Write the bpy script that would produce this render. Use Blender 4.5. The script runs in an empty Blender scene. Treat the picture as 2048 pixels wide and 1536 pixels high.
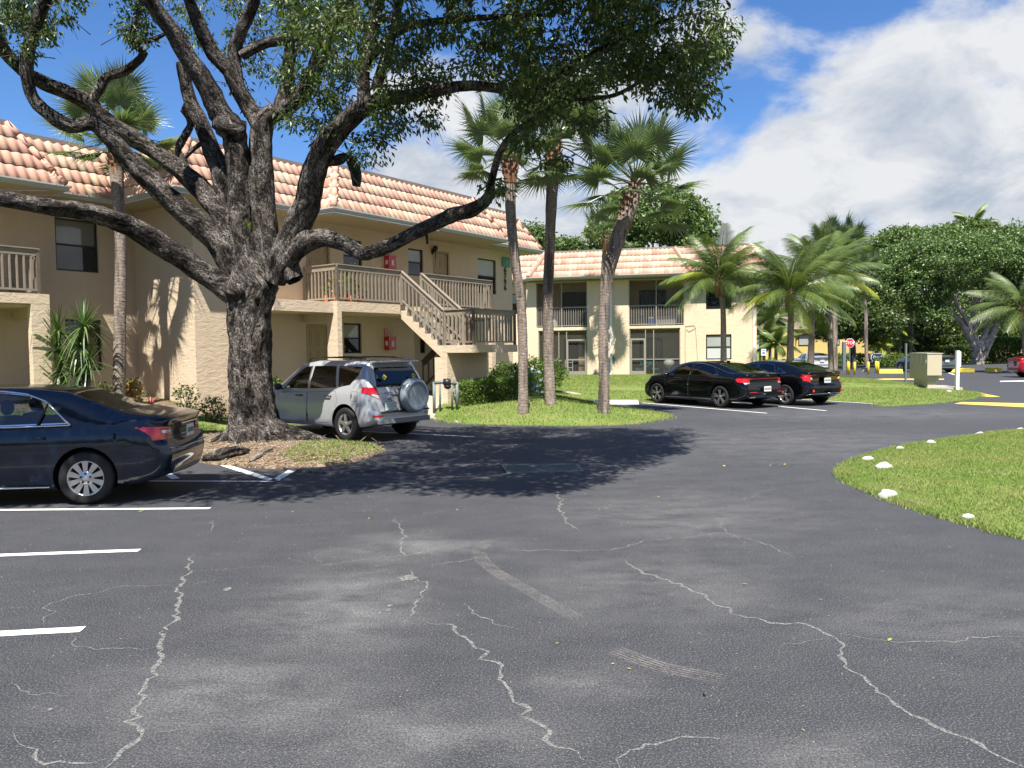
import bpy, bmesh, math, random
import numpy as np
from mathutils import Vector, Matrix, noise as mnoise
random.seed(7); RNG = np.random.default_rng(7)
sc = bpy.context.scene; COL = sc.collection
R = math.radians

# ------------------------------------------------------------------ camera
F_PX, CAM_H, PITCH, ROLL = 1540.0, 1.85, math.atan(67.3/1540), 0.0115
_X = np.array([1, 0, 0.]); _F = np.array([0, math.cos(PITCH), -math.sin(PITCH)]); _U = np.array([0, math.sin(PITCH), math.cos(PITCH)])
_r = math.cos(ROLL)*_X - math.sin(ROLL)*_U; _u = math.sin(ROLL)*_X + math.cos(ROLL)*_U
cam_data = bpy.data.cameras.new('camera'); cam = bpy.data.objects.new('camera', cam_data); COL.objects.link(cam)
cam_data.sensor_width = 36; cam_data.lens = F_PX/2048*36; cam_data.clip_start = 0.05; cam_data.clip_end = 3000
mw = Matrix.Identity(4)
for i in range(3):
    mw[i][0] = _r[i]; mw[i][1] = _u[i]; mw[i][2] = -_F[i]
mw[2][3] = CAM_H
cam.matrix_world = mw
sc.camera = cam

# ------------------------------------------------------------------ sun, sky, exposure
SUN_TRAVEL, SUN_EL = R(4.0), R(60.0)          # light travels towards azimuth 4 deg (clockwise from +Y), from 60 deg up
TO_SUN = Vector((-math.sin(SUN_TRAVEL)*math.cos(SUN_EL), -math.cos(SUN_TRAVEL)*math.cos(SUN_EL), math.sin(SUN_EL)))
sun_d = bpy.data.lights.new('sun', 'SUN'); sun_d.energy = 5.0; sun_d.angle = R(0.53); sun_d.color = (1.0, 0.945, 0.86)
sun = bpy.data.objects.new('sun', sun_d); COL.objects.link(sun)
sun.rotation_euler = TO_SUN.to_track_quat('Z', 'Y').to_euler(); sun.location = (0, -20, 40)
world = bpy.data.worlds.new('World'); sc.world = world; world.use_nodes = True
wn = world.node_tree.nodes; wl = world.node_tree.links; wn.clear()
def wnode(t, **k):
    n = wn.new(t)
    for a, b in k.items(): setattr(n, a, b)
    return n
SKY_OFF = (12.2, 5.1, 0); SKY_OFF2 = (11.3, 3.3, 0)
def build_sky():
    out = wnode('ShaderNodeOutputWorld'); sky = wnode('ShaderNodeTexSky', sky_type='NISHITA', sun_disc=False)
    sky.sun_elevation = SUN_EL; sky.sun_rotation = math.atan2(TO_SUN.x, TO_SUN.y)
    sky.air_density = 1.0; sky.dust_density = 0.4; sky.ozone_density = 3.0; sky.altitude = 0
    hs = wnode('ShaderNodeHueSaturation'); hs.inputs['Saturation'].default_value = 1.16; hs.inputs['Value'].default_value = 0.92
    wl.new(sky.outputs[0], hs.inputs['Color']); tint = wnode('ShaderNodeMix', data_type='RGBA', blend_type='MULTIPLY'); tint.inputs[0].default_value = 1.0; tint.inputs[7].default_value = (0.86, 1.0, 1.22, 1); wl.new(hs.outputs[0], tint.inputs[6])
    bg = wnode('ShaderNodeBackground'); bg.inputs[1].default_value = 0.066; wl.new(tint.outputs[2], bg.inputs[0])
    tc = wnode('ShaderNodeTexCoord'); sep = wnode('ShaderNodeSeparateXYZ'); wl.new(tc.outputs['Generated'], sep.inputs[0])
    def m(op, a, b=None, c=None, clamp=False):
        n = wnode('ShaderNodeMath', operation=op); n.use_clamp = clamp
        for i, v in enumerate((a, b, c)):
            if v is None: continue
            if isinstance(v, (int, float)): n.inputs[i].default_value = v
            else: wl.new(v, n.inputs[i])
        return n.outputs[0]
    zc = m('MAXIMUM', sep.outputs[2], 0.0); den = m('ADD', zc, 0.42)
    px = m('DIVIDE', sep.outputs[0], den); py = m('DIVIDE', sep.outputs[1], den)
    comb = wnode('ShaderNodeCombineXYZ'); wl.new(px, comb.inputs[0]); wl.new(py, comb.inputs[1])
    def nz(scale, detail, rough, off, dist=0.0, sx=1.0):
        mp = wnode('ShaderNodeMapping'); mp.inputs['Location'].default_value = off; mp.inputs['Scale'].default_value = (sx, 1, 1)
        wl.new(comb.outputs[0], mp.inputs[0])
        n = wnode('ShaderNodeTexNoise'); n.inputs['Scale'].default_value = scale; n.inputs['Detail'].default_value = detail
        n.inputs['Roughness'].default_value = rough; n.inputs['Distortion'].default_value = dist
        wl.new(mp.outputs[0], n.inputs['Vector']); return n.outputs[0]
    big = nz(2.1, 2, 0.5, SKY_OFF); fine = nz(4.2, 9, 0.56, SKY_OFF2, 0.25)
    # more cloud low down and towards the east (+X), open blue towards the west and overhead
    bias = m('MULTIPLY', m('ADD', m('MULTIPLY', sep.outputs[0], 0.60), m('MULTIPLY', zc, -0.95)), 0.40); bias = m('ADD', bias, 0.105); bias = m('SUBTRACT', bias, m('MULTIPLY', m('MAXIMUM', m('SUBTRACT', zc, 0.31), 0.0), 1.25))
    f = m('ADD', m('ADD', m('MULTIPLY', big, 0.40), m('MULTIPLY', fine, 0.60)), bias)
    ramp = wnode('ShaderNodeValToRGB'); ramp.color_ramp.elements[0].position = 0.445; ramp.color_ramp.elements[1].position = 0.56
    ramp.color_ramp.interpolation = 'EASE'; wl.new(f, ramp.inputs[0])
    # shading inside the clouds: grey-blue bellies, white rims
    fine2 = nz(5.0, 8, 0.6, (SKY_OFF2[0]+.04, SKY_OFF2[1]+.12, 0), 0.3); core = m('MULTIPLY', m('SUBTRACT', f, 0.50), 3.0, clamp=True)
    sh = m('ADD', m('MULTIPLY', core, 0.35), m('MULTIPLY', m('SUBTRACT', fine2, 0.42), 3.2), clamp=True)
    cr = wnode('ShaderNodeValToRGB'); e = cr.color_ramp.elements
    e[0].position = 0.12; e[0].color = (0.93, 0.95, 0.98, 1); e[1].position = 0.98; e[1].color = (0.50, 0.58, 0.71, 1)
    wl.new(sh, cr.inputs[0])
    cb = wnode('ShaderNodeBackground'); wl.new(cr.outputs[0], cb.inputs[0]); cb.inputs[1].default_value = 0.385
    mix = wnode('ShaderNodeMixShader'); wl.new(ramp.outputs[0], mix.inputs[0]); wl.new(bg.outputs[0], mix.inputs[1]); wl.new(cb.outputs[0], mix.inputs[2])
    wl.new(mix.outputs[0], out.inputs[0])
build_sky()
sc.view_settings.view_transform = 'Standard'; sc.view_settings.look = 'None'; sc.view_settings.gamma = 1.0
sc.view_settings.use_curve_mapping = False; sc.view_settings.exposure = 1.22
sc.cycles.max_bounces = 8; sc.cycles.transparent_max_bounces = 24; sc.cycles.use_denoising = True

# ------------------------------------------------------------------ pixel -> place (photo is 2048 x 1536)
def ray(x, y): return _F + (x-1024)/F_PX*_r - (y-768)/F_PX*_u
def gnd(x, y, z=0.0):
    d = ray(x, y); t = (z-CAM_H)/d[2]; p = d*t; return Vector((p[0], p[1], z))
def at(x, y, Y):
    d = ray(x, y); p = d*(Y/d[1]); return Vector((p[0], p[1], p[2]+CAM_H))
class Frame:
    """facade frame: u along the wall (to the right), v away from the camera, z up"""
    def __init__(s, az):
        if az > 0: s.d = np.array([math.sin(R(az)), math.cos(R(az))])
        else: s.d = -np.array([math.sin(R(az)), math.cos(R(az))])
        s.n = np.array([-s.d[1], s.d[0]])
    def p(s, u, v, z): return Vector((u*s.d[0]+v*s.n[0], u*s.d[1]+v*s.n[1], z))
    def on(s, x, y, v):
        d = ray(x, y); t = v/(d[0]*s.n[0]+d[1]*s.n[1]); q = d*t
        return q[0]*s.d[0]+q[1]*s.d[1], q[2]+CAM_H
    def onu(s, x, y, u):
        d = ray(x, y); t = u/(d[0]*s.d[0]+d[1]*s.d[1]); q = d*t
        return q[0]*s.n[0]+q[1]*s.n[1], q[2]+CAM_H
    def uv(s, x, y): return x*s.d[0]+y*s.d[1], x*s.n[0]+y*s.n[1]
A1 = Frame(35.9); A2 = Frame(-77.0)

# ------------------------------------------------------------------ objects
WL = {}
def link(o, parent=None, wloc=None):
    COL.objects.link(o)
    if parent is not None:
        o.parent = parent
    if wloc is not None:
        WL[o.name] = Vector(wloc); pl = WL.get(parent.name, Vector()) if parent is not None else Vector()
        o.location = Vector(wloc) - pl
    return o
def tag(o, label=None, cat=None, group=None, kind=None):
    if label: o['label'] = label
    if cat: o['category'] = cat
    if group: o['group'] = group
    if kind: o['kind'] = kind
    return o
def thing(name, label, cat, loc=(0, 0, 0), group=None, rz=0.0):
    o = bpy.data.objects.new(name, None); o.empty_display_size = 0.2
    link(o, None, loc); o.rotation_euler = (0, 0, rz); return tag(o, label, cat, group)
class MB:
    def __init__(s): s.v = []; s.f = []; s.m = []; s.mats = []; s.cur = 0; s.sm = []; s.smooth = False
    def mat(s, m):
        if m not in s.mats: s.mats.append(m)
        s.cur = s.mats.index(m); return s
    def add(s, vs, fs):
        b = len(s.v); s.v.extend([tuple(q) for q in vs])
        for f in fs: s.f.append(tuple(i+b for i in f)); s.m.append(s.cur); s.sm.append(s.smooth)
    def quad(s, a, b, c, d): s.add([a, b, c, d], [(0, 1, 2, 3)])
    def box8(s, P):   # P: 8 corners, bottom 4 ccw then top 4
        s.add(P, [(0, 3, 2, 1), (4, 5, 6, 7), (0, 1, 5, 4), (1, 2, 6, 5), (2, 3, 7, 6), (3, 0, 4, 7)])
    def box(s, x0, x1, y0, y1, z0, z1):
        s.box8([(x0, y0, z0), (x1, y0, z0), (x1, y1, z0), (x0, y1, z0), (x0, y0, z1), (x1, y0, z1), (x1, y1, z1), (x0, y1, z1)])
    def fbox(s, fr, u0, u1, v0, v1, z0, z1):
        s.box8([fr.p(u0, v0, z0), fr.p(u1, v0, z0), fr.p(u1, v1, z0), fr.p(u0, v1, z0), fr.p(u0, v0, z1), fr.p(u1, v0, z1), fr.p(u1, v1, z1), fr.p(u0, v1, z1)])
    def bar(s, a, b, w, h, up=Vector((0, 0, 1))):
        a = Vector(a); b = Vector(b); t = (b-a).normalized(); sd = t.cross(up)
        if sd.length < 1e-4: sd = Vector((1, 0, 0))
        sd.normalize(); n = sd.cross(t).normalized(); sd *= w/2; n *= h/2
        s.box8([a-sd-n, a+sd-n, b+sd-n, b-sd-n, a-sd+n, a+sd+n, b+sd+n, b-sd+n])
    def tube(s, pts, rad, k=8, caps=True, squash=None):
        pts = [Vector(p) for p in pts]; n = len(pts)
        if isinstance(rad, (int, float)): rad = [rad]*n
        ref = Vector((0.13, 0.21, 1)) if abs((pts[-1]-pts[0]).normalized().z) < 0.9 else Vector((1, 0.1, 0.05))
        vs = []
        for i, p in enumerate(pts):
            t = (pts[min(i+1, n-1)]-pts[max(i-1, 0)]).normalized()
            a = t.cross(ref).normalized(); b = a.cross(t).normalized(); ref = b if n > 2 else ref
            for j in range(k):
                th = 2*math.pi*j/k; vs.append(p + (a*math.cos(th)+b*math.sin(th))*rad[i])
        fs = [(i*k+j, i*k+(j+1) % k, (i+1)*k+(j+1) % k, (i+1)*k+j) for i in range(n-1) for j in range(k)]
        if caps: fs += [tuple(range(k))[::-1], tuple((n-1)*k+j for j in range(k))]
        s.add(vs, fs)
    def lathe(s, prof, k=32, axis='y', c=(0, 0, 0), arc=None):
        """prof: list of (along, radius)"""
        vs = []; a0, a1 = arc or (0, 2*math.pi); full = arc is None; kk = k if full else k+1
        for (h, r) in prof:
            for j in range(kk):
                th = a0+(a1-a0)*j/k; x = r*math.cos(th); z = r*math.sin(th)
                q = {'y': (x, h, z), 'z': (x, z, h), 'x': (h, x, z)}[axis]
                vs.append((q[0]+c[0], q[1]+c[1], q[2]+c[2]))
        fs = []
        for i in range(len(prof)-1):
            for j in range(k):
                j2 = (j+1) % kk if full else j+1
                fs.append((i*kk+j, i*kk+j2, (i+1)*kk+j2, (i+1)*kk+j))
        s.add(vs, fs)
    def sphere(s, c, rx, ry, rz, k=12, h=8):
        vs = []; c = Vector(c)
        for i in range(h+1):
            ph = math.pi*i/h
            for j in range(k):
                th = 2*math.pi*j/k; vs.append((c.x+rx*math.sin(ph)*math.cos(th), c.y+ry*math.sin(ph)*math.sin(th), c.z+rz*math.cos(ph)))
        s.add(vs, [(i*k+j, (i+1)*k+j, (i+1)*k+(j+1) % k, i*k+(j+1) % k) for i in range(h) for j in range(k)])
    def build(s, name, mat=None, parent=None, smooth=None, base=None, local=False):
        """world-space vertices -> object whose origin is the centre of its foot (unless local)"""
        v = np.array(s.v, dtype=float).reshape(-1, 3)
        if local: b = np.zeros(3)
        elif base is not None: b = np.array(base, dtype=float)
        else: lo = v.min(0); hi = v.max(0); b = np.array([(lo[0]+hi[0])/2, (lo[1]+hi[1])/2, lo[2]])
        me = bpy.data.meshes.new(name); me.from_pydata((v-b).tolist(), [], s.f)
        for m in ([mat] if mat else s.mats): me.materials.append(m)
        if not mat and len(s.mats) > 1: me.polygons.foreach_set('material_index', s.m)
        if smooth is not None: me.polygons.foreach_set('use_smooth', [smooth]*len(s.f))
        else: me.polygons.foreach_set('use_smooth', s.sm)
        me.update()
        o = bpy.data.objects.new(name, me)
        if local:
            link(o, parent); WL[o.name] = Vector()
        else: link(o, parent, b)
        return o
def arr_mesh(name, V, F, mat, parent=None, smooth=False, uvs=None):
    """fast mesh from numpy arrays: V (n,3), F (m,k)"""
    me = bpy.data.meshes.new(name); V = np.asarray(V, dtype=np.float32); F = np.asarray(F, dtype=np.int32); k = F.shape[1]
    me.vertices.add(len(V)); me.vertices.foreach_set('co', V.ravel()); me.loops.add(F.size); me.loops.foreach_set('vertex_index', F.ravel())
    me.polygons.add(len(F)); me.polygons.foreach_set('loop_start', np.arange(0, F.size, k, dtype=np.int32))
    me.polygons.foreach_set('loop_total', np.full(len(F), k, dtype=np.int32)); me.polygons.foreach_set('use_smooth', np.full(len(F), smooth))
    me.materials.append(mat); me.update(calc_edges=True)
    o = bpy.data.objects.new(name, me); link(o, parent); WL[o.name] = Vector()
    if parent is not None: o.location = -WL.get(parent.name, Vector())
    return o
def copy_tree(o, parent=None):
    c = o.copy(); COL.objects.link(c); c.parent = parent; WL[c.name] = WL.get(o.name, Vector())
    for ch in list(o.children): copy_tree(ch, c)
    return c

# ------------------------------------------------------------------ materials
def S(r, g, b): return tuple((c/255)**2.2 for c in (r, g, b))
class N:
    def __init__(s, name):
        s.m = bpy.data.materials.new(name); s.m.use_nodes = True; s.t = s.m.node_tree; s.t.nodes.clear()
        s.out = s.n('ShaderNodeOutputMaterial')
    def n(s, t, **k):
        x = s.t.nodes.new(t)
        for a, b in k.items(): setattr(x, a, b)
        return x
    def set(s, sock, v):
        if v is None: return
        if isinstance(v, bpy.types.NodeSocket): s.t.links.new(v, sock)
        elif isinstance(v, tuple) and len(v) == 3 and sock.type == 'RGBA': sock.default_value = (*v, 1)
        else: sock.default_value = v
    def tex(s, kind='Object'): return s.n('ShaderNodeTexCoord').outputs[kind]
    def pos(s): return s.n('ShaderNodeNewGeometry').outputs['Position']
    def map(s, vec, scale=(1, 1, 1), loc=(0, 0, 0), rot=(0, 0, 0)):
        x = s.n('ShaderNodeMapping'); s.set(x.inputs[0], vec); x.inputs['Scale'].default_value = scale; x.inputs['Location'].default_value = loc; x.inputs['Rotation'].default_value = rot
        return x.outputs[0]
    def noise(s, vec, scale, detail=4, rough=0.55, dist=0.0):
        x = s.n('ShaderNodeTexNoise'); s.set(x.inputs['Vector'], vec); x.inputs['Scale'].default_value = scale; x.inputs['Detail'].default_value = detail
        x.inputs['Roughness'].default_value = rough; x.inputs['Distortion'].default_value = dist; return x.outputs[0]
    def vor(s, vec, scale, feature='F1', out=0):
        x = s.n('ShaderNodeTexVoronoi', feature=feature); s.set(x.inputs['Vector'], vec); x.inputs['Scale'].default_value = scale; return x.outputs[out]
    def ramp(s, v, stops, interp='LINEAR'):
        x = s.n('ShaderNodeValToRGB'); s.set(x.inputs[0], v); cr = x.color_ramp; cr.interpolation = interp
        while len(cr.elements) < len(stops): cr.elements.new(0.5)
        for e, (p, c) in zip(cr.elements, stops):
            e.position = p; e.color = (*c, 1) if isinstance(c, tuple) else (c, c, c, 1)
        return x.outputs[0]
    def mix(s, f, a, b, mode='MIX'):
        x = s.n('ShaderNodeMix', data_type='RGBA', blend_type=mode); s.set(x.inputs[0], f); s.set(x.inputs[6], a); s.set(x.inputs[7], b); return x.outputs[2]
    def math(s, op, a, b=None, clamp=False):
        x = s.n('ShaderNodeMath', operation=op); x.use_clamp = clamp; s.set(x.inputs[0], a); s.set(x.inputs[1], b); return x.outputs[0]
    def bump(s, h, strength=0.3, dist=0.02):
        x = s.n('ShaderNodeBump'); s.set(x.inputs['Height'], h); x.inputs['Strength'].default_value = strength; x.inputs['Distance'].default_value = dist; return x.outputs[0]
    def pbr(s, color, rough=0.6, metal=0.0, normal=None, spec=0.5, coat=0.0, trans=0.0, sheen=0.0, finish=True):
        x = s.n('ShaderNodeBsdfPrincipled'); s.set(x.inputs['Base Color'], color); s.set(x.inputs['Roughness'], rough); s.set(x.inputs['Metallic'], metal)
        x.inputs['Specular IOR Level'].default_value = spec; x.inputs['Coat Weight'].default_value = coat; x.inputs['Coat Roughness'].default_value = 0.03
        x.inputs['Transmission Weight'].default_value = trans
        if normal is not None: s.set(x.inputs['Normal'], normal)
        if finish: s.set(s.out.inputs[0], x.outputs[0])
        return x.outputs[0]
    def rnd(s):
        """one random value per object and per loose piece"""
        a = s.n('ShaderNodeObjectInfo').outputs['Random']; b = s.n('ShaderNodeNewGeometry').outputs['Random Per Island']
        return s.math('FRACT', s.math('ADD', a, b))
def plain(name, col, rough=0.6, metal=0.0, coat=0.0, spec=0.5, var=0.12, scale=6.0, bump=0.0, bscale=60):
    k = N(name); p = k.tex(); n = k.noise(p, scale, 5)
    lo = tuple(c*(1-var) for c in col); hi = tuple(min(1, c*(1+var)) for c in col)
    c = k.mix(n, lo, hi); nm = k.bump(k.noise(p, bscale, 4), bump, 0.01) if bump else None
    k.pbr(c, rough, metal, nm, spec, coat); return k.m
M = {}
def mats():
    # stucco
    def stucco(name, col):
        k = N(name); p = k.pos(); big = k.noise(p, 0.6, 4); sm = k.noise(p, 9, 6, 0.6); st = k.noise(k.map(p, (3, 3, 0.35)), 1.3, 4)
        c = k.mix(k.ramp(big, [(0.3, 0.0), (0.7, 1.0)]), tuple(x*0.93 for x in col), tuple(min(1, x*1.05) for x in col))
        c = k.mix(k.math('MULTIPLY', k.ramp(st, [(0.45, 0.0), (0.75, 1.0)]), 0.22), c, tuple(x*0.72 for x in col))
        h = k.math('ADD', k.math('MULTIPLY', k.noise(k.map(p, (1, 1, 2.2)), 4.2, 5, 0.6, 0.8), 1.0), k.math('MULTIPLY', sm, 0.35))
        k.pbr(c, 0.9, 0, k.bump(h, 0.5, 0.035), 0.2); return k.m
    M['stucco'] = stucco('stucco', (0.57, 0.46, 0.335)); M['stucco2'] = stucco('pale_stucco', (0.60, 0.485, 0.345))
    M['yellow_wall'] = stucco('yellow_stucco', (0.50, 0.38, 0.15))
    # roof tile
    k = N('clay_tile'); rn = k.rnd(); p = k.pos()
    c = k.ramp(rn, [(0.0, (0.60, 0.35, 0.25)), (0.2, (0.62, 0.43, 0.31)), (0.38, (0.56, 0.30, 0.23)), (0.56, (0.64, 0.48, 0.34)), (0.7, (0.59, 0.36, 0.27)), (0.84, (0.65, 0.52, 0.37)), (0.95, (0.50, 0.23, 0.16))], 'CONSTANT')
    c = k.mix(k.math('MULTIPLY', k.noise(p, 3.0, 5), 0.55), c, (0.58, 0.37, 0.28)); c = k.mix(k.ramp(k.noise(p, 14, 6), [(0.5, 0.0), (0.85, 0.3)]), c, (0.34, 0.19, 0.14))
    k.pbr(c, 0.75, 0, k.bump(k.noise(p, 60, 3), 0.2, 0.004), 0.3); M['tile'] = k.m
    M['cap_tile'] = plain('cap_tile', (0.530, 0.296, 0.218), 0.75, var=0.25, scale=3)
    M['underlay_gap_shade'] = plain('roof_underlay', (0.05, 0.035, 0.03), 0.9)  # sheet under the tiles; also paints gap shade on the tile lips
    M['flashing'] = plain('ridge_flashing', (0.20, 0.16, 0.13), 0.6, var=0.2, scale=2)
    M['gutter'] = plain('gutter_paint', (0.406, 0.413, 0.406), 0.45, var=0.10, scale=1.5)
    M['soffit'] = plain('soffit_paint', (0.390, 0.320, 0.211), 0.8)
    M['white'] = plain('white_paint', (0.702, 0.702, 0.675), 0.5, var=0.06)
    M['bronze'] = plain('bronze_frame', (0.022, 0.02, 0.018), 0.4, 0.3)
    M['rail'] = plain('railing_paint', (0.235, 0.20, 0.155), 0.6, var=0.35, scale=3, bump=0.2)
    M['porch_frame'] = plain('porch_frame', (0.257, 0.234, 0.195), 0.5, 0.2)
    M['door'] = plain('door_paint', (0.343, 0.257, 0.148), 0.55, var=0.08)
    M['brown_rail'] = plain('dark_brown_rail', (0.05, 0.025, 0.018), 0.5)
    M['concrete'] = plain('concrete', (0.328, 0.296, 0.242), 0.85, var=0.25, scale=2.5, bump=0.3)
    M['red'] = plain('red_enamel', (0.50, 0.012, 0.02), 0.35, coat=0.4); M['black'] = plain('black_metal', (0.012, 0.012, 0.013), 0.45)
    M['green_sign'] = plain('green_sign', (0.02, 0.22, 0.13), 0.45); M['yellow'] = plain('yellow_paint', (0.72, 0.53, 0.04), 0.6, var=0.2, scale=4)
    M['faded_yellow'] = plain('faded_yellow', (0.55, 0.38, 0.16), 0.75, var=0.3, scale=2); M['grey_metal'] = plain('galvanised_metal', (0.13, 0.16, 0.15), 0.6, 0.2)
    M['terracotta'] = plain('terracotta', (0.45, 0.13, 0.06), 0.8); M['mailbox'] = plain('mailbox_paint', (0.42, 0.37, 0.27), 0.5, var=0.05)
    M['blue_sign'] = plain('navy_sign', (0.02, 0.035, 0.09), 0.4); M['blue'] = plain('blue_plastic', (0.02, 0.10, 0.42), 0.4); M['brown_roof'] = plain('brown_shingle', (0.20, 0.14, 0.12), 0.85, var=0.25, scale=1.5, bump=0.4, bscale=10)
    M['wood'] = plain('weathered_wood', (0.33, 0.2, 0.11), 0.8, var=0.3)
    k = N('parking_paint'); p = k.pos(); c = k.mix(k.ramp(k.noise(p, 38, 5, 0.7), [(0.56, 0.0), (0.74, 1.0)]), (0.72, 0.72, 0.70), (0.20, 0.20, 0.20)); k.pbr(c, 0.7, 0, None, 0.3); M['line'] = k.m
    k = N('yellow_road_paint'); c = k.mix(k.ramp(k.noise(k.pos(), 9, 6, 0.7), [(0.5, 0.0), (0.72, 0.7)]), (0.66, 0.46, 0.07), (0.25, 0.2, 0.12)); k.pbr(c, 0.7); M['yline'] = k.m
    # window glass
    def glass(name, col, rough=0.04, spec=0.8):
        k = N(name); p = k.pos(); k.pbr(k.mix(k.noise(p, 1.3, 3), col, tuple(x*0.7 for x in col)), rough, 0, k.bump(k.noise(p, 1.1, 2), 0.06, 0.05), spec); return k.m
    M['glass_dark'] = glass('window_glass_dark', (0.012, 0.014, 0.017)); M['glass_blind'] = glass('window_glass_blind', (0.20, 0.21, 0.19))
    M['glass_light'] = glass('window_glass_light', (0.36, 0.38, 0.36))
    k = N('blinds'); z = k.n('ShaderNodeSeparateXYZ'); k.set(z.inputs[0], k.pos()); w = k.math('FRACT', k.math('MULTIPLY', z.outputs[2], 20.0))
    k.pbr(k.ramp(w, [(0.0, (0.16, 0.17, 0.17)), (0.3, (0.5, 0.52, 0.5)), (1.0, (0.42, 0.44, 0.42))]), 0.5); M['blinds'] = k.m
    k = N('insect_screen'); tr = k.n('ShaderNodeBsdfTransparent'); df = k.pbr((0.045, 0.045, 0.042), 0.7, finish=False); mx = k.n('ShaderNodeMixShader')
    k.set(mx.inputs[0], 0.42); k.set(mx.inputs[1], tr.outputs[0]); k.set(mx.inputs[2], df); k.set(k.out.inputs[0], mx.outputs[0]); M['screen'] = k.m
    # asphalt with worn grey patches and pale aggregate
    k = N('asphalt'); p = k.pos(); g = k.noise(p, 95, 2, 0.8); g2 = k.noise(p, 55, 5, 0.85); big = k.noise(p, 0.33, 5, 0.6, 0.4); med = k.noise(k.map(p, (1, 1.7, 1)), 1.5, 7, 0.7)
    base = k.mix(big, (0.021, 0.023, 0.028), (0.032, 0.034, 0.040))
    wear = None
    for (cx, cy, sx, sy, amp) in ((-1.3, 5.6, 1.0, 1.6, 0.72), (-1.6, 4.1, 1.3, 0.9, 0.6), (-0.5, 3.6, 1.2, 0.7, 0.5), (1.1, 6.0, 1.6, 1.4, 0.42), (0.4, 4.2, 0.5, 0.35, 0.6), (1.9, 8.6, 2.2, 2.2, 0.42), (1.4, 3.4, 0.7, 0.5, 0.4), (3.0, 5.2, 1.6, 1.2, 0.3), (5.5, 15, 5, 4, 0.36), (10, 21, 7, 3, 0.4), (1.5, 12, 2, 1.6, 0.3), (-0.9, 7.2, 1.4, 0.9, 0.62)):
        q = k.map(p, (1/sx, 1/sy, 0), (-cx/sx, -cy/sy, 0)); ln = k.n('ShaderNodeVectorMath', operation='LENGTH'); k.set(ln.inputs[0], q)
        v = k.math('MULTIPLY', k.ramp(ln.outputs['Value'], [(0.0, 1.0), (1.0, 0.0)], 'EASE'), amp); wear = v if wear is None else k.math('MAXIMUM', wear, v)
    wear = k.math('ADD', k.math('MULTIPLY', wear, 1.25), 0.17); wm = k.math('MULTIPLY', wear, k.ramp(med, [(0.36, 0.15), (0.68, 1.25)]))
    c = k.mix(k.math('MULTIPLY', wm, k.ramp(g2, [(0.36, 0.0), (0.66, 1.0)])), base, (0.205, 0.203, 0.197))
    c = k.mix(k.math('MULTIPLY', k.ramp(g, [(0.54, 0.0), (0.64, 1.0)]), 0.7), c, (0.17, 0.17, 0.17)); c = k.mix(k.math('MULTIPLY', k.ramp(g, [(0.36, 1.0), (0.45, 0.0)]), 0.45), c, (0.012, 0.012, 0.014))
    c = k.mix(k.ramp(k.vor(p, 9.0), [(0.03, 0.5), (0.05, 0.0)]), c, (0.3, 0.3, 0.28))
    k.pbr(c, k.ramp(g2, [(0.3, 0.62), (0.7, 0.88)]), 0, k.bump(k.math('ADD', g, k.math('MULTIPLY', g2, 0.8)), 0.55, 0.006), 0.35); M['asphalt'] = k.m
    k = N('crack_dust'); p = k.pos(); tr = k.n('ShaderNodeBsdfTransparent'); a = k.ramp(k.noise(p, 75, 4, 0.8), [(0.40, 0.0), (0.58, 0.95)])
    d = k.pbr(k.mix(k.noise(p, 90, 3), (0.16, 0.165, 0.155), (0.28, 0.285, 0.265)), 0.9, 0, None, 0.2, finish=False); mx = k.n('ShaderNodeMixShader'); k.set(mx.inputs[0], a); k.set(mx.inputs[1], tr.outputs[0]); k.set(mx.inputs[2], d)
    k.set(k.out.inputs[0], mx.outputs[0]); M['crack'] = k.m
    k = N('tyre_scuff'); p = k.pos(); uv = k.tex('UV'); sp = k.n('ShaderNodeSeparateXYZ'); k.set(sp.inputs[0], uv)
    st = k.ramp(k.math('FRACT', k.math('MULTIPLY', sp.outputs[0], 6.0)), [(0.3, 1.0), (0.5, 0.15), (0.8, 0.15), (1.0, 1.0)]); bl = k.ramp(k.noise(p, 55, 3, 0.7), [(0.4, 0.2), (0.6, 1.0)]); bl = k.math('MULTIPLY', bl, k.math('MULTIPLY', k.ramp(sp.outputs[1], [(0.0, 0.0), (0.12, 1.0), (0.75, 1.0), (1.0, 0.0)]), 1.0))
    a = k.math('MULTIPLY', k.math('MULTIPLY', st, bl), k.ramp(k.noise(p, 5.0, 5, 0.7), [(0.34, 0.06), (0.62, 0.72)])); tr = k.n('ShaderNodeBsdfTransparent')
    ed = k.ramp(sp.outputs[0], [(0.0, 0.0), (0.12, 1.0), (0.88, 1.0), (1.0, 0.0)]); a = k.math('MULTIPLY', a, ed); d = k.pbr((0.25, 0.228, 0.208), 0.9, finish=False); mx = k.n('ShaderNodeMixShader'); k.set(mx.inputs[0], a); k.set(mx.inputs[1], tr.outputs[0]); k.set(mx.inputs[2], d); k.set(k.out.inputs[0], mx.outputs[0]); M['scuff'] = k.m
    # grass and soil
    def grass(name, a, b, dry):
        k = N(name); p = k.pos(); rn = k.n('ShaderNodeNewGeometry').outputs['Random Per Island']; c = k.mix(rn, a, b)
        c = k.mix(k.ramp(k.noise(p, 1.1, 5, 0.65), [(0.42, 0.0), (0.72, 0.75)]), c, dry)
        d = k.pbr(c, 0.65, 0, None, 0.25, finish=False); t = k.n('ShaderNodeBsdfTranslucent'); k.set(t.inputs[0], c); mx = k.n('ShaderNodeMixShader'); k.set(mx.inputs[0], 0.3); k.set(mx.inputs[1], d); k.set(mx.inputs[2], t.outputs[0])
        k.set(k.out.inputs[0], mx.outputs[0]); return k.m
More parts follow.
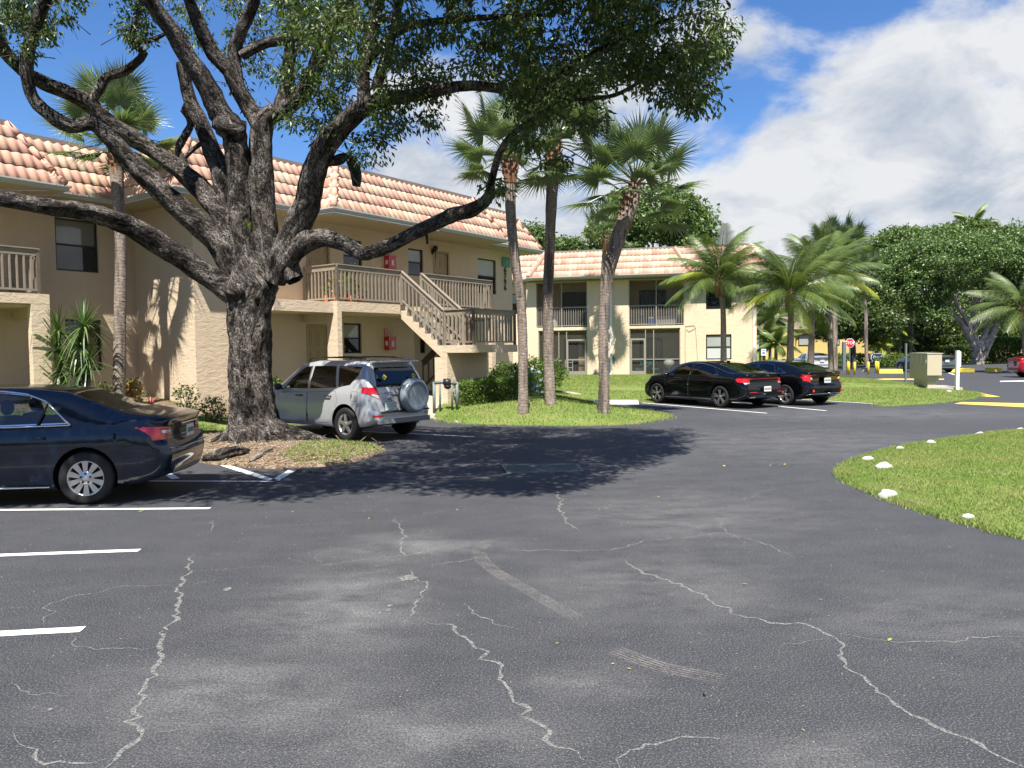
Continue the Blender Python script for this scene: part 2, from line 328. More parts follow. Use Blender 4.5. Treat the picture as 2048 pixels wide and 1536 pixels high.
    M['grass'] = grass('grass_blade', (0.135, 0.215, 0.042), (0.25, 0.335, 0.08), (0.32, 0.31, 0.115))
    k = N('lawn_soil'); p = k.pos(); k.pbr(k.mix(k.ramp(k.noise(p, 1.1, 5, 0.65), [(0.42, 0.0), (0.72, 0.75)]), k.mix(k.noise(p, 25, 5, 0.7), (0.085, 0.135, 0.032), (0.155, 0.21, 0.055)), (0.21, 0.205, 0.08)), 0.95, 0, k.bump(k.noise(p, 40, 4), 0.6, 0.03), 0.1); M['lawn'] = k.m
    k = N('mulch'); p = k.pos(); v = k.vor(k.map(p, (1, 1, 1)), 28, out=1); sp = k.n('ShaderNodeSeparateColor'); k.set(sp.inputs[0], v)
    k.pbr(k.ramp(sp.outputs[0], [(0.0, (0.05, 0.035, 0.025)), (0.3, (0.14, 0.09, 0.06)), (0.6, (0.23, 0.16, 0.115)), (0.85, (0.31, 0.26, 0.20)), (1.0, (0.14, 0.13, 0.05))]), 0.95, 0, k.bump(k.noise(p, 50, 4), 0.9, 0.03), 0.1); M['mulch'] = k.m
    # bark: dark furrows, pale lichen
    def bark(name, dark, mid, pale, amt, zs=0.35):
        k = N(name); p = k.tex('UV'); w = k.pos(); nzv = k.n('ShaderNodeTexNoise'); nzv.inputs['Scale'].default_value = 5.0; nzv.inputs['Detail'].default_value = 5; k.set(nzv.inputs['Vector'], w)
        q = k.mix(0.10, k.map(p, (1, 1, 1)), nzv.outputs[1]); v1 = k.noise(k.map(q, (44, 8, 1)), 1.0, 4, 0.6, 0.5); v2 = k.noise(k.map(q, (17, 2.6, 1)), 1.0, 3, 0.55, 0.9); nz = k.noise(k.map(p, (60, 22, 1)), 1.0, 5, 0.75); patch = k.ramp(k.noise(w, 2.6, 5, 0.6), [(0.40, 0.0), (0.64, 1.0)])
        fur = k.ramp(k.math('ADD', k.math('MULTIPLY', v1, 0.45), k.math('MULTIPLY', v2, 0.55)), [(0.41, 0.0), (0.56, 1.0)])
        c = k.mix(fur, dark, mid); c = k.mix(k.math('MULTIPLY', k.ramp(nz, [(0.485, 0.0), (0.56, 1.0)]), k.math('MULTIPLY', fur, k.math('ADD', k.math('MULTIPLY', patch, amt), 0.18))), c, pale)
        c = k.mix(k.math('MULTIPLY', patch, 0.22), c, tuple(x*0.55+y*0.45 for x, y in zip(mid, pale)))
        k.pbr(c, 0.9, 0, k.bump(k.math('ADD', k.math('MULTIPLY', fur, 1.3), k.math('MULTIPLY', nz, 0.6)), 1.0, 0.05), 0.12); return k.m
    M['bark'] = bark('furrowed_bark', (0.006, 0.005, 0.005), (0.066, 0.054, 0.046), (0.36, 0.33, 0.30), 0.8)
    M['bark_pale'] = bark('pale_bark', (0.20, 0.18, 0.15), (0.42, 0.38, 0.33), (0.6, 0.55, 0.5), 0.6)
    # palm trunk: ring scars
    k = N('palm_trunk'); p = k.tex('UV'); sp = k.n('ShaderNodeSeparateXYZ'); k.set(sp.inputs[0], p); w = k.pos()
    nz = k.noise(w, 5, 4); rings = k.math('FRACT', k.math('ADD', k.math('MULTIPLY', sp.outputs[1], 15.0), k.math('MULTIPLY', nz, 2.4))); rr = k.ramp(rings, [(0.0, 0.2), (0.22, 1.0), (0.8, 0.85), (1.0, 0.2)])
    c = k.mix(k.math('ADD', k.math('MULTIPLY', rr, 0.55), k.math('MULTIPLY', nz, 0.5)), (0.07, 0.055, 0.047), (0.25, 0.20, 0.165)); c = k.mix(k.ramp(k.noise(w, 14, 6, 0.7), [(0.45, 0.0), (0.7, 0.8)]), c, (0.36, 0.31, 0.27)); c = k.mix(k.ramp(k.noise(k.map(w, (4, 4, 0.4)), 1.6, 3), [(0.5, 0.0), (0.62, 0.75)]), c, (0.05, 0.04, 0.035))
    k.pbr(c, 0.9, 0, k.bump(k.math('ADD', k.math('MULTIPLY', rr, 0.5), nz), 0.5, 0.02), 0.15); M['palm_trunk'] = k.m
    M['palm_boot'] = plain('leaf_base_fibre', (0.19, 0.095, 0.05), 0.9, var=0.6, scale=12, bump=0.8, bscale=40)
    def leaf(name, stops, trans=0.35, rough=0.4, spec=0.4):
        k = N(name); c = k.ramp(k.rnd(), stops); c = k.mix(k.math('MULTIPLY', k.noise(k.pos(), 0.8, 2), 0.35), c, stops[-1][1])
        d = k.pbr(c, rough, 0, None, spec, finish=False); t = k.n('ShaderNodeBsdfTranslucent'); k.set(t.inputs[0], k.mix(0.5, c, (0.22, 0.34, 0.03), 'MIX')); mx = k.n('ShaderNodeMixShader'); k.set(mx.inputs[0], trans); k.set(mx.inputs[1], d); k.set(mx.inputs[2], t.outputs[0])
        k.set(k.out.inputs[0], mx.outputs[0]); return k.m
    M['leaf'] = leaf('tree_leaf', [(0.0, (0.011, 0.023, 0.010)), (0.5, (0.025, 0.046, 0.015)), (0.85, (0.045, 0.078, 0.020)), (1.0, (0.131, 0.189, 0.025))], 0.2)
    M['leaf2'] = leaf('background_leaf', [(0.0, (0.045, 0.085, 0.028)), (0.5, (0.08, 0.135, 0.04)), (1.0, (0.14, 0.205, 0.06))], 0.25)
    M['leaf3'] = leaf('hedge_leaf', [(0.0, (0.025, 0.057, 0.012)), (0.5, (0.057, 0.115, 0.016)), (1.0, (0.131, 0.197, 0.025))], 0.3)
    M['leaf_pale'] = leaf('lime_leaf', [(0.0, (0.066, 0.123, 0.016)), (0.6, (0.131, 0.213, 0.025)), (1.0, (0.230, 0.279, 0.041))], 0.35)
    M['croton'] = leaf('croton_leaf', [(0.0, (0.10, 0.14, 0.03)), (0.5, (0.30, 0.30, 0.05)), (0.8, (0.42, 0.30, 0.06)), (1.0, (0.30, 0.06, 0.03))], 0.2)
    M['sabal'] = leaf('fan_frond', [(0.0, (0.053, 0.090, 0.041)), (0.6, (0.107, 0.156, 0.066)), (1.0, (0.189, 0.238, 0.107))], 0.25, 0.35, 0.6)
    M['coco'] = leaf('feather_frond', [(0.0, (0.035, 0.065, 0.02)), (0.55, (0.07, 0.115, 0.028)), (1.0, (0.15, 0.19, 0.045))], 0.18, 0.4, 0.4)
    M['coco_yellow'] = leaf('yellowing_frond', [(0.0, (0.20, 0.26, 0.03)), (1.0, (0.42, 0.42, 0.06))], 0.4)
    M['yucca'] = leaf('yucca_leaf', [(0.0, (0.029, 0.061, 0.021)), (0.7, (0.066, 0.123, 0.033)), (1.0, (0.148, 0.221, 0.066))], 0.15, 0.35, 0.6)
    M['dead'] = plain('dead_frond', (0.203, 0.140, 0.070), 0.8, var=0.4); M['twig'] = plain('twig', (0.078, 0.058, 0.043), 0.9)
    M['flower'] = plain('pale_blue_petal', (0.48, 0.58, 0.85), 0.6); M['fallen'] = plain('fallen_leaf', (0.55, 0.33, 0.10), 0.7, var=0.4, scale=0.7); M['fallen_green'] = plain('fallen_green_leaf', (0.20, 0.30, 0.06), 0.6)
    M['stone'] = plain('limestone', (0.437, 0.421, 0.382), 0.9, var=0.25, scale=9, bump=0.6, bscale=25)
    # cars
    def paint(name, col, metal=0.35, rough=0.14, coat=0.3):
        k = N(name); fl = k.noise(k.tex(), 900, 1); k.pbr(k.mix(k.math('MULTIPLY', fl, 0.35), col, tuple(min(1, x*1.5) for x in col)), rough, metal, None, 0.4, coat); return k.m
    M['navy'] = paint('navy_car_paint', (0.0025, 0.007, 0.018), 0.0); M['silver'] = paint('silver_car_paint', (0.38, 0.39, 0.41), 0.28, 0.26, 0.8); M['silver2'] = paint('silver_wheel_cover_paint', (0.28, 0.32, 0.35), 0.4, 0.25)
    M['blackcar'] = paint('black_car_paint', (0.0018, 0.0022, 0.003), 0.0, 0.10); M['redcar'] = paint('red_car_paint', (0.28, 0.006, 0.015), 0.3, 0.14, 0.8); M['greycar'] = paint('grey_car_paint', (0.10, 0.13, 0.14), 0.5)
    M['seam'] = plain('panel_gap', (0.003, 0.003, 0.003), 0.6); M['trim'] = plain('black_trim', (0.012, 0.012, 0.012), 0.5); M['grey_trim'] = plain('grey_cladding', (0.16, 0.165, 0.17), 0.5)
    M['chrome'] = plain('chrome_trim', (0.62, 0.62, 0.62), 0.12, 1.0, var=0.02); M['alloy'] = plain('alloy_rim', (0.50, 0.50, 0.50), 0.28, 0.85, var=0.05); M['dark_alloy'] = plain('dark_alloy', (0.03, 0.03, 0.032), 0.35, 0.6)
    k = N('tyre_rubber'); k.pbr(k.mix(k.noise(k.tex(), 20, 4), (0.010, 0.010, 0.010), (0.022, 0.021, 0.02)), 0.75, 0, k.bump(k.noise(k.tex(), 130, 2), 0.2, 0.003), 0.3); M['tyre'] = k.m
    def cglass(name, f, tint):
        k = N(name); tr = k.n('ShaderNodeBsdfTransparent'); k.set(tr.inputs[0], k.mix(k.noise(k.pos(), 2, 2), tint, tuple(x*0.9 for x in tint))); gl = k.n('ShaderNodeBsdfGlossy'); gl.inputs['Roughness'].default_value = 0.02; k.set(gl.inputs[0], (1, 1, 1))
        fr = k.n('ShaderNodeFresnel'); fr.inputs[0].default_value = 1.5; mx = k.n('ShaderNodeMixShader'); k.set(mx.inputs[0], k.math('ADD', fr.outputs[0], f)); k.set(mx.inputs[1], tr.outputs[0]); k.set(mx.inputs[2], gl.outputs[0]); k.set(k.out.inputs[0], mx.outputs[0]); return k.m
    M['car_glass'] = cglass('car_glass', 0.02, (0.50, 0.54, 0.52)); M['tint_glass'] = cglass('tinted_car_glass', 0.03, (0.10, 0.11, 0.12))
    k = N('tail_lamp_red'); k.pbr((0.55, 0.006, 0.012), 0.12, 0, k.bump(k.vor(k.tex(), 45), 0.3, 0.01), 0.6, 1.0); M['lamp_red'] = k.m
    k = N('lamp_clear'); k.pbr(k.mix(k.vor(k.tex(), 60), (0.45, 0.43, 0.43), (0.8, 0.8, 0.8)), 0.1, 0.3, None, 0.6, 1.0); M['lamp_clear'] = k.m
    M['interior'] = plain('car_interior', (0.02, 0.021, 0.024), 0.8); M['plate'] = plain('licence_plate', (0.62, 0.66, 0.62), 0.4, var=0.1, scale=30); M['plate_green'] = plain('plate_green_print', (0.12, 0.38, 0.30), 0.4)
mats()
# ================================================================== GROUND
def P2(x, y): p = gnd(x, y, 0.0); return (p.x, p.y)
def inpoly(px, py, poly):
    ins = np.zeros(len(px), bool); n = len(poly)
    for i in range(n):
        x0, y0 = poly[i]; x1, y1 = poly[(i+1) % n]
        c = ((y0 > py) != (y1 > py)) & (px < (x1-x0)*(py-y0)/((y1-y0) if y1 != y0 else 1e-9)+x0); ins ^= c
    return ins
def edist(px, py, line):
    d = np.full(len(px), 1e9)
    for (x0, y0), (x1, y1) in zip(line[:-1], line[1:]):
        dx, dy = x1-x0, y1-y0; t = np.clip(((px-x0)*dx+(py-y0)*dy)/(dx*dx+dy*dy+1e-9), 0, 1); d = np.minimum(d, np.hypot(px-x0-t*dx, py-y0-t*dy))
    return d
def smooth_line(pts, step=0.25, closed=False):
    P = [np.array(p, float) for p in pts]; n = len(P); out = []
    rng = range(n if closed else n-1)
    for i in rng:
        p0, p1, p2, p3 = (P[(i-1) % n], P[i], P[(i+1) % n], P[(i+2) % n]) if closed else (P[max(i-1, 0)], P[i], P[i+1], P[min(i+2, n-1)])
        k = max(1, int(np.linalg.norm(p2-p1)/step))
        for j in range(k):
            t = j/k; out.append(tuple(0.5*((2*p1)+(-p0+p2)*t+(2*p0-5*p1+4*p2-p3)*t*t+(-p0+3*p1-3*p2+p3)*t**3)))
    if not closed: out.append(tuple(P[-1]))
    return out
# regions: edge = the part along the asphalt (the lawn rises behind it), back = the rest of the outline
EDGE0 = smooth_line([(-30, 7.2), (-10.2, 7.4), (-9.9, 9), (-9.8, 12.6)], 0.5) + smooth_line([(-9.0, 14.2), P2(385, 868), P2(460, 864), (-6.3, 17.55), (-6.75, 18.1), (-4.9, 20.6), (-2.75, 22.2), (-2.35, 22.3)], 0.4)
BACK0 = [(-3.2, 25.5), (2, 32), (-14, 34), (-34, 20)]
EDGE1 = smooth_line([P2(868, 838), P2(905, 845), P2(1000, 850), P2(1130, 852), P2(1250, 849), P2(1318, 840), P2(1338, 832), P2(1300, 823), P2(1230, 816), P2(1188, 812)], 0.3) + [P2(1186, 800), P2(1280, 803), P2(1298, 806), (6.97, 27.45), (9.3, 28.8), (11.7, 24.9)] + \
    smooth_line([(11.9, 24.8), P2(1760, 813), P2(1850, 808), P2(1905, 803), P2(1950, 796), P2(1960, 789), P2(1938, 784), P2(1880, 778), P2(1812, 768), P2(1745, 762), P2(1670, 754), P2(1600, 750), P2(1540, 748)], 0.6)
BACK1 = [(18, 60), (-18, 60), (-14, 34), (2, 32), (-2.2, 26.0)]
EDGE2 = smooth_line([(22, 17.6), (16, 17.4), P2(2048, 862), P2(1950, 873), P2(1860, 885), P2(1790, 898), P2(1720, 918), P2(1683, 938), P2(1679, 950), P2(1700, 966), P2(1760, 992), P2(1850, 1024), P2(1950, 1051), P2(2048, 1077), (5.9, 6.6), (8.5, 5.4), (14, 4.6), (22, 4.4)], 0.25)
BACK2 = [(25, 7), (26, 12), (25, 16)]
ISL = smooth_line([P2(384, 905), P2(400, 925), P2(470, 933), P2(560, 938), P2(680, 930), P2(768, 905), P2(740, 893), (-4.6, 15.6), (-5.3, 16.6), (-6.6, 16.9), (-8.2, 15.0), (-7.6, 13.6)], 0.25, True)
def hgt(x, y):
    x = np.atleast_1d(np.asarray(x, float)); y = np.atleast_1d(np.asarray(y, float)); z = np.zeros(len(x))
    for E_, B_, cap, s in ((EDGE0, BACK0, 0.80, 2.3), (EDGE1, BACK1, None, 2.6), (EDGE2, BACK2, 0.16, 1.3)):
        m = inpoly(x, y, E_+B_); d = edist(x[m], y[m], E_)
        c = cap if cap is not None else np.where(y[m] < 31, np.clip(0.50-(x[m]-1.5)*0.09, 0.20, 0.56), 0.42)
        if cap == 0.80: c = np.where(x[m] > -4.5, 0.62, 0.80)
        z[m] = 0.035 + c*(1-np.exp(-d/s))
    m = inpoly(x, y, ISL); d = edist(x[m], y[m], ISL+ISL[:1]); z[m] = 0.03+0.20*(1-np.exp(-d/0.7))
    return z
def H(x, y): return float(hgt([x], [y])[0])
def lawn_at(px, py):
    """place on the uneven ground seen at a pixel"""
    d = ray(px, py); z = 0.0
    for _ in range(25):
        t = (z-CAM_H)/d[2]; p = d*t; z = 0.6*z+0.4*H(p[0], p[1])
    t = (z-CAM_H)/d[2]; p = d*t; return Vector((p[0], p[1], H(p[0], p[1])))
def plane(name, x0, x1, y0, y1, z, mat, kind='structure'):
    b = MB(); b.quad((x0, y0, z), (x1, y0, z), (x1, y1, z), (x0, y1, z)); return tag(b.build(name, mat), kind=kind)
plane('ground', -900, 900, -500, 1300, -0.06, M['lawn'])
plane('asphalt_road', -70, 110, -40, 76, 0.0, M['asphalt'])
def sheet(name, outline, mat, step, skirt=0.06, hf=None):
    bm = bmesh.new(); vs = [bm.verts.new((x, y, 0)) for x, y in outline]; bm.faces.new(vs)
    xs = [p[0] for p in outline]; ys = [p[1] for p in outline]
    for ax, (a, b) in ((0, (min(xs), max(xs))), (1, (min(ys), max(ys)))):
        c = a+step
        while c < b:
            co = [0, 0, 0]; no = [0, 0, 0]; co[ax] = c; no[ax] = 1; bmesh.ops.bisect_plane(bm, geom=bm.verts[:]+bm.edges[:]+bm.faces[:], plane_co=co, plane_no=no, dist=1e-4); c += step
    bmesh.ops.triangulate(bm, faces=bm.faces[:])
    co = np.array([v.co[:2] for v in bm.verts]); z = (hf or hgt)(co[:, 0]*0.9999+np.mean(xs)*0.0001, co[:, 1]*0.9999+np.mean(ys)*0.0001)
    for v, h in zip(bm.verts, z): v.co.z = max(float(h), 0.03)
    be = [e for e in bm.edges if len(e.link_faces) == 1]; r = bmesh.ops.extrude_edge_only(bm, edges=be)
    for v in [g for g in r['geom'] if isinstance(g, bmesh.types.BMVert)]: v.co.z = -0.03
    bmesh.ops.recalc_face_normals(bm, faces=bm.faces[:])
    me = bpy.data.meshes.new(name); bm.to_mesh(me); bm.free(); me.materials.append(mat)
    for p in me.polygons: p.use_smooth = True
    o = bpy.data.objects.new(name, me); link(o, None, (0, 0, 0)); return tag(o, kind='structure')
sheet('lawn', EDGE0+BACK0, M['lawn'], 0.8); sheet('lawn', EDGE1+BACK1, M['lawn'], 1.0); sheet('lawn', EDGE2+BACK2, M['lawn'], 0.7)
sheet('mulch_bed', ISL, M['mulch'], 0.35)
# mulch strip along the left wall
u0, v0 = 10.3, 20.7
def strip(name, pts_uv, mat, dz=0.03, fr=A1):
    out = [tuple(fr.p(u, v, 0))[:2] for u, v in pts_uv]; o = sheet(name, out, mat, 0.6, hf=lambda x, y: hgt(x, y)+dz); return o
strip('mulch_bed', [(7.2, 18.9), (8.9, 18.6), (10.0, 18.0), (11.0, 17.1), (13.9, 16.6), (13.9, 18.1), (11.1, 18.1), (11.1, 20.9), (7.2, 20.9)], M['mulch'])
# concrete walkway from the parking to the stair
wk = [P2(866, 836), P2(905, 844), P2(935, 847)]; sheet('walkway', [(-2.75, 22.15), P2(866, 838), P2(915, 846), (-1.35, 20.6), (-1.6, 22.5), (-1.9, 25.2), (-3.2, 26.9), (-4.4, 26.2), (-3.1, 24.4)], M['concrete'], 0.5, hf=lambda x, y: 0.045+0.60*(1-np.exp(-np.maximum(0, y-21.3)/2.4)))
sheet('walkway', [P2(1030, 786), P2(1085, 797), (2.6, 28.9), (2.0, 29.4), (-0.4, 27.6), (-0.6, 27.0)], M['concrete'], 0.5, hf=lambda x, y: np.maximum(hgt(x, y), 0.0)+0.05)

def blades(name, outline, dens, hgt_rng, wid, seed, dmax=None):
    rg = np.random.default_rng(seed); o = np.array(outline); lo = o.min(0); hi = o.max(0); A = (hi-lo).prod()
    if dmax is not None: hi = np.array([min(hi[0], .72*dmax), min(hi[1], dmax)]); lo = np.array([max(lo[0], -.72*dmax), lo[1]]); A = (hi-lo).prod()
    n = int(A*dens); x = rg.uniform(lo[0], hi[0], n); y = rg.uniform(lo[1], hi[1], n)
    if dmax is not None: vis = (np.abs(x/np.maximum(y, .1)) < 0.70); x, y = x[vis], y[vis]
    m = inpoly(x, y, outline); x, y = x[m], y[m]
    z = hgt_(x, y, outline); n = len(x); a = rg.uniform(0, 2*np.pi, n); h = rg.uniform(*hgt_rng, n); w = wid*rg.uniform(.6, 1.3, n); lean = rg.uniform(0.15, 0.9, n)*h
    dx, dy = np.cos(a), np.sin(a); la = rg.uniform(0, 2*np.pi, n)
    V = np.zeros((n, 3, 3)); V[:, 0] = np.stack([x-dx*w, y-dy*w, z], 1); V[:, 1] = np.stack([x+dx*w, y+dy*w, z], 1); V[:, 2] = np.stack([x+np.cos(la)*lean, y+np.sin(la)*lean, z+h], 1)
    return tag(arr_mesh(name, V.reshape(-1, 3), np.arange(3*n).reshape(n, 3), M['grass']), 'short mown grass blades covering the lawns', 'grass', kind='stuff')
def hgt_(x, y, outline):
    gx = np.arange(x.min()-.3, x.max()+.6, .3); gy = np.arange(y.min()-.3, y.max()+.6, .3); G = hgt(*[q.ravel() for q in np.meshgrid(gx, gy)]).reshape(len(gy), len(gx)); fx = (x-gx[0])/.3; fy = (y-gy[0])/.3; i = fx.astype(int); j = fy.astype(int); fx -= i; fy -= j
    return np.maximum(G[j, i]*(1-fx)*(1-fy)+G[j, i+1]*fx*(1-fy)+G[j+1, i]*(1-fx)*fy+G[j+1, i+1]*fx*fy, .02)
blades('grass', EDGE2+BACK2, 3200, (0.015, 0.036), 0.0055, 11, 19)
blades('grass', EDGE1+BACK1, 420, (0.03, 0.06), 0.011, 12, 44)
blades('grass', EDGE0+BACK0, 500, (0.03, 0.06), 0.011, 13, 26)
def edge_tufts(line, n, seed, spread=0.10):
    rg = np.random.default_rng(seed); L = np.array(line); seg = np.linalg.norm(np.diff(L, axis=0), axis=1); c = np.concatenate([[0], np.cumsum(seg)]); t = rg.uniform(0, c[-1], n)
    x = np.interp(t, c, L[:, 0])+rg.normal(0, spread, n); y = np.interp(t, c, L[:, 1])+rg.normal(0, spread, n); vis = (np.abs(x/np.maximum(y, .1)) < .75) & (y > 5) & (y < 40); x, y = x[vis], y[vis]; n = len(x)
    z = np.maximum(hgt(x, y)-0.02, 0); a = rg.uniform(0, 6.28, n); h = rg.uniform(.02, .065, n); w = 0.007; la = rg.uniform(0, 6.28, n); le = rg.uniform(.3, 1.1, n)*h
    V = np.zeros((n, 3, 3)); V[:, 0] = np.stack([x-np.cos(a)*w, y-np.sin(a)*w, z], 1); V[:, 1] = np.stack([x+np.cos(a)*w, y+np.sin(a)*w, z], 1); V[:, 2] = np.stack([x+np.cos(la)*le, y+np.sin(la)*le, z+h], 1)
    tag(arr_mesh('grass', V.reshape(-1, 3), np.arange(3*n).reshape(n, 3), M['grass']), 'ragged grass fringe along the asphalt edge', 'grass', kind='stuff')
edge_tufts(EDGE2, 26000, 3, 0.05); edge_tufts(EDGE1[:90], 16000, 4); edge_tufts(EDGE0, 9000, 5)
# island: grass on its right half, bark litter on the left
rg = np.random.default_rng(21)
isl_r = [P2(600, 936), P2(680, 930), P2(768, 905), P2(740, 893), P2(660, 893), P2(600, 910), P2(560, 928)]
blades('grass', isl_r, 1100, (0.02, 0.07), 0.007, 14)
def litter(name, n, outline, mats_, size, label, cat):
    o = np.array(outline); X = rg.uniform(o.min(0), o.max(0), (n*3, 2)); X = X[inpoly(X[:, 0], X[:, 1], outline)][:n]; Z = hgt_(X[:, 0], X[:, 1], outline)+.012; V = []; F = []
    for (x, y), z in zip(X, Z):
        a = rg.uniform(0, 6.28); l = size*rg.uniform(.5, 1.5); w = l*0.25; c, s = math.cos(a), math.sin(a); t = rg.uniform(-.02, .03)
        b = len(V); V += [(x-c*l, y-s*l, z), (x-s*w, y+c*w, z+.006), (x+c*l, y+s*l, z+t), (x+s*w, y-c*w, z+.006)]; F.append((b, b+1, b+2, b+3))
    o = arr_mesh(name, V, F, mats_); return tag(o, label, cat, kind='stuff')
litter('leaf_litter', 2600, ISL, M['dead'], 0.035, 'dry brown leaf litter under the big tree', 'leaf litter')
litter('leaf_litter', 1500, ISL, M['stone'], 0.02, 'pale bark chips scattered around the trunk', 'bark chips')

# painted lines -----------------------------------------------------------------
def line(a, b, w=0.10, mat='line', z=0.004, name='parking_line'):
    a = Vector(a); b = Vector(b); t = (b-a).normalized(); s = Vector((-t.y, t.x, 0))*w/2; m = MB(); n = max(2, int((b-a).length/0.15)); rnd = random.Random(int(a.x*977+b.y*131))
    pts = [a.lerp(b, i/n) for i in range(n+1)]
    V = []
    for p in pts: k = rnd.uniform(-.006, .006); V += [(p.x-s.x*(1+k*8), p.y-s.y*(1+k*8), z), (p.x+s.x*(1-k*8), p.y+s.y*(1-k*8), z)]
    m.add(V, [(2*i, 2*i+2, 2*i+3, 2*i+1) for i in range(n)]); return tag(m.build(name, M[mat]), kind='structure')
line((-10, 9.26, 0), gnd(420, 1017), 0.085); line((-9, 6.66, 0), gnd(279, 1101), 0.095); line((-8, 4.46, 0), gnd(166, 1259), 0.105)
line(gnd(180, 962), gnd(548, 963), 0.08); line(gnd(548, 962), gnd(441, 928), 0.13); line(gnd(548, 962), gnd(600, 932), 0.13); line(gnd(352, 958), gnd(330, 945), 0.12)
line(gnd(700, 862), gnd(948, 873.5), 0.10)
line((4.45, 26.35, 0), gnd(1534, 826.6), 0.10); line((6.85, 27.6, 0), gnd(1652, 821.5), 0.10); line((9.2, 28.9, 0), (11.8, 24.4, 0), 0.10)
def quadp(name, pts, mat, z=0.004): b = MB(); b.add([(*P2(*p), z) for p in pts], [tuple(range(len(pts)))]); return tag(b.build(name, mat), kind='structure')
quadp('yellow_line', [(1908, 807.5), (1925, 804.2), (2300, 812), (2300, 820), (2048, 814.5)], M['yline'])
quadp('yellow_line', [(1925, 783.2), (1950, 783), (1975, 789), (2001, 793.5), (1982, 794), (1960, 792.5)], M['yline'])
quadp('yellow_line', [(1735, 759), (1752, 760.6), (1770, 759.6), (1888, 759.4), (1888, 757.6), (1770, 757.2)], M['yline'])
quadp('parking_line', [(1892, 744.5), (1895, 744.3), (1912, 749.6), (1907, 749.8)], M['line'])
quadp('parking_line', [(2000, 763.6), (2000, 762), (2100, 760.4), (2100, 762.2)], M['line'])
# a paler concrete apron beside the tree island
tag(sheet('concrete_apron', smooth_line([P2(566, 939), P2(640, 938), P2(720, 926), P2(775, 906), P2(860, 908), P2(880, 922), P2(780, 940), P2(660, 948)], .3, True), M['asphalt'], 1.0, hf=lambda x, y: x*0+0.03), kind='structure')

# cracks -------------------------------------------------------------------------
def crack(pts, w, seed):
    rnd = random.Random(seed); P = [gnd(*p) for p in pts]; out = [P[0]]
    for a, b in zip(P[:-1], P[1:]):
        n = max(2, int((b-a).length/0.045)); t = (b-a).normalized(); s = Vector((-t.y, t.x, 0)); off = 0
        for i in range(1, n+1): off = off*0.72+rnd.gauss(0, 0.019); out.append(a.lerp(b, i/n)+s*off*(1 if i < n else 0))
    V = []; n = len(out)
    for i, p in enumerate(out):
        t = (out[min(i+1, n-1)]-out[max(i-1, 0)]).normalized(); s = Vector((-t.y, t.x, 0)); ww = 0.95*w*rnd.uniform(.35, 1.2)*min(1, i/6+.15, (n-1-i)/6+.15)/2
        V += [(p.x-s.x*ww, p.y-s.y*ww, 0.0035+0.0000), (p.x+s.x*ww, p.y+s.y*ww, 0.0035)]
    b = MB(); b.add(V, [(2*i, 2*i+2, 2*i+3, 2*i+1) for i in range(n-1)]); tag(b.build('pavement_crack', M['crack']), kind='structure')
CR = [([(1245, 1120), (1300, 1150), (1380, 1180), (1425, 1205), (1480, 1232), (1540, 1247), (1600, 1247), (1655, 1270), (1680, 1300), (1690, 1335), (1740, 1370), (1790, 1410), (1850, 1440), (1895, 1465), (1960, 1490), (2070, 1545)], .030),
 ([(1655, 1270), (1740, 1279), (1860, 1284), (2060, 1276)], .016), ([(1655, 1270), (1620, 1282), (1560, 1294)], .014), ([(1900, 1466), (1820, 1473)], .012),
 ([(1110, 978), (1122, 1010), (1128, 1035), (1155, 1065)], .03), ([(1000, 1097), (1110, 1101), (1215, 1101), (1320, 1080), (1450, 1067), (1500, 1080), (1540, 1090), (1575, 1117)], .02),
 ([(388, 1110), (375, 1150), (355, 1180), (357, 1215), (335, 1260), (325, 1300), (295, 1360), (280, 1410), (250, 1445), (285, 1470), (240, 1505), (232, 1545)], .034),
 ([(232, 1515), (180, 1528), (90, 1530), (75, 1500), (40, 1490), (28, 1470)], .022), ([(285, 1468), (340, 1464), (385, 1460)], .013), ([(355, 1175), (420, 1165), (440, 1155)], .013), ([(355, 1172), (230, 1176), (160, 1190), (95, 1212), (88, 1235), (85, 1250)], .014),
 ([(145, 1262), (155, 1295), (240, 1298), (318, 1302)], .014), ([(30, 1360), (60, 1390), (140, 1392)], .014), ([(785, 1035), (805, 1060), (800, 1090), (812, 1112), (835, 1108), (900, 1095)], .024), ([(812, 1110), (740, 1120), (640, 1130), (560, 1120)], .014),
 ([(820, 1140), (835, 1165), (855, 1170), (835, 1200), (810, 1250)], .022), ([(928, 1205), (960, 1235), (985, 1248), (1040, 1260)], .02), ([(850, 1243), (905, 1250), (935, 1280), (965, 1300), (1000, 1340), (1020, 1380), (1060, 1440), (1100, 1490), (1180, 1525)], .028),
 ([(1240, 1545), (1250, 1510), (1290, 1490), (1360, 1475), (1460, 1468)], .02), ([(440, 1037), (415, 1065)], .018), ([(485, 1056), (600, 1050), (740, 1046)], .012), ([(390, 1108), (520, 1112)], .010), ([(845, 1140), (940, 1120), (1000, 1110)], .013), ([(820, 1035), (900, 1020)], .012), ([(1395, 1005), (1480, 1000), (1555, 975)], .018), ([(1430, 1030), (1440, 1055), (1470, 1075)], .02),
 ([(1660, 1000), (1560, 990)], .012), ([(640, 1130), (630, 1118), (650, 1105)], .012), ([(0, 1218), (85, 1215)], .010), ([(380, 1142), (450, 1138), (560, 1135)], .011)]
for i, (p, w) in enumerate(CR): crack(p, w, i)
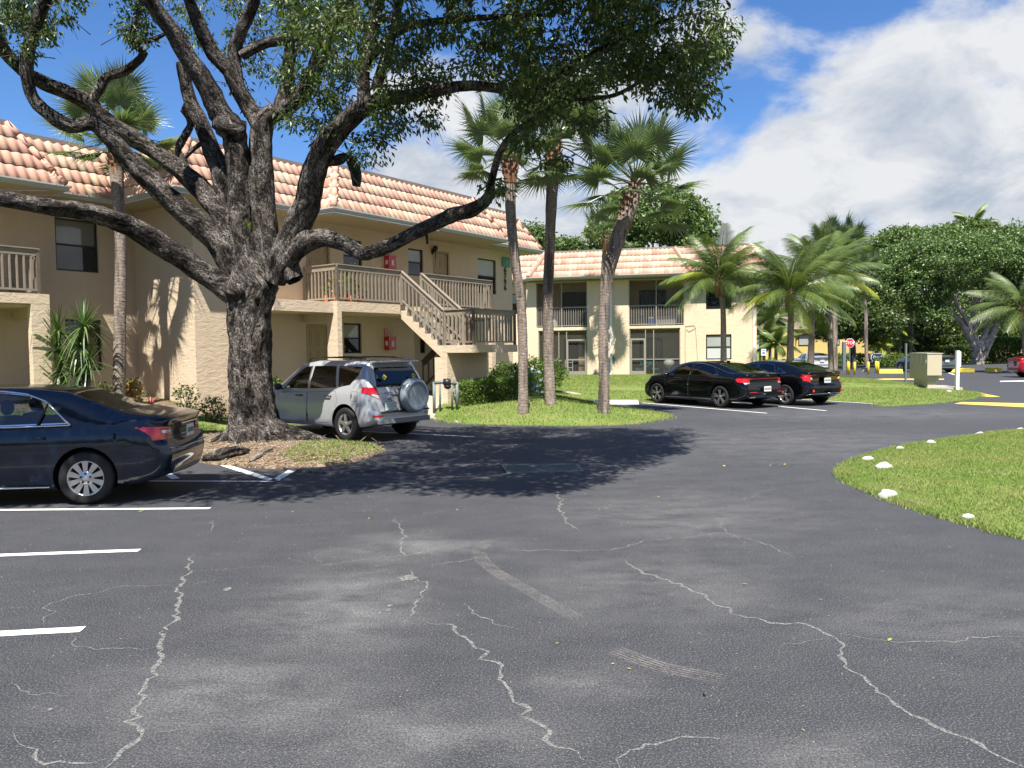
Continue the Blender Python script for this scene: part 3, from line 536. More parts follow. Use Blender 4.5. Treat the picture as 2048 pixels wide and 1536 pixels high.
# tyre scuffs
def scuff(pts, w):
    P = smooth_line([P2(*p) for p in pts], 0.06); V = []; n = len(P)
    for i, p in enumerate(P):
        a = np.array(P[max(i-1, 0)]); b = np.array(P[min(i+1, n-1)]); t = (b-a)/np.linalg.norm(b-a); s = np.array([-t[1], t[0]])*w/2; V += [(p[0]-s[0], p[1]-s[1], 0.006), (p[0]+s[0], p[1]+s[1], 0.006)]
    b = MB(); b.add(V, [(2*i, 2*i+2, 2*i+3, 2*i+1) for i in range(n-1)]); o = b.build('tyre_scuff', M['scuff']); me = o.data; uv = me.uv_layers.new(name='UVMap')
    for lp in me.loops: vi = lp.vertex_index; uv.data[lp.index].uv = (vi % 2, (vi//2)/n)
    tag(o, kind='structure')
scuff([(985, 1078), (958, 1105), (985, 1140), (1060, 1185), (1130, 1225), (1195, 1262)], .15); scuff([(1225, 1300), (1320, 1335), (1450, 1362)], .17)
for (x, y, w, h) in ((815, 1157, 26, 7), (455, 1179, 12, 4), (780, 1212, 7, 3), (776, 1221, 8, 3), (760, 1228, 6, 2), (100, 1420, 9, 3), (1640, 1200, 6, 2), (1900, 1095, 5, 2)):
    rnd = random.Random(x); b = MB(); n = 14; c = gnd(x, y); ex = (gnd(x+w*.8, y)-c).length; ey = abs(gnd(x, y+h).y-c.y)
    b.add([(c.x+math.cos(i*6.283/n)*ex*rnd.uniform(.5, 1.1), c.y+math.sin(i*6.283/n)*ey*rnd.uniform(.5, 1.1), 0.005) for i in range(n)], [tuple(range(n))]); tag(b.build('paint_spill', M['crack']), kind='structure')

# fallen leaves: each one a thing
LV = [(1258, 1338, 6, 0), (1226, 1328, 5, 0), (1490, 1169, 8, 1), (1780, 1280, 11, 1), (1115, 1287, 5, 1), (1606, 1461, 6, 1), (1866, 1357, 4, 1), (283, 1023, 8, 1), (1607, 1413, 5, 2), (100, 1420, 0, 0), (815, 1382, 5, 2), (108, 1485, 4, 2), (1448, 932, 8, 0), (1570, 929, 6, 0), (1541, 931, 4, 0), (1219, 1011, 4, 0), (1213, 1018, 4, 2), (1198, 1019, 3, 0), (1293, 1013, 4, 2), (1316, 994, 5, 0), (1221, 996, 3, 0), (1171, 988, 3, 0), (1340, 1010, 3, 0), (1118, 1015, 6, 1), (914, 1020, 5, 0), (738, 1037, 4, 0), (585, 1024, 4, 0), (1282, 1425, 4, 2), (1628, 1485, 3, 0), (1408, 1390, 8, 3)]
for i, (x, y, s, kx) in enumerate(LV):
    if s == 0: continue
    rnd = random.Random(i); c = gnd(x, y, 0.004); L = s/F_PX*c.y*0.9; a = rnd.uniform(0, 3.1); ca, sa = math.cos(a), math.sin(a); b = MB()
    pr = [(-1, 0, 0), (-.4, .32, .1), (.3, .3, .16), (1, 0, .05), (.3, -.3, .12), (-.4, -.32, .06)]
    b.add([(c.x+(p*ca-q*sa)*L, c.y+(p*sa+q*ca)*L, c.z+0.003+h*L) for p, q, h in pr], [(0, 1, 5), (1, 2, 4, 5), (2, 3, 4)])
    o = b.build('fallen_leaf', M[('fallen', 'fallen_green', 'dead', 'black')[kx]])
    if y < 940: wh = 'near the far edge of the right-hand lane'
    elif y < 1050: wh = 'in the loose scatter just beyond the tree shade' if x > 1000 else 'on the asphalt left of the drain grate'
    elif y < 1230: wh = 'on the asphalt right of the long curved tyre mark'
    elif y < 1345: wh = 'beside the end of the long crack' if x > 1500 else 'below the curved tyre mark, in front of the camera'
    else: wh = 'on the nearest asphalt, lower '+('left' if x < 700 else 'middle' if x < 1300 else 'right')+' foreground'
    tag(o, ('yellow-brown', 'green', 'dry brown', 'dark curled')[kx]+' fallen leaf '+wh, 'leaf', 'leaves scattered on the asphalt')

# loose grit on the asphalt
rg = np.random.default_rng(31); n = 1700; yy = 2.6+rg.uniform(0, 1, n)**1.6*16; xx = rg.uniform(-.68, .68, n)*yy; ok = hgt(xx, yy) == 0; xx, yy = xx[ok], yy[ok]; n = len(xx); s_ = rg.uniform(.002, .0052, n)*(.6+yy*.09); a_ = rg.uniform(0, 6.28, n)
V = np.zeros((n, 4, 3)); 
for q in range(3): V[:, q] = np.stack([xx+np.cos(a_+q*2.09)*s_, yy+np.sin(a_+q*2.09)*s_, np.full(n, .002)], 1)
V[:, 3] = np.stack([xx, yy, s_*.9], 1); F = (np.arange(n)[:, None, None]*4+np.array([[0, 1, 3], [1, 2, 3], [2, 0, 3]])).reshape(-1, 3)
tag(arr_mesh('grit', V.reshape(-1, 3), F, M['concrete']), 'tiny pale grit specks scattered over the asphalt', 'grit', kind='stuff')
# ================================================================== BUILDINGS
def wall_panel(b, fr, u0, u1, z0, z1, v, ops, rec=0.12, normal='v'):
    """wall sheet with rectangular openings (u0,u1,z0,z1) and reveals; lies at depth v (or, with normal='u', at u=v running along v)"""
    P = (lambda a, d, z: fr.p(a, v+d, z)) if normal == 'v' else (lambda a, d, z: fr.p(v+d, a, z))
    us = sorted({u0, u1, *[o[0] for o in ops], *[o[1] for o in ops]}); zs = sorted({z0, z1, *[o[2] for o in ops], *[o[3] for o in ops]})
    for a, c in zip(us[:-1], us[1:]):
        for e, f in zip(zs[:-1], zs[1:]):
            m, n = (a+c)/2, (e+f)/2
            if any(o[0] < m < o[1] and o[2] < n < o[3] for o in ops): continue
            b.quad(P(a, 0, e), P(c, 0, e), P(c, 0, f), P(a, 0, f))
    for (a, c, e, f) in ops:
        b.quad(P(a, 0, e), P(a, rec, e), P(a, rec, f), P(a, 0, f)); b.quad(P(c, 0, e), P(c, rec, e), P(c, rec, f), P(c, 0, f))
        b.quad(P(a, 0, f), P(a, rec, f), P(c, rec, f), P(c, 0, f)); b.quad(P(a, 0, e), P(a, rec, e), P(c, rec, e), P(c, 0, e))
def window(parent, fr, u0, u1, z0, z1, v, up='glass_blind', low='glass_dark', fm='bronze', fw=0.045):
    """single-hung window set back in its reveal: frame, sill rail, two panes"""
    b = MB(); v0, v1 = v+0.06, v+0.115; zm = z0+(z1-z0)*0.5
    b.fbox(fr, u0, u0+fw, v0, v1, z0, z1); b.fbox(fr, u1-fw, u1, v0, v1, z0, z1); b.fbox(fr, u0+fw, u1-fw, v0, v1, z1-fw, z1); b.fbox(fr, u0+fw, u1-fw, v0, v1, z0, z0+fw); b.fbox(fr, u0+fw, u1-fw, v0-0.008, v1, zm-fw/2, zm+fw/2)
    w = b.build('window', M[fm], parent)
    for (a, c, m, dv) in ((zm+fw/2, z1-fw, up, 0.0), (z0+fw, zm-fw/2, low, -0.012)):
        q = MB(); q.fbox(fr, u0+fw, u1-fw, v0+0.03+dv, v0+0.036+dv, a, c); q.build('pane', M[m], w)
    return w
def panel_door(parent, fr, u0, u1, z0, z1, v, knob_right=True):
    b = MB(); b.fbox(fr, u0, u1, v+0.05, v+0.09, z0, z1); W = u1-u0; Hh = z1-z0
    cols = ((0.12, 0.46), (0.54, 0.88)); rows = ((0.07, 0.30), (0.36, 0.66), (0.72, 0.93))
    for c0, c1 in cols:
        for r0, r1 in rows:
            a, c, e, f = u0+W*c0, u0+W*c1, z0+Hh*r0, z0+Hh*r1; t = 0.02
            for (p, q, r_, s_) in ((a, c, e, e+t), (a, c, f-t, f), (a, a+t, e+t, f-t), (c-t, c, e+t, f-t)): b.fbox(fr, p, q, v+0.038, v+0.05, r_, s_)
            b.fbox(fr, a+3*t, c-3*t, v+0.042, v+0.05, e+3*t, f-3*t)
    d = b.build('door', M['door'], parent); k = MB(); k.smooth = True; ku = u1-0.07 if knob_right else u0+0.07; p = fr.p(ku, v, z0+Hh*0.46); k.sphere(p, .03, .03, .03); k.sphere(p+Vector((0, 0, .16)), .02, .02, .02); k.build('knob', M['chrome'], d)
    f = MB(); f.fbox(fr, u0-0.07, u0, v-0.012, v+0.09, z0, z1+0.07); f.fbox(fr, u1, u1+0.07, v-0.012, v+0.09, z0, z1+0.07); f.fbox(fr, u0, u1, v-0.012, v+0.09, z1, z1+0.07); f.build('door_frame', M['door'], parent); return d
# ---- roof tiles
TW, TE = 0.222, 0.42                           # width of one roll, exposed length
def tile_mesh():
    n = 8; V = []; F = []; L = TE+0.07
    for j in range(n+1):
        t = j/n; x = (t-0.5)*TW*1.03; z = 0.0165*(1-math.cos(2*math.pi*t))
        V += [(x, -0.0, z+0.022), (x, L, z), (x, 0.0, z+0.004)]
    for j in range(n): a = 3*j; F += [(a, a+3, a+4, a+1), (a+2, a+5, a+3, a)]
    me = bpy.data.meshes.new('roof_tile'); me.from_pydata(V, [], F); me.materials.append(M['tile']); me.materials.append(M['underlay_gap_shade'])
    for p in me.polygons: p.material_index = p.index % 2  # lip faces dark: colour stands in for the shadow gap under each tile
    for p in me.polygons: p.use_smooth = len(p.vertices) == 4
    return me, np.array(V), F
TILE, TV, TF = tile_mesh()
def tiled_roof(parent, segs, fr, budget=300):
    """segs: (e0, e1, r0, r1, key) eave start/end, ridge start/end in world; tiles laid in courses on each slope"""
    spots = []
    for e0, e1, r0, r1 in segs:
        X = (e1-e0).normalized(); nrm = X.cross(r0-e0).normalized(); Y = nrm.cross(X).normalized()
        if Y.z < 0: Y = -Y
        Z = X.cross(Y); Ls = (r0-e0).dot(Y); a0 = (r0-e0).dot(X); a1 = (r1-e0).dot(X); Le = (e1-e0).length; rows = math.ceil(Ls/TE-0.1); ph = 0
        lo = min(0, a0); hi = max(Le, a1); n = int((hi-lo)/TW)+2
        for r_ in range(rows):
            s = r_*TE; k = (s+TE*0.45)/Ls; xa = a0*k; xb = Le+(a1-Le)*k
            for i in range(n):
                x = lo+(i+0.5)*TW
                if xa-0.02 <= x <= xb+0.02:
                    o = e0+X*x+Y*(s-0.05)+Z*(0.012+random.uniform(0, .006)); mt = Matrix((( *X, 0), (*Y, 0), (*Z, 0), (0, 0, 0, 1))).transposed(); a = mt @ Matrix.Rotation(random.uniform(-.012, .012), 4, 'Z'); a.translation = o
                    spots.append((o.length, a))
        b = MB(); dn = -Z*0.03; b.quad(e0+dn, e1+dn, r1+dn, r0+dn); b.build('roof_underlay', M['underlay_gap_shade'], parent)
    spots.sort(key=lambda q: q[0]); pl = WL[parent.name]
    for d, a in spots[:budget]:
        o = bpy.data.objects.new('roof_tile', TILE); COL.objects.link(o); o.parent = parent; a = a.copy(); a.translation = a.translation-pl; o.matrix_local = a
    rest = spots[budget:]
    if rest:
        T = np.array([np.array(a) for _, a in rest]); V = np.einsum('nij,vj->nvi', T[:, :3, :3], TV)+T[:, None, :3, 3]; nv = len(TV); F = np.array(TF); FF = (F[None]+np.arange(len(rest))[:, None, None]*nv).reshape(-1, 4)
        o = tag(arr_mesh('roof_tiles', V.reshape(-1, 3), FF, M['tile'], parent, True), kind='stuff'); o.data.materials.append(M['underlay_gap_shade']); o.data.polygons.foreach_set('material_index', np.arange(len(FF), dtype=np.int32) % 2)  # joined tiles: lips painted dark as gap shade too
def caps(parent, a, b, mat='cap_tile', r=0.088, n=None):
    L = (b-a).length; n = n or max(2, round(L/0.38)); t = (b-a)/n
    for i in range(n):
        m = MB(); m.smooth = True; p = a+t*i; m.tube([p-t*0.04, p+t*1.0], [r*1.12, r*0.92], 10, True); m.build('ridge_cap', M[mat], parent)
def mansard(parent, fr, path, z_e, rise, run, budget, capsat=(), gut=True, soff=0.8, side=1):
    """path: eave corners (u,v) left to right. outward side is -v. Builds gutter, slope tiles, flashing, hip caps"""
    P = [np.array(p, float) for p in path]; n = len(P); D = [(P[i+1]-P[i])/np.linalg.norm(P[i+1]-P[i]) for i in range(n-1)]; inw = [np.array([-d[1], d[0]]) for d in D]
    def off(i, r):
        if i == 0: return P[0]+inw[0]*r
        if i == n-1: return P[-1]+inw[-1]*r
        a, b = inw[i-1], inw[i]; m = a+b; m = m/np.linalg.norm(m); return P[i]+m*r/np.dot(m, a)
    W = lambda q, z: fr.p(q[0], q[1], z)
    Rr = [off(i, run) for i in range(n)]; segs = []
    for i in range(n-1): segs.append((W(P[i], z_e), W(P[i+1], z_e), W(Rr[i], z_e+rise), W(Rr[i+1], z_e+rise)))
    rf = bpy.data.objects.new('roof', None); link(rf, parent, W(P[0], z_e)); tiled_roof(rf, segs, fr, budget)
    f = MB()
    for i in range(n-1):   # flashing strip on the crest, level deck behind
        ti = lambda j, d: off(j, run+d)
        a, b = ti(i, -0.05), ti(i+1, -0.05); c, d = ti(i+1, 0.10), ti(i, 0.10); z0, z1 = z_e+rise-0.01, z_e+rise+0.10
        f.box8([W(a, z0), W(b, z0), W(c, z0), W(d, z0), W(a, z1), W(b, z1), W(c, z1), W(d, z1)])
        a, b = ti(i, 0.10), ti(i+1, 0.10); c, d = b+np.array([0, 3.0]), a+np.array([0, 3.0]); f.quad(W(a, z_e+rise), W(b, z_e+rise), W(c, z_e+rise), W(d, z_e+rise))
    f.build('roof_flashing', M['flashing'], parent)
    g = MB(); s = MB()
    for i in range(n-1):   # K-style gutter and soffit
        prof = [(-0.005, -0.125), (-0.055, -0.125), (-0.075, -0.07), (-0.115, -0.035), (-0.115, 0.0), (-0.10, 0.0), (-0.10, -0.02), (-0.005, -0.02)]
        A = [off(i, q[0]) for q in prof]; B = [off(i+1, q[0]) for q in prof]; vs = [W(A[j], z_e+prof[j][1]) for j in range(8)]+[W(B[j], z_e+prof[j][1]) for j in range(8)]
        g.add(vs, [(j, (j+1) % 8, 8+(j+1) % 8, 8+j) for j in range(8)]+[tuple(range(8)), tuple(range(15, 7, -1))])
        o0, o1, i0, i1 = off(i, -0.0), off(i+1, -0.0), off(i, soff+1.0), off(i+1, soff+1.0); zz = z_e-0.12-0.002*i; s.quad(W(o0, zz), W(o1, zz), W(i1, zz), W(i0, zz))
    g.build('gutter', M['gutter'], parent); s.build('soffit', M['soffit'], parent)
    for i in capsat: caps(rf, W(P[i], z_e+0.05), W(Rr[i], z_e+rise+0.05))
    return rf
# ---- railings: each baluster a part
def railing(parent, pts, h=1.0, sp=0.150, foot=0.09, posts=True, label=None):
    """pts: world points of the walking line, level or sloping"""
    rl = bpy.data.objects.new('railing', None); link(rl, parent, pts[0])
    for a, b in zip(pts[:-1], pts[1:]):
        L = (b-a); n = max(1, round(Vector((L.x, L.y, 0)).length/sp)); up = Vector((0, 0, 1)); c = MB(); c.bar(a+up*(h-0.05), b+up*(h-0.05), 0.045, 0.15); c.bar(a+up*(h+0.035), b+up*(h+0.035), 0.11, 0.028); c.build('handrail', M['rail'], rl)
        f = MB(); f.bar(a+up*foot, b+up*foot, 0.035, 0.045); f.build('bottom_rail', M['rail'], rl)
        for i in range(1, n):
            p = a.lerp(b, i/n); m = MB(); m.bar(p+up*(foot-0.02), p+up*(h-0.06), 0.036, 0.036, Vector((L.x, L.y, 0)).normalized()); m.build('baluster', M['rail'], rl)
        for p in (a, b):
            if posts: m = MB(); m.bar(p, p+up*(h-0.02), 0.07, 0.07, Vector((L.x, L.y, 0)).normalized()); m.build('post', M['rail'], rl)
    return rl

def main_building():
    fr = A1; B = thing('apartment_building', 'long beige stucco apartment block with outside stair and peach tiled roof', 'building', fr.p(14, 19, 0.5))
    Z0, Z1, ZF2, ZT = 0.3, 5.74, 3.28, 5.74
    def op(x0, y0, x1, y1, v): a, z1 = fr.on(x0, y0, v); c, z0 = fr.on(x1, y1, v); return (a, c, z0, z1)
    V = 18.05
    wins = [(op(686, 480, 725, 536, V), 'glass_dark', 'glass_dark'), (op(816, 496, 847, 549, V), 'glass_light', 'glass_dark'), (op(955, 515.5, 992.5, 589, V), 'blinds', 'glass_dark'), (op(687, 646, 724, 706.5, V), 'glass_light', 'glass_dark'), (op(458, 463, 472, 520, V), 'glass_dark', 'glass_dark')]
    wins[0] = ((wins[0][0][0], wins[0][0][1], 4.33, 5.33), 'blinds', 'glass_dark'); wins[1] = ((wins[1][0][0], wins[1][0][1], 4.42, 5.33), 'glass_light', 'glass_dark')
    wins[4] = ((12.3, 13.1, 4.3, 5.33), 'glass_dark', 'glass_dark')
    doors = [(14.86, 15.62, ZF2+.02, 5.31), (20.38, 21.12, ZF2+.02, 5.31), (14.8, 15.55, 0.55, 2.62)]
    b = MB(); wall_panel(b, fr, 11.2, 19.3, Z0, 2.95, V, [wins[3][0], doors[2]]); wall_panel(b, fr, 11.2, 25.03, 2.95, ZT, V, [wins[0][0], wins[1][0], wins[2][0], wins[4][0], doors[0], doors[1]]); b.build('wall', M['stucco'], B)
    b = MB(); wall_panel(b, fr, 22.6, 25.03, Z0, 2.95, V, []); wall_panel(b, fr, V, 26.0, Z0, ZT, 25.03, [], normal='u'); b.build('wall', M['stucco'], B)
    for w, up, lo in wins: window(B, fr, w[0], w[1], w[2], w[3], V, up, lo)
    for (a, c, e, f) in doors: panel_door(B, fr, a, c, e, f, V)
    # ground floor recess (breezeway) to the right of the extinguisher
    b = MB(); wr = op(842, 669, 853, 706, 19.5); wall_panel(b, fr, 19.3, 24, Z0, 2.95, 19.55, [wr]); wall_panel(b, fr, V, 19.55, Z0, 2.95, 19.3, [], normal='u'); wall_panel(b, fr, V, 19.55, Z0, 2.95, 22.6, [], normal='u'); b.build('recess_wall', M['stucco'], B)
    window(B, fr, wr[0], wr[1], wr[2], wr[3], 19.55, 'glass_dark', 'glass_dark')
    s = MB(); s.fbox(fr, 12.6, 22.6, 16.7, 19.6, 2.96, 3.26); s.build('balcony_slab', M['stucco'], B)
    # return wall at the left, far-left wall
    b = MB(); wall_panel(b, fr, V, 21.0, Z0, ZT, 11.2, [], normal='u'); b.build('wall', M['stucco'], B)
    VL = 20.85; wl1 = op(109, 436, 198, 541, VL); wl2 = op(130, 640, 205, 737, VL)
    wl1 = (wl1[0], wl1[1], 4.02, 5.36); wl2 = (wl2[0], wl2[1], 1.45, 2.78)
    b = MB(); wall_panel(b, fr, 0.0, 11.2, Z0, ZT, VL, [wl1, wl2]); b.build('wall', M['stucco'], B)
    window(B, fr, *wl1[:2], *wl1[2:], VL, 'glass_blind', 'glass_dark'); window(B, fr, *wl2[:2], *wl2[2:], VL, 'glass_dark', 'glass_dark')
    # balcony front panel with column (right)
    b = MB(); uL = 14.6; vF = 16.55
    b.fbox(fr, uL+0.16, 17.1, vF, vF+0.16, 3.0, ZF2)                       # front beam
    b.fbox(fr, uL, uL+0.16, vF, vF+0.16, Z0, ZF2)                           # corner column, front part
    b.fbox(fr, uL, uL+0.16, vF+0.16, vF+0.44, Z0, ZF2)                      # column, side part
    b.fbox(fr, uL, uL+0.16, vF+0.44, V-0.002, 2.74, ZF2)                       # side beam
    b.build('balcony_beam', M['stucco'], B)
    b = MB(); b.fbox(fr, 18.2, 21.9, vF, vF+0.16, 3.0, ZF2); b.fbox(fr, 21.7, 21.9, vF+.16, V-.002, 2.9, ZF2); b.fbox(fr, 21.68, 21.9, vF+0.003, vF+.157, Z0, 3.0); b.build('balcony_beam', M['stucco'], B)
    # left balcony
    b = MB(); b.fbox(fr, 0, 8.3, 19.3, 19.46, 3.05, ZF2); b.fbox(fr, 7.9, 8.3, 19.303, 19.50, Z0, 3.05); b.fbox(fr, 8.14, 8.3, 19.5, VL-0.002, 2.74, ZF2); b.build('balcony_beam', M['stucco'], B); s = MB(); s.fbox(fr, 0, 8.13, 19.47, VL-.002, 2.98, 3.25); s.build('balcony_slab', M['stucco'], B)
    railing(B, [fr.p(5.0, 19.36, ZF2), fr.p(8.1, 19.36, ZF2), fr.p(8.1, VL-.06, ZF2)])
    # staircase: down towards the camera, landing, second flight back under
    st = bpy.data.objects.new('staircase', None); link(st, B, fr.p(17.7, 15, 0.5)); u0, u1 = 17.2, 18.15; zl = 2.02; n = 7; v_top, v_bot = 16.62, 14.93
    for i in range(n):
        za = ZF2-(i+1)*(ZF2-zl)/n; vb = v_top-(i)*(v_top-v_bot)/n; va = v_top-(i+1)*(v_top-v_bot)/n
        if i < n-1: m = MB(); m.fbox(fr, u0+.02, u1, va, vb+0.03, za-0.20, za); m.build('step', M['concrete'], st)
    t = 0.14                                                        # stringers: sawtooth side slabs
    for uu in (u0, u1):
        m = MB()
        for i in range(n):
            za = ZF2-(i)*(ZF2-zl)/n; vb = v_top-i*(v_top-v_bot)/n; va = v_top-(i+1)*(v_top-v_bot)/n; z2 = ZF2-(i+1)*(ZF2-zl)/n-0.02
            lo0, lo1 = za-0.42, za-0.42-(ZF2-zl)/n
            m.box8([fr.p(uu, va, lo1), fr.p(uu+t, va, lo1), fr.p(uu+t, vb, lo0), fr.p(uu, vb, lo0), fr.p(uu, va, z2+.018), fr.p(uu+t, va, z2+.018), fr.p(uu+t, vb, z2+.018), fr.p(uu, vb, z2+.018)])
        m.build('stringer', M['stucco'], st)
    m = MB(); m.fbox(fr, u0, 19.32, 13.76, v_bot, zl-0.22, zl); m.build('landing', M['stucco'], st)
    m = MB(); m.fbox(fr, u0+0.002, 19.1, v_bot-0.14, v_bot-0.003, 0.25, zl-0.22); m.fbox(fr, u0+0.002, u0+.2, v_bot, v_bot+.35, .25, zl-.35); m.build('landing_wall', M['stucco'], st)
    z_g = 0.62
    for i in range(7):
        za = zl-(i+1)*(zl-z_g)/8; m = MB(); m.fbox(fr, 18.45, 19.3, v_bot+i*.27+.002, v_bot+(i+1)*.27+.03, za-.18, za); m.build('step', M['concrete'], st)
    up = Vector((0, 0, 1))
    railing(B, [fr.p(uL+.08, V-.05, ZF2), fr.p(uL+.08, vF+.08, ZF2), fr.p(17.2, vF+.08, ZF2)])
    railing(B, [fr.p(18.15, vF+.08, ZF2), fr.p(21.8, vF+.08, ZF2), fr.p(21.8, V-.05, ZF2)])
    for uu in (17.22, 18.12): railing(B, [fr.p(uu+.03, v_top, ZF2), fr.p(uu+.03, v_bot, zl)], foot=0.14)
    railing(B, [fr.p(u0+.05, v_bot-.03, zl), fr.p(u0+.05, 13.82, zl), fr.p(19.26, 13.82, zl), fr.p(19.26, v_bot-.03, zl)])
    r2 = bpy.data.objects.new('lower_railing', None); link(r2, B, fr.p(18.4, v_bot, 1)); a, c = fr.p(18.38, v_bot, zl), fr.p(18.38, v_bot+1.9, z_g)
    m = MB(); m.bar(a+up*.85, c+up*.85, .05, .2); m.build('handrail', M['brown_rail'], r2)
    for i in range(9): p = a.lerp(c, i/8); m = MB(); m.bar(p+up*.05, p+up*.85, .05, .05, Vector((0, 1, 0))); m.build('baluster', M['brown_rail'], r2)
    m = MB(); m.bar(a+up*.1, c+up*.1, .05, .06); m.build('bottom_rail', M['brown_rail'], r2)
    # roof
    ZE = 5.85
    mansard(B, fr, [(0, 19.3), (8.72, 19.3), (8.72, 20.08), (10.35, 20.08), (10.35, 17.28), (14.52, 17.28), (14.52, 16.52), (22.5, 16.52), (22.5, 17.28), (25.95, 17.28), (25.95, 22.0)], ZE, 1.38, 0.85, 300, capsat=(1, 4, 6, 7, 9))
    # drip lamp holders, wires
    return B
MAIN = main_building()

def second_building():
    fr = A2; V = 42.15; B = thing('apartment_building', 'cream two-storey apartment block with screened porches across the far lawn', 'building', fr.p(-2, 44, 0.4))
    ZF2 = 3.12; Z0 = 0.25; ZT = 5.6; G = ('porch_frame',)
    op = lambda x0, y0, x1, y1: (fr.on(x0, y0, V)[0], fr.on(x1, y1, V)[0], fr.on(x1, y1, V)[1], fr.on(x0, y0, V)[1])
    P = [(-8.3, -5.46, ZF2-.03, ZT-0.02), (-3.2, -0.28, ZF2-.03, ZT-0.02), (-8.2, -5.47, 0.40, 2.92), (-3.18, -0.48, 0.40, 2.95)]
    W = [(0.85, 2.15, 3.9, 5.12), (0.85, 2.15, 1.24, 2.57)]
    WL_ = [(-10.6, -9.45, 3.9, 5.05)]
    b = MB(); wall_panel(b, fr, -8.85, 3.42, Z0, ZT, V, P+W, 0.14); wall_panel(b, fr, V, 52, Z0, ZT, 3.42, [], normal='u'); b.build('wall', M['stucco2'], B)
    b = MB(); wall_panel(b, fr, -16, -8.85, Z0, ZT, V+.6, WL_, .14); wall_panel(b, fr, V, V+.6, Z0, ZT, -8.85, [], normal='u'); b.build('wall', M['stucco2'], B)
    for w, u, l in ((W[0], 'glass_dark', 'glass_dark'), (W[1], 'glass_light', 'blinds')): window(B, fr, *w, V, u, l, 'bronze', .06)
    window(B, fr, *WL_[0], V+.6, 'glass_light', 'glass_dark')
    # porches: floor, ceiling, back wall, sliding door, screens
    for i, (a, c, e, f) in enumerate(P):
        m = MB(); D = 1.9; m.fbox(fr, a-.15, c+.15, V+D, V+D+.1, e-.2, f+.1); m.fbox(fr, a-.25, a-.14, V+.145, V+D, e-.2, f+.1); m.fbox(fr, c+.14, c+.25, V+.145, V+D, e-.2, f+.1); m.fbox(fr, a-.12, c+.12, V+.145, V+D, e-.2, e-.001); m.fbox(fr, a-.12, c+.12, V+.145, V+D, f+.001, f+.1); pr = m.build('porch', M['stucco2'], B)
        da, dc = (a+1.15, c-.02) if i in (0, 2) else (a+.45, c-1.0); dt = e+2.05
        m = MB(); [m.fbox(fr, *q) for q in ((da, da+.07, V+D-.06, V+D-.01, e, dt), (dc-.07, dc, V+D-.06, V+D-.01, e, dt), (da, dc, V+D-.065, V+D-.012, dt-.07, dt), ((da+dc)/2-.03, (da+dc)/2+.03, V+D-.055, V+D-.012, e, dt))]; sd = m.build('sliding_door', M['bronze'], B)
        m = MB(); m.fbox(fr, da+.07, dc-.07, V+D-.04, V+D-.035, e+.03, dt-.07); m.build('pane', M['glass_dark'], sd)
        if i != 0:
            for q in range(10):
                uu = da+.1+(dc-da-.3)*q/10; m = MB(); m.fbox(fr, uu, uu+.07, V+D-.048, V+D-.042, e+.05, dt-.1); m.build('blind_slat', M['glass_blind'], sd)
        fm = MB(); vs = V+.05; t = .05
        fm.fbox(fr, a, a+t, vs, vs+.05, e, f); fm.fbox(fr, c-t, c, vs, vs+.05, e, f); fm.fbox(fr, a+t, c-t, vs, vs+.05, f-t, f)
        if i in (0, 1):
            mu = a+(c-a)*.5; fm.fbox(fr, mu-.03, mu+.03, vs, vs+.05, e, f-t); fm.fbox(fr, a+t, mu-.03, vs, vs+.05, e+1.05, e+1.12); fm.fbox(fr, mu+.03, c-t, vs, vs+.05, e+1.05, e+1.12); fm.fbox(fr, a+t, c-t, vs+.055, vs+.09, e+.06, e+.10)
            F_ = fm.build('screen_frame', M['porch_frame'], B); nb = 22
            for q in range(1, nb): uu = a+(c-a)*q/nb; m = MB(); m.fbox(fr, uu-.012, uu+.012, vs+.055, vs+.085, e+.10, e+1.06); m.build('baluster', M['porch_frame'], F_)
        else:
            mu1, mu2 = (a+.42*(c-a), a+.58*(c-a)) if i == 2 else (a+.32*(c-a), a+.48*(c-a)); dl, dr = (mu2, c-t) if i == 2 else (a+t, mu1)
            for mu in (mu1, mu2): fm.fbox(fr, mu-.025, mu+.025, vs, vs+.05, e, f-t)
            fm.fbox(fr, a+t, mu1, vs+.052, vs+.09, e+.86, e+.91) if i == 2 else fm.fbox(fr, mu1, c-t, vs+.052, vs+.09, e+.86, e+.91); F_ = fm.build('screen_frame', M['porch_frame'], B)
            m = MB(); [m.fbox(fr, *q) for q in ((dl, dl+.09, vs-.03, vs-.002, e, e+2.02), (dr-.09, dr, vs-.03, vs-.002, e, e+2.02), (dl+.09, dr-.09, vs-.03, vs-.002, e+1.93, e+2.02), (dl+.09, dr-.09, vs-.03, vs-.002, e+.86, e+.93), (dl+.09, dr-.09, vs-.03, vs-.002, e, e+.26))]; m.build('screen_door', M['porch_frame'], B)
        m = MB(); m.quad(fr.p(a, vs+.1, e), fr.p(c, vs+.1, e), fr.p(c, vs+.1, f), fr.p(a, vs+.1, f)); m.build('insect_screen', M['screen'], B)
    m = MB(); [m.fbox(fr, *q) for q in ((3.24, 3.36, V-.1, V-.005, .5, 5.5), (3.24, 3.36, V-.3, V-.1, .42, .52))]; m.build('downspout', M['white'], B)
    pd = fr.on(1222, 600, V)[0]; m = MB(); m.fbox(fr, pd-.06, pd+.06, V-.09, V-.005, .55, 5.4); m.fbox(fr, pd-.06, pd+.06, V-.35, V-.09, .45, .56); m.build('downspout', M['white'], B)
    m = MB(); uu = fr.on(1227, 715, V)[0]; m.fbox(fr, uu-.07, uu+.07, V-.06, V-.002, 1.15, 1.42); m.build('meter_box', M['grey_metal'], B)
    # loose cable on the wall
    q = lambda x, y: fr.p(fr.on(x, y, V)[0], V-.03, fr.on(x, y, V)[1])
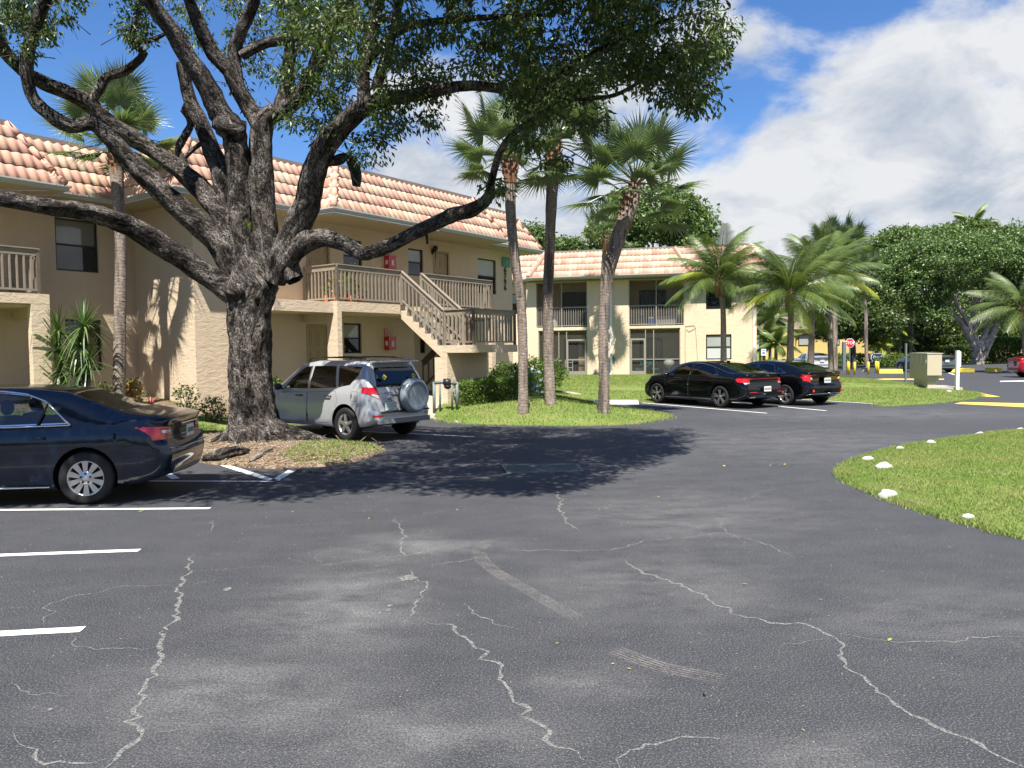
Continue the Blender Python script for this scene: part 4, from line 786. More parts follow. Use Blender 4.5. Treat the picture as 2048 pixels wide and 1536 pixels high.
    m = MB(); m.tube([q(1371, 735), q(1370, 690), q(1371, 652), q(1388, 650), q(1391, 656), q(1378, 663), q(1373, 658)], .012, 4); m.tube([q(1391, 656), q(1394, 700), q(1396, 735)], .010, 4); m.build('cable', M['wood'], B)
    mansard(B, fr, [(-16, 41.95), (-8.62, 41.95), (-8.62, 41.38), (3.95, 41.38), (3.95, 50)], 5.80, 1.38, 0.85, 0, capsat=(1, 2, 3))
    # slanting pinkish hip strips on the slope
    for (xa, ya, xb, yb) in ((1350, 497, 1382, 545), (1092, 508, 1058, 552)):
        pa, pb = fr.on(xa, ya, 42.2), fr.on(xb, yb, 41.45); m = MB(); m.bar(fr.p(pa[0], 42.13, 7.2), fr.p(pb[0], 41.32, 5.86), .16, .12); m.build('valley_strip', M['cap_tile'], B)
    return B
B2 = second_building()

def far_house(cx, cy, w, d, h, rz, label, wall='yellow_wall', roof='brown_roof', rise=2.2):
    T = thing('house', label, 'house', (cx, cy, 0), None, rz); b = MB(); b.box(-w/2, w/2, -d/2, d/2, -.05, h); b.build('wall', M[wall], T, local=True)
    r_ = MB(); o = .6; A = [(-w/2-o, -d/2-o, h), (w/2+o, -d/2-o, h), (w/2+o, d/2+o, h), (-w/2-o, d/2+o, h)]; B_ = [(-w/2+w*.22, 0, h+rise), (w/2-w*.22, 0, h+rise)]
    r_.add(A+B_, [(0, 1, 5, 4), (1, 2, 5), (2, 3, 4, 5), (3, 0, 4), (3, 2, 1, 0)]); r_.build('roof', M[roof], T, local=True)
    f = MB(); f.box(-w/2-o-.05, w/2+o+.05, -d/2-o-.06, -d/2-o-.003, h-.22, h+.02); f.build('fascia', M['soffit'], T, local=True)
    for i in range(3):
        x = -w/2+w*(i+.6)/3.4; m = MB(); m.box(x-.6, x+.6, -d/2-.05, -d/2+.02, h-2.0, h-.8); fo = m.build('window', M['bronze'], T, local=True); m = MB(); m.box(x-.52, x+.52, -d/2-.07, -d/2-.052, h-1.92, h-.88); m.build('pane', M['glass_light'], fo, local=True)
    # gabled garage wing
    m = MB(); gx = -w*.30; gw = w*.34; y0 = -d/2-2.2; m.box(gx-gw/2, gx+gw/2, y0, -d/2, -.05, h*.8); m.add([(gx-gw/2, y0, h*.8), (gx+gw/2, y0, h*.8), (gx, y0, h*.8+1.5)], [(0, 1, 2)]); m.build('garage_wing', M[wall], T, local=True)
    m = MB(); m.add([(gx-gw/2-.3, y0-.3, h*.8-.12), (gx, y0-.3, h*.8+1.6), (gx+gw/2+.3, y0-.3, h*.8-.12), (gx-gw/2-.3, -d/2+1, h*.8-.12), (gx, -d/2+1, h*.8+1.6), (gx+gw/2+.3, -d/2+1, h*.8-.12)], [(0, 1, 4, 3), (1, 2, 5, 4)]); m.build('garage_roof', M[roof], T, local=True)
    return T
far_house(33.5, 88, 10, 9, 4.0, R(-18), 'yellow single-storey house with brown hipped roof behind the palms', rise=2.6)
far_house(44.5, 96, 9, 8, 3.4, R(-10), 'pale yellow garage house behind the stop sign', rise=1.6)
far_house(50.5, 101, 8, 7, 3.2, R(-6), 'yellow house glimpsed behind the small palms', rise=1.2)
far_house(66, 99, 9, 8, 6.0, R(10), 'house with pinkish wall seen through the pale-limbed tree', 'stucco2', rise=2.5)
# ================================================================== TREES
def limb(b, uvs, pts, rad, k=16, seg=0.10, wob=0.05, seed=0, ridge=0.0):
    """gnarled tube through pts (world) with radii; appends UVs for the bark"""
    P = [np.array(p, float) for p in pts]; n = len(P); C = []; Rd = []
    for i in range(n-1):
        p0, p1, p2, p3 = P[max(i-1, 0)], P[i], P[i+1], P[min(i+2, n-1)]; m = max(2, int(np.linalg.norm(p2-p1)/seg))
        for j in range(m):
            t = j/m; C.append(0.5*((2*p1)+(-p0+p2)*t+(2*p0-5*p1+4*p2-p3)*t*t+(-p0+3*p1-3*p2+p3)*t**3)); Rd.append(rad[i]*(1-t)+rad[i+1]*t)
    C.append(P[-1]); Rd.append(rad[-1]); C = np.array(C); m = len(C); base = len(b.v); ref = np.array([0.31, 0.22, 0.92]); L = 0; V = []; so = Vector((seed*3.7, seed*1.9, 0))
    for i in range(m):
        t = C[min(i+1, m-1)]-C[max(i-1, 0)]; t /= np.linalg.norm(t)+1e-9; a = np.cross(t, ref); a /= np.linalg.norm(a)+1e-9; c = np.cross(a, t); ref = c*0.7+ref*0.3
        L += np.linalg.norm(C[i]-C[i-1]) if i else 0
        for j in range(k+1):
            th = 2*math.pi*(j % k)/k; d = a*math.cos(th)+c*math.sin(th); r = Rd[i]
            q = Vector((d[0]*1.3, d[1]*1.3, d[2]*1.3))+Vector(C[i])*0.9+so; f = 1+wob*2.2*(mnoise.noise(q*1.6))+wob*1.2*mnoise.noise(Vector(C[i]+d*r)*7)
            if ridge: f += ridge*(abs(math.sin(th*9+2.2*mnoise.noise(Vector((L*1.3, th, seed)))))-0.5)
            V.append(C[i]+d*r*f); uvs.append((j/k*max(r, .05)*3.2, L*0.9))
    F = [(i*(k+1)+j, i*(k+1)+j+1, (i+1)*(k+1)+j+1, (i+1)*(k+1)+j) for i in range(m-1) for j in range(k)]
    b.add(V, F); b.add([C[-1]+(C[-1]-C[-2])*0.2], []); uvs.append((0, L)); e = len(b.v)-1; lr = base+(m-1)*(k+1)
    for j in range(k): b.f.append((lr+j, lr+j+1, e)); b.m.append(b.cur); b.sm.append(True)
def build_bark(b, uvs, name, mat, parent):
    o = b.build(name, mat, parent, smooth=True); me = o.data; uv = me.uv_layers.new(name='UVMap'); vi = np.empty(len(me.loops), dtype=np.int32); me.loops.foreach_get('vertex_index', vi)
    uv.data.foreach_set('uv', np.array(uvs, dtype=np.float32)[vi].ravel()); return o
def leaves(centres, rad, per, size, seed, droop=0.5, aspect=0.36, flat=0.75):
    """leaf-shaped folded quads clustered round centres -> V,F arrays"""
    rg = np.random.default_rng(seed); C = np.repeat(np.asarray(centres, float), per, 0); rr = np.repeat(np.asarray(rad, float), per) if np.ndim(rad) else np.full(len(C), rad); n = len(C)
    d = rg.normal(size=(n, 3)); d /= np.linalg.norm(d, axis=1)[:, None]; d[:, 2] *= flat; p = C+d*(rr*rg.uniform(0.15, 1.0, n)**0.6)[:, None]
    ax = d*0.6+rg.normal(size=(n, 3))*0.6; ax[:, 2] -= droop; ax /= np.linalg.norm(ax, axis=1)[:, None]; sd = np.cross(ax, rg.normal(size=(n, 3))); sd /= np.linalg.norm(sd, axis=1)[:, None]
    L = size*rg.uniform(.6, 1.25, n)[:, None]; w = L*aspect*0.5; nn = np.cross(ax, sd)
    V = np.stack([p, p+ax*L*0.45+sd*w+nn*w*.25, p+ax*L, p+ax*L*0.45-sd*w+nn*w*.25], 1); return V.reshape(-1, 3), np.arange(4*n).reshape(n, 4)

def big_tree():
    T = thing('spreading_shade_tree', 'huge shade tree with furrowed dark trunk and crooked limbs by the parking bays', 'tree', at(512, 888, 15.2))
    b = MB(); uvs = []; s = F_PX
    def L_(pts, k=14, seed=0, wob=.07, ridge=0.0, seg=.10): limb(b, uvs, [at(x, y, Y) for x, y, r, Y in pts], [r*Y/s*.87 for x, y, r, Y in pts], k, seg, wob, seed, ridge)
    L_([(512, 915, 74, 15.1), (512, 893, 64, 15.15), (508, 860, 54, 15.2), (504, 800, 49, 15.2), (500, 740, 46, 15.2), (499, 680, 45, 15.2), (500, 620, 48, 15.2), (505, 570, 54, 15.2), (510, 525, 40, 15.2), (512, 495, 22, 15.2)], 64, 1, .06, .07, .045)
    # root flares
    for pts in ([(480, 855, 18, 15.1), (445, 880, 14, 15.0), (410, 892, 9, 14.9), (385, 898, 4, 14.8)], [(540, 850, 20, 15.1), (568, 878, 16, 14.9), (600, 895, 10, 14.8), (640, 902, 5, 14.7)], [(520, 860, 24, 15.0), (530, 900, 20, 14.4), (545, 925, 8, 14.0)], [(545, 850, 20, 15.4), (585, 868, 18, 15.5), (640, 882, 13, 15.5), (682, 895, 5, 15.2)], [(490, 870, 22, 14.9), (478, 905, 14, 14.4), (455, 925, 5, 14.0)]): L_(pts, 14, 2, .12, .05)
    L_([(500, 620, 30, 15.2), (470, 590, 29, 15.1), (430, 560, 27, 15.0), (380, 527, 25, 14.7), (320, 489, 24, 14.3), (250, 449, 22, 13.8), (180, 426, 20, 13.3), (100, 414, 18, 12.8), (0, 398, 17, 12.3), (-150, 380, 15, 11.5), (-420, 330, 10, 10.5)], 22, 3, .10, .05)
    L_([(490, 580, 30, 15.2), (464, 530, 28, 15.2), (441, 490, 30, 15.2), (403, 452, 28, 15.1), (350, 408, 24, 15.0), (300, 359, 23, 14.8), (262, 325, 22, 14.7), (232, 290, 20, 14.5), (205, 262, 18, 14.4), (182, 247, 17, 14.3), (140, 252, 16, 14.1), (100, 229, 15, 13.9), (68, 198, 13, 13.8), (55, 160, 13, 13.7), (55, 113, 14, 13.6), (66, 65, 14, 13.5), (85, 15, 13, 13.4), (110, -60, 11, 13.2), (130, -160, 7, 13.0)], 22, 4, .10, .05)
    L_([(478, 500, 28, 15.3), (455, 440, 27, 15.4), (410, 388, 24, 15.5), (372, 350, 21, 15.5), (325, 314, 19, 15.4), (273, 280, 18, 15.3), (222, 246, 18, 15.2), (178, 208, 17, 15.0), (137, 185, 16, 14.8), (85, 164, 15, 14.6), (44, 140, 14, 14.3), (12, 106, 14, 14.0), (-5, 75, 13, 13.8), (-25, 10, 11, 13.5), (-60, -90, 7, 13)], 20, 5, .10, .05)
    L_([(181, 206, 12, 15.0), (200, 176, 11, 15.0), (217, 152, 10, 15.0), (246, 143, 10, 15.0), (272, 126, 9, 14.9), (287, 106, 9, 14.8), (273, 92, 8, 14.7), (263, 72, 7, 14.7), (270, 44, 6, 14.6), (284, 5, 4, 14.6)], 12, 6, .12)
    L_([(272, 86, 5, 14.7), (308, 79, 5, 14.7), (336, 64, 3, 14.7)], 8, 7)
    L_([(455, 455, 20, 15.5), (441, 345, 19, 15.5), (424, 301, 19, 15.5), (402, 246, 17, 15.4), (381, 205, 15, 15.3), (371, 164, 13, 15.2), (364, 124, 11, 15.1)], 16, 8, .10, .03)
    L_([(376, 345, 9, 15.6), (368, 322, 8, 15.6), (355, 301, 8, 15.6), (368, 275, 8, 15.6), (383, 246, 8, 15.6), (370, 222, 8, 15.5), (375, 200, 6, 15.4)], 10, 9, .15)
    L_([(355, 330, 5, 15.6), (390, 296, 5, 15.6), (408, 284, 6, 15.6)], 8, 10)
    L_([(498, 560, 27, 15.1), (488, 500, 25, 15.1), (480, 440, 24, 15.1), (479, 360, 24, 15.1), (474, 300, 24, 15.0), (464, 255, 25, 15.0), (440, 225, 23, 14.9), (410, 164, 22, 14.7), (376, 115, 20, 14.5), (352, 72, 19, 14.3), (321, 32, 17, 14.1), (287, -14, 16, 13.8), (245, -80, 13, 13.2), (190, -170, 8, 12.6)], 24, 11, .10, .06)
    L_([(440, 248, 22, 14.9), (462, 256, 26, 14.85), (490, 262, 22, 14.9)], 14, 12, .22)
    L_([(535, 545, 30, 15.2), (532, 480, 28, 15.2), (526, 420, 27, 15.2), (522, 350, 27, 15.2), (520, 290, 25, 15.2), (530, 240, 21, 15.2), (556, 222, 20, 15.2)], 24, 13, .09, .06)
    L_([(522, 255, 20, 15.2), (495, 210, 18, 15.2), (476, 180, 18, 15.1), (458, 143, 17, 15.0), (427, 109, 16, 14.9), (403, 61, 15, 14.7), (386, 20, 14, 14.5), (368, -30, 12, 14.2), (350, -120, 8, 13.6)], 16, 14, .10, .04)
    L_([(476, 180, 15, 15.1), (468, 110, 14, 15.1), (480, 68, 14, 15.0), (497, 30, 13, 15.0), (512, -10, 12, 14.8), (530, -90, 8, 14.4)], 14, 15, .11, .03)
    L_([(483, 110, 12, 15.1), (530, 86, 11, 15.0), (581, 78, 11, 14.8), (632, 65, 10, 14.6), (683, 54, 10, 14.4), (740, 45, 8, 14.2), (800, 30, 5, 14)], 12, 16, .10)
    L_([(558, 224, 17, 15.2), (574, 166, 15, 15.1), (578, 120, 14, 15.0), (585, 68, 14, 14.9), (589, 15, 13, 14.7), (592, -30, 11, 14.5), (600, -120, 7, 14)], 14, 17, .10, .04)
    L_([(556, 224, 19, 15.2), (598, 196, 18, 15.0), (628, 140, 18, 14.7), (649, 86, 18, 14.4), (670, 34, 17, 14.1), (700, -22, 15, 13.7), (750, -110, 9, 13)], 16, 18, .10, .05)
    L_([(545, 560, 30, 15.1), (588, 465, 27, 14.9), (616, 405, 28, 14.7), (627, 350, 27, 14.5), (645, 300, 26, 14.2), (684, 252, 23, 13.9), (726, 216, 20, 13.6), (776, 200, 15, 13.3), (842, 187, 13, 12.9), (930, 172, 12, 12.5), (990, 176, 11, 12.2), (1044, 184, 10, 12.0), (1083, 166, 8, 11.8), (1150, 140, 5, 11.5)], 24, 19, .10, .05)
    L_([(728, 212, 17, 13.6), (727, 176, 15, 13.5), (727, 132, 15, 13.4), (745, 66, 14, 13.3), (756, 0, 13, 13.1), (770, -90, 8, 12.7)], 14, 20, .10, .04)
    L_([(750, 180, 12, 13.5), (770, 120, 12, 13.3), (785, 66, 11, 13.1), (800, 0, 9, 12.9), (830, -100, 6, 12.5)], 12, 21, .1)
    L_([(650, 322, 14, 14.4), (672, 322, 11, 14.3), (694, 314, 10, 14.3), (707, 332, 12, 14.3), (713, 352, 12, 14.3), (712, 372, 9, 14.3)], 12, 22, .14)
    L_([(550, 555, 28, 15.1), (590, 500, 24, 14.9), (640, 476, 20, 14.6), (690, 487, 17, 14.4), (728, 507, 16, 14.2), (780, 490, 16, 14.0), (850, 455, 16, 13.8), (900, 432, 16, 13.6), (945, 420, 15, 13.4), (975, 396, 13, 13.2), (985, 355, 9, 13.0), (1000, 305, 8, 12.8), (1028, 266, 7, 12.6), (1070, 235, 5, 12.4), (1120, 200, 3, 12.2)], 20, 23, .10, .04)
    L_([(852, 460, 4, 13.8), (854, 478, 3, 13.8), (855, 488, 2.5, 13.8)], 6, 24)
    L_([(1085, 30, 4, 11.8), (900, 40, 8, 12.4), (800, 60, 10, 12.9), (735, 120, 12, 13.4)], 10, 26); L_([(1150, 200, 4, 11.4), (1230, 190, 5, 11.5), (1300, 150, 4, 11.3), (1380, 90, 2, 11.1)], 8, 27); L_([(1110, 150, 6, 11.7), (1180, 110, 5, 11.5), (1280, 60, 4, 11.3), (1360, 30, 2, 11.2)], 8, 28)
    L_([(590, 560, 20, 15.0), (560, 505, 30, 15.1)], 14, 29, .15); L_([(478, 575, 26, 14.95), (470, 590, 22, 14.72)], 16, 30, .2)
    # hanging twigs
    rg = np.random.default_rng(5)
    build_bark(b, uvs, 'trunk', M['bark'], T)
    # crown: clump centres where the photo shows foliage, plus the part of the crown above the frame
    C = []
    def area(poly, n, Ys, seed):
        g = np.random.default_rng(seed); q = np.array(poly, float); lo, hi = q.min(0), q.max(0); k = 0
        while k < n:
            x, y = g.uniform(lo[0], hi[0]), g.uniform(lo[1], hi[1])
            if inpoly(np.array([x]), np.array([y]), poly)[0]:
                C.append(tuple(at(x, y, g.uniform(*Ys)))); k += 1
    area([(560, -40), (1420, -40), (1465, 60), (1440, 120), (1350, 140), (1100, 160), (900, 150), (760, 130), (640, 130), (560, 100)], 170, (10.6, 14.0), 1)
    area([(900, 60), (1300, -20), (1450, 40), (1430, 110), (1250, 170), (1080, 190), (940, 170)], 70, (10.3, 12.4), 2)
    area([(1210, 130), (1450, 70), (1440, 130), (1400, 200), (1330, 205), (1240, 160)], 40, (10.4, 11.8), 3)
    area([(960, 150), (1180, 150), (1190, 260), (1120, 330), (1050, 330), (1010, 230)], 24, (11.2, 12.6), 4)
    area([(730, 120), (900, 140), (880, 230), (820, 265), (760, 250)], 34, (12.5, 13.8), 5)
    area([(560, 130), (700, 120), (700, 200), (680, 270), (600, 265), (555, 220)], 36, (13.8, 15.2), 6)
    area([(330, -30), (560, -30), (560, 110), (500, 240), (430, 100), (340, 60)], 36, (15.3, 16.6), 7)
    area([(-20, -20), (150, -20), (170, 20), (110, 90), (40, 110), (0, 60)], 30, (13.2, 14.4), 8)
    area([(225, -20), (300, -20), (300, 60), (270, 110), (240, 60)], 14, (14.4, 15), 9)
    area([(700, 250), (760, 260), (770, 310), (720, 320)], 7, (13.6, 14.2), 10); area([(990, 370), (1010, 370), (1010, 390), (990, 390)], 2, (12.9, 13), 11); area([(1370, 200), (1410, 190), (1400, 240)], 4, (11, 11.4), 12)
    area([(560, 0), (720, -30), (720, 60), (620, 90)], 26, (13.6, 15.4), 13)
    # overhead mass (above the frame), which throws the big shade on the asphalt
    g = np.random.default_rng(9); k = 0; NV = len(C)
    shade = [P2(-300, 1012), P2(120, 1004), P2(300, 1000), P2(520, 998), P2(660, 985), P2(800, 972), P2(950, 984), P2(1150, 988), P2(1200, 950), P2(1340, 905), P2(1290, 888), P2(1420, 880), P2(1330, 862), P2(900, 850), P2(840, 905), P2(700, 930), P2(600, 945), P2(350, 952), P2(-200, 985)]
    while k < 760:
        x, y = g.uniform(-9.5, 5.5), g.uniform(9, 19)
        if not inpoly(np.array([x]), np.array([y]), shade)[0] or (x < -2.2 and y > 12.6): continue
        z = g.uniform(6.6, 9.2); h = z/math.tan(SUN_EL); c = (x-math.sin(SUN_TRAVEL)*h, y-math.cos(SUN_TRAVEL)*h, z)
        k += 1
        if 768-F_PX*np.dot(np.array(c)-[0, 0, CAM_H], _u)/max(.3, np.dot(np.array(c)-[0, 0, CAM_H], _F)) < -40: C.append(c)
    k = 0
    while k < 8:
        x, y = g.uniform(-12, -5.5), g.uniform(9.6, 13.0); z = g.uniform(7.5, 9.5); h = z/math.tan(SUN_EL); C.append((x, y-h-1.2, z)); k += 1
    nvis = NV; C = np.array(C); V, F = leaves(C[:nvis], g.uniform(.15, .40, nvis), 70, 0.115, 3, 0.8, .36); V2, F2 = leaves(C[nvis:], g.uniform(.35, .6, len(C)-nvis), 70, 0.16, 4, .6, .42); F = np.concatenate([F, F2+len(V)]); V = np.concatenate([V, V2])
    tw = MB()
    for c in C[:nvis:2]:
        c = Vector(c); d = Vector((g.normal(), g.normal(), g.normal()*.5-.2)).normalized(); tw.tube([c-d*.55, c+d*.05, c+d*.35+Vector((0, 0, -.1))], [.010, .006, .003], 4, False)
    tag(tw.build('twigs', M['twig'], T), kind='stuff'); arr_mesh('crown', V, F, M['leaf'], T)
big_tree()
# air plant on the trunk
def spiky(name, c, n, L, w, mat, label, cat, up=0.9, group=None, curve=0.5, seed=1, parent=None):
    rg = np.random.default_rng(seed); b = MB(); c = Vector(c)
    for i in range(n):
        a = rg.uniform(0, 6.28); el = rg.uniform(-.35 if name == 'leaf_head' else -.1, up)*1.45; d = Vector((math.cos(a)*math.cos(el), math.sin(a)*math.cos(el), math.sin(el))); s = d.cross(Vector((0, 0, 1))).normalized()*w; l = L*rg.uniform(.7, 1.1); k = 4; V = []
        for j in range(k+1):
            t = j/k; p = c+d*l*t+Vector((0, 0, -curve*l*t*t*(1.1-math.sin(el)))); ww = (1-t)**.7*(1 if j else .6); V += [p-s*ww, p+s*ww]
        b.add(V, [(2*j, 2*j+1, 2*j+3, 2*j+2) for j in range(k)])
    o = b.build(name, mat, parent, base=c if parent is None else None)
    if parent is None: tag(o, label, cat, group)
    return o
spiky('air_plant', at(497, 452, 14.75), 40, .16, .004, M['leaf_pale'], 'small pale tufted air plant perched in the crotch of the big tree', 'air plant')

# ---- fan palms
def fan_frond(seed):
    rg = np.random.default_rng(seed); b = MB(); pl = 1.12*rg.uniform(.72, 1.15); sag = rg.uniform(.05, .25)
    pet = [(t*pl, 0, -sag*t*t*pl) for t in (0, .35, .7, 1)]; b.tube(pet, [.022, .016, .012, .010], 4, False); tip = Vector(pet[-1]);n = 40
    for i in range(n):
        a = R(-128+256*i/(n-1))+rg.normal(0, .02); L = (.80-.20*abs(a)/2.2)*rg.uniform(.85, 1.08); d = Vector((math.cos(a), math.sin(a), .18*math.cos(a*1.2)-.05)).normalized(); s = Vector((-math.sin(a), math.cos(a), 0)); k = 5; V = []; dr = rg.uniform(.12, .6)
        for j in range(k+1):
            t = j/k; p = tip+d*L*t+Vector((0, 0, -dr*L*max(0, t-.45)**1.6)); w = [.006, .022, .024, .016, .007, .001][j]; V += [p-s*w, p+Vector((0, 0, -w*.5)), p+s*w]
        b.add(V, [(3*j+q, 3*j+q+1, 3*j+q+4, 3*j+q+3) for j in range(k) for q in (0, 1)])
    me = bpy.data.meshes.new('frond'); me.from_pydata([tuple(v) for v in b.v], [], b.f); me.materials.append(M['sabal']); return me
FANS = [fan_frond(i) for i in range(5)]
def put_frond(T, me, top, az, el, sc_, roll, name='frond'):
    """frond mesh points along +x; aims it from the top of the trunk"""
    o = bpy.data.objects.new(name, me); COL.objects.link(o); o.parent = T; q = Matrix.Rotation(az, 4, 'Z') @ Matrix.Rotation(-el, 4, 'Y') @ Matrix.Rotation(roll, 4, 'X') @ Matrix.Scale(sc_, 4); q.translation = Vector(top)-WL[T.name]; o.matrix_local = q; return o
def fan_palm(label, path, radpx, crown_r, nf=26, seed=0, boot=0.9, dead=0, group='cabbage palms on the lawns', name='cabbage_palm'):
    """path: list of world points from foot to crown"""
    rnd = random.Random(seed); T = thing(name, label, 'palm', path[0], group); b = MB(); uvs = []; n = len(path); rr = list(radpx)
    path = [Vector(p) for p in path]; path[0] = path[0]-Vector((0, 0, .1)); rr = [q*.80 for q in rr]; limb(b, uvs, path, rr, 16, .12, .05, seed); o = build_bark(b, uvs, 'trunk', M['palm_trunk'], T); o['label'] = 'slender trunk with ring scars'
    top = path[-1]; d = (path[-1]-path[-2]).normalized(); m = MB()
    # boots: old leaf bases criss-crossing under the crown
    L = boot*.95; nb = int(70*L)
    for i in range(nb):
        t = i/nb; a = i*2.4; c = top-d*L*(1-t)+d*.05; r_ = rr[-1]*(1.0+.35*math.sin(math.pi*min(1, t*1.1))); dr = Vector((math.cos(a), math.sin(a), 0)); s = Vector((-dr.y, dr.x, 0))*.05; p0 = c+dr*r_*.7; p1 = p0+dr*.09+Vector((0, 0, .16)); m.add([p0-s, p0+s, p1+s*.6, p1-s*.6, p0-dr*.03+Vector((0, 0, .12))], [(0, 1, 2, 3), (0, 3, 4), (1, 4, 2)])
    m.tube([top-d*L, top-d*L*.5, top+d*.1], [rr[-1], rr[-1]*1.12, rr[-1]*.9], 12); m.build('leaf_bases', M['palm_boot'], T)
    nf = int(nf*1.08)
    for i in range(nf):
        az = i*2.39996+rnd.uniform(-.2, .2); t = i/(nf-1); el = R(82-106*t**1.0)+rnd.uniform(-.12, .12); put_frond(T, FANS[i % 5], top+Vector((0, 0, .12*(1-t))), az, el, crown_r/1.75*rnd.uniform(.85, 1.1), rnd.uniform(-.5, .5))
    return T
def fpath(pts, Yc): return [at(x, y, Yc) for x, y in pts]
pb = lawn_at(236, 806)
Yp = 18.55; fan_palm('tall cabbage palm left of the big tree, crown above the tiled roof', [Vector((at(237, 800, Yp).x, Yp, H(at(237, 800, Yp).x, Yp)))]+fpath([(240, 640), (242, 500), (238, 420), (232, 330), (233, 285)], Yp), [.185, .165, .16, .165, .20, .19], 1.66, 27, 1, .8)
p2 = lawn_at(1046, 826); fan_palm('leftmost of the three lawn palms, thin trunk bending left with a stained foot', [p2]+fpath([(1046, 740), (1043, 620), (1030, 520), (1021, 420), (1020, 318)], p2.y), [.185, .155, .15, .15, .165, .20], 1.75, 26, 2, .65)
p3 = lawn_at(1101, 809); fan_palm('middle of the three lawn palms, dark foot and crown hidden in the tree', [p3]+fpath([(1097, 700), (1096, 600), (1100, 480), (1103, 400), (1108, 288)], p3.y), [.20, .185, .18, .17, .19, .25], 2.1, 26, 3, 1.1)
p4 = lawn_at(1208, 826); fan_palm('leaning cabbage palm right of the other two with an orange fibrous neck', [p4]+fpath([(1208, 740), (1207, 640), (1214, 560), (1234, 480), (1258, 420), (1270, 372)], p4.y), [.20, .165, .16, .19, .235, .25, .21], 1.95, 28, 4, 1.15)
p5 = A2.p(-4.35, 39.6, 0.42); fan_palm('short cabbage palm rising against the tiled roof of the far block', [p5, A2.p(-4.35, 39.6, 3), A2.p(-4.3, 39.6, 6), at(1213, 470, 38.9)], [.16, .13, .12, .16], 1.55, 24, 5, .9)
for i, (pts, y0, rad, cr, lb) in enumerate((([(1663, 745), (1660, 650), (1662, 560), (1664, 512)], 46, .19, 2.0, 'pale-trunked cabbage palm standing just right of the black sedans'), ([(1671, 752), (1670, 680), (1671, 600), (1684, 505)], 44, .17, 2.1, 'dark-trunked palm close beside the pale-trunked one near the black sedans'), ([(1734, 742), (1732, 680), (1731, 620), (1724, 545)], 60, .16, 1.9, 'slim grey palm trunk right of the stop sign'), ([(1822, 712), (1822, 650), (1821, 600), (1822, 540)], 74, .2, 2.2, 'palm trunk in the shade left of the pale-limbed tree'))):
    P = fpath(pts, y0); P[0].z = 0; fan_palm(lb, P, [rad]*4, cr, 24, 10+i, .5)
# ---- coconut palms
def feather(seed, L=3.0, lw=.72):
    rg = np.random.default_rng(seed); b = MB(); n = 38; bend = rg.uniform(.9, 1.4); tw = rg.uniform(-.3, .3)
    def rp(t): return Vector((L*t*(1-.16*t*bend), .12*L*math.sin(tw)*t*t, L*(.10*t-.42*bend*t*t)))
    b.tube([rp(t/8) for t in range(9)], [.026*(1-t/9)+.004 for t in range(9)], 4, False)
    for i in range(n*2):
        t = .14+.86*(i//2)/n; sd = 1 if i % 2 else -1; p = rp(t); tg = (rp(min(1, t+.03))-rp(t-.03)).normalized(); l = lw*math.sin(math.pi*(.18+.74*t))*rg.uniform(.85, 1.1); d = (Vector((0, sd, 0))*.9+tg*(.45+.4*t)).normalized(); w = tg*.026; V = []
        for j in range(4):
            q = j/3; c = p+d*l*q+Vector((0, 0, -.75*l*q*q-.05*l*q)); ww = w*[.7, 1, .7, .08][j]; V += [c-ww, c+ww]
        b.add(V, [(2*j, 2*j+1, 2*j+3, 2*j+2) for j in range(3)])
    return b
def feather_mesh(seed, mat='coco', L=3.2, lw=.72):
    b = feather(seed, L, lw); me = bpy.data.meshes.new('frond'); me.from_pydata([tuple(v) for v in b.v], [], b.f); me.materials.append(M[mat]); return me
FEA = [feather_mesh(i) for i in range(4)]; FEY = [feather_mesh(9, 'coco_yellow', 2.9), feather_mesh(11, 'coco_yellow', 2.6)]
def coco_palm(label, path, rad, scl, nf, seed, extra=(), group='coconut palms by the far parking', mat=None):
    rnd = random.Random(seed); T = thing('coconut_palm', label, 'palm', path[0], group); b = MB(); uvs = []; path = [Vector(p) for p in path]; limb(b, uvs, [path[0]-Vector((0, 0, .1))]+path[1:], rad, 12, .15, .04, seed); build_bark(b, uvs, 'trunk', M['palm_trunk'], T); top = path[-1]
    m = MB(); m.tube([top-Vector((0, 0, .7)), top-Vector((0, 0, .2)), top+Vector((0, 0, .25))], [rad[-1]*1.05, rad[-1]*1.25, rad[-1]*.7], 9); m.build('crown_shaft', M['palm_boot'], T)
    nf = int(nf*1.6)
    for i in range(nf):
        t = i/(nf-1); az = i*2.39996+rnd.uniform(-.2, .2); el = R(86-100*t); put_frond(T, FEA[i % 4], top, az, el, scl*rnd.uniform(.85, 1.05), rnd.uniform(-.4, .4))
    for az, el, s in extra: put_frond(T, FEY[0 if s > .8 else 1], top, az, el, scl*s, .2)
    return T
c1 = at(1447, 765, 32.5); c1.z = .35; coco_palm('coconut palm in front of the far block, right of its porches', [c1]+fpath([(1447, 680), (1446, 620), (1441, 575), (1438, 560)], 32.5), [.15, .12, .11, .12, .14], .88, 17, 1, [(math.pi*1.02, R(28), .98)])
c2 = at(1580, 765, 31.0); c2.z = .2; coco_palm('middle coconut palm behind the second black sedan', [c2]+fpath([(1581, 690), (1582, 620), (1579, 590)], 31), [.16, .13, .12, .14], .90, 19, 2, [(R(200), R(18), .95), (R(-30), R(-40), .8)])
c3 = at(1620, 750, 37.0); c3.z = .1; coco_palm('yellowish coconut palm behind the stop sign palms', [c3]+fpath([(1623, 680), (1626, 620), (1640, 560)], 37), [.18, .14, .13, .15], 1.02, 17, 3, [(R(-20), R(12), 1.0), (R(-5), R(30), .95), (R(20), R(0), .9), (R(-95), R(-25), .8)])
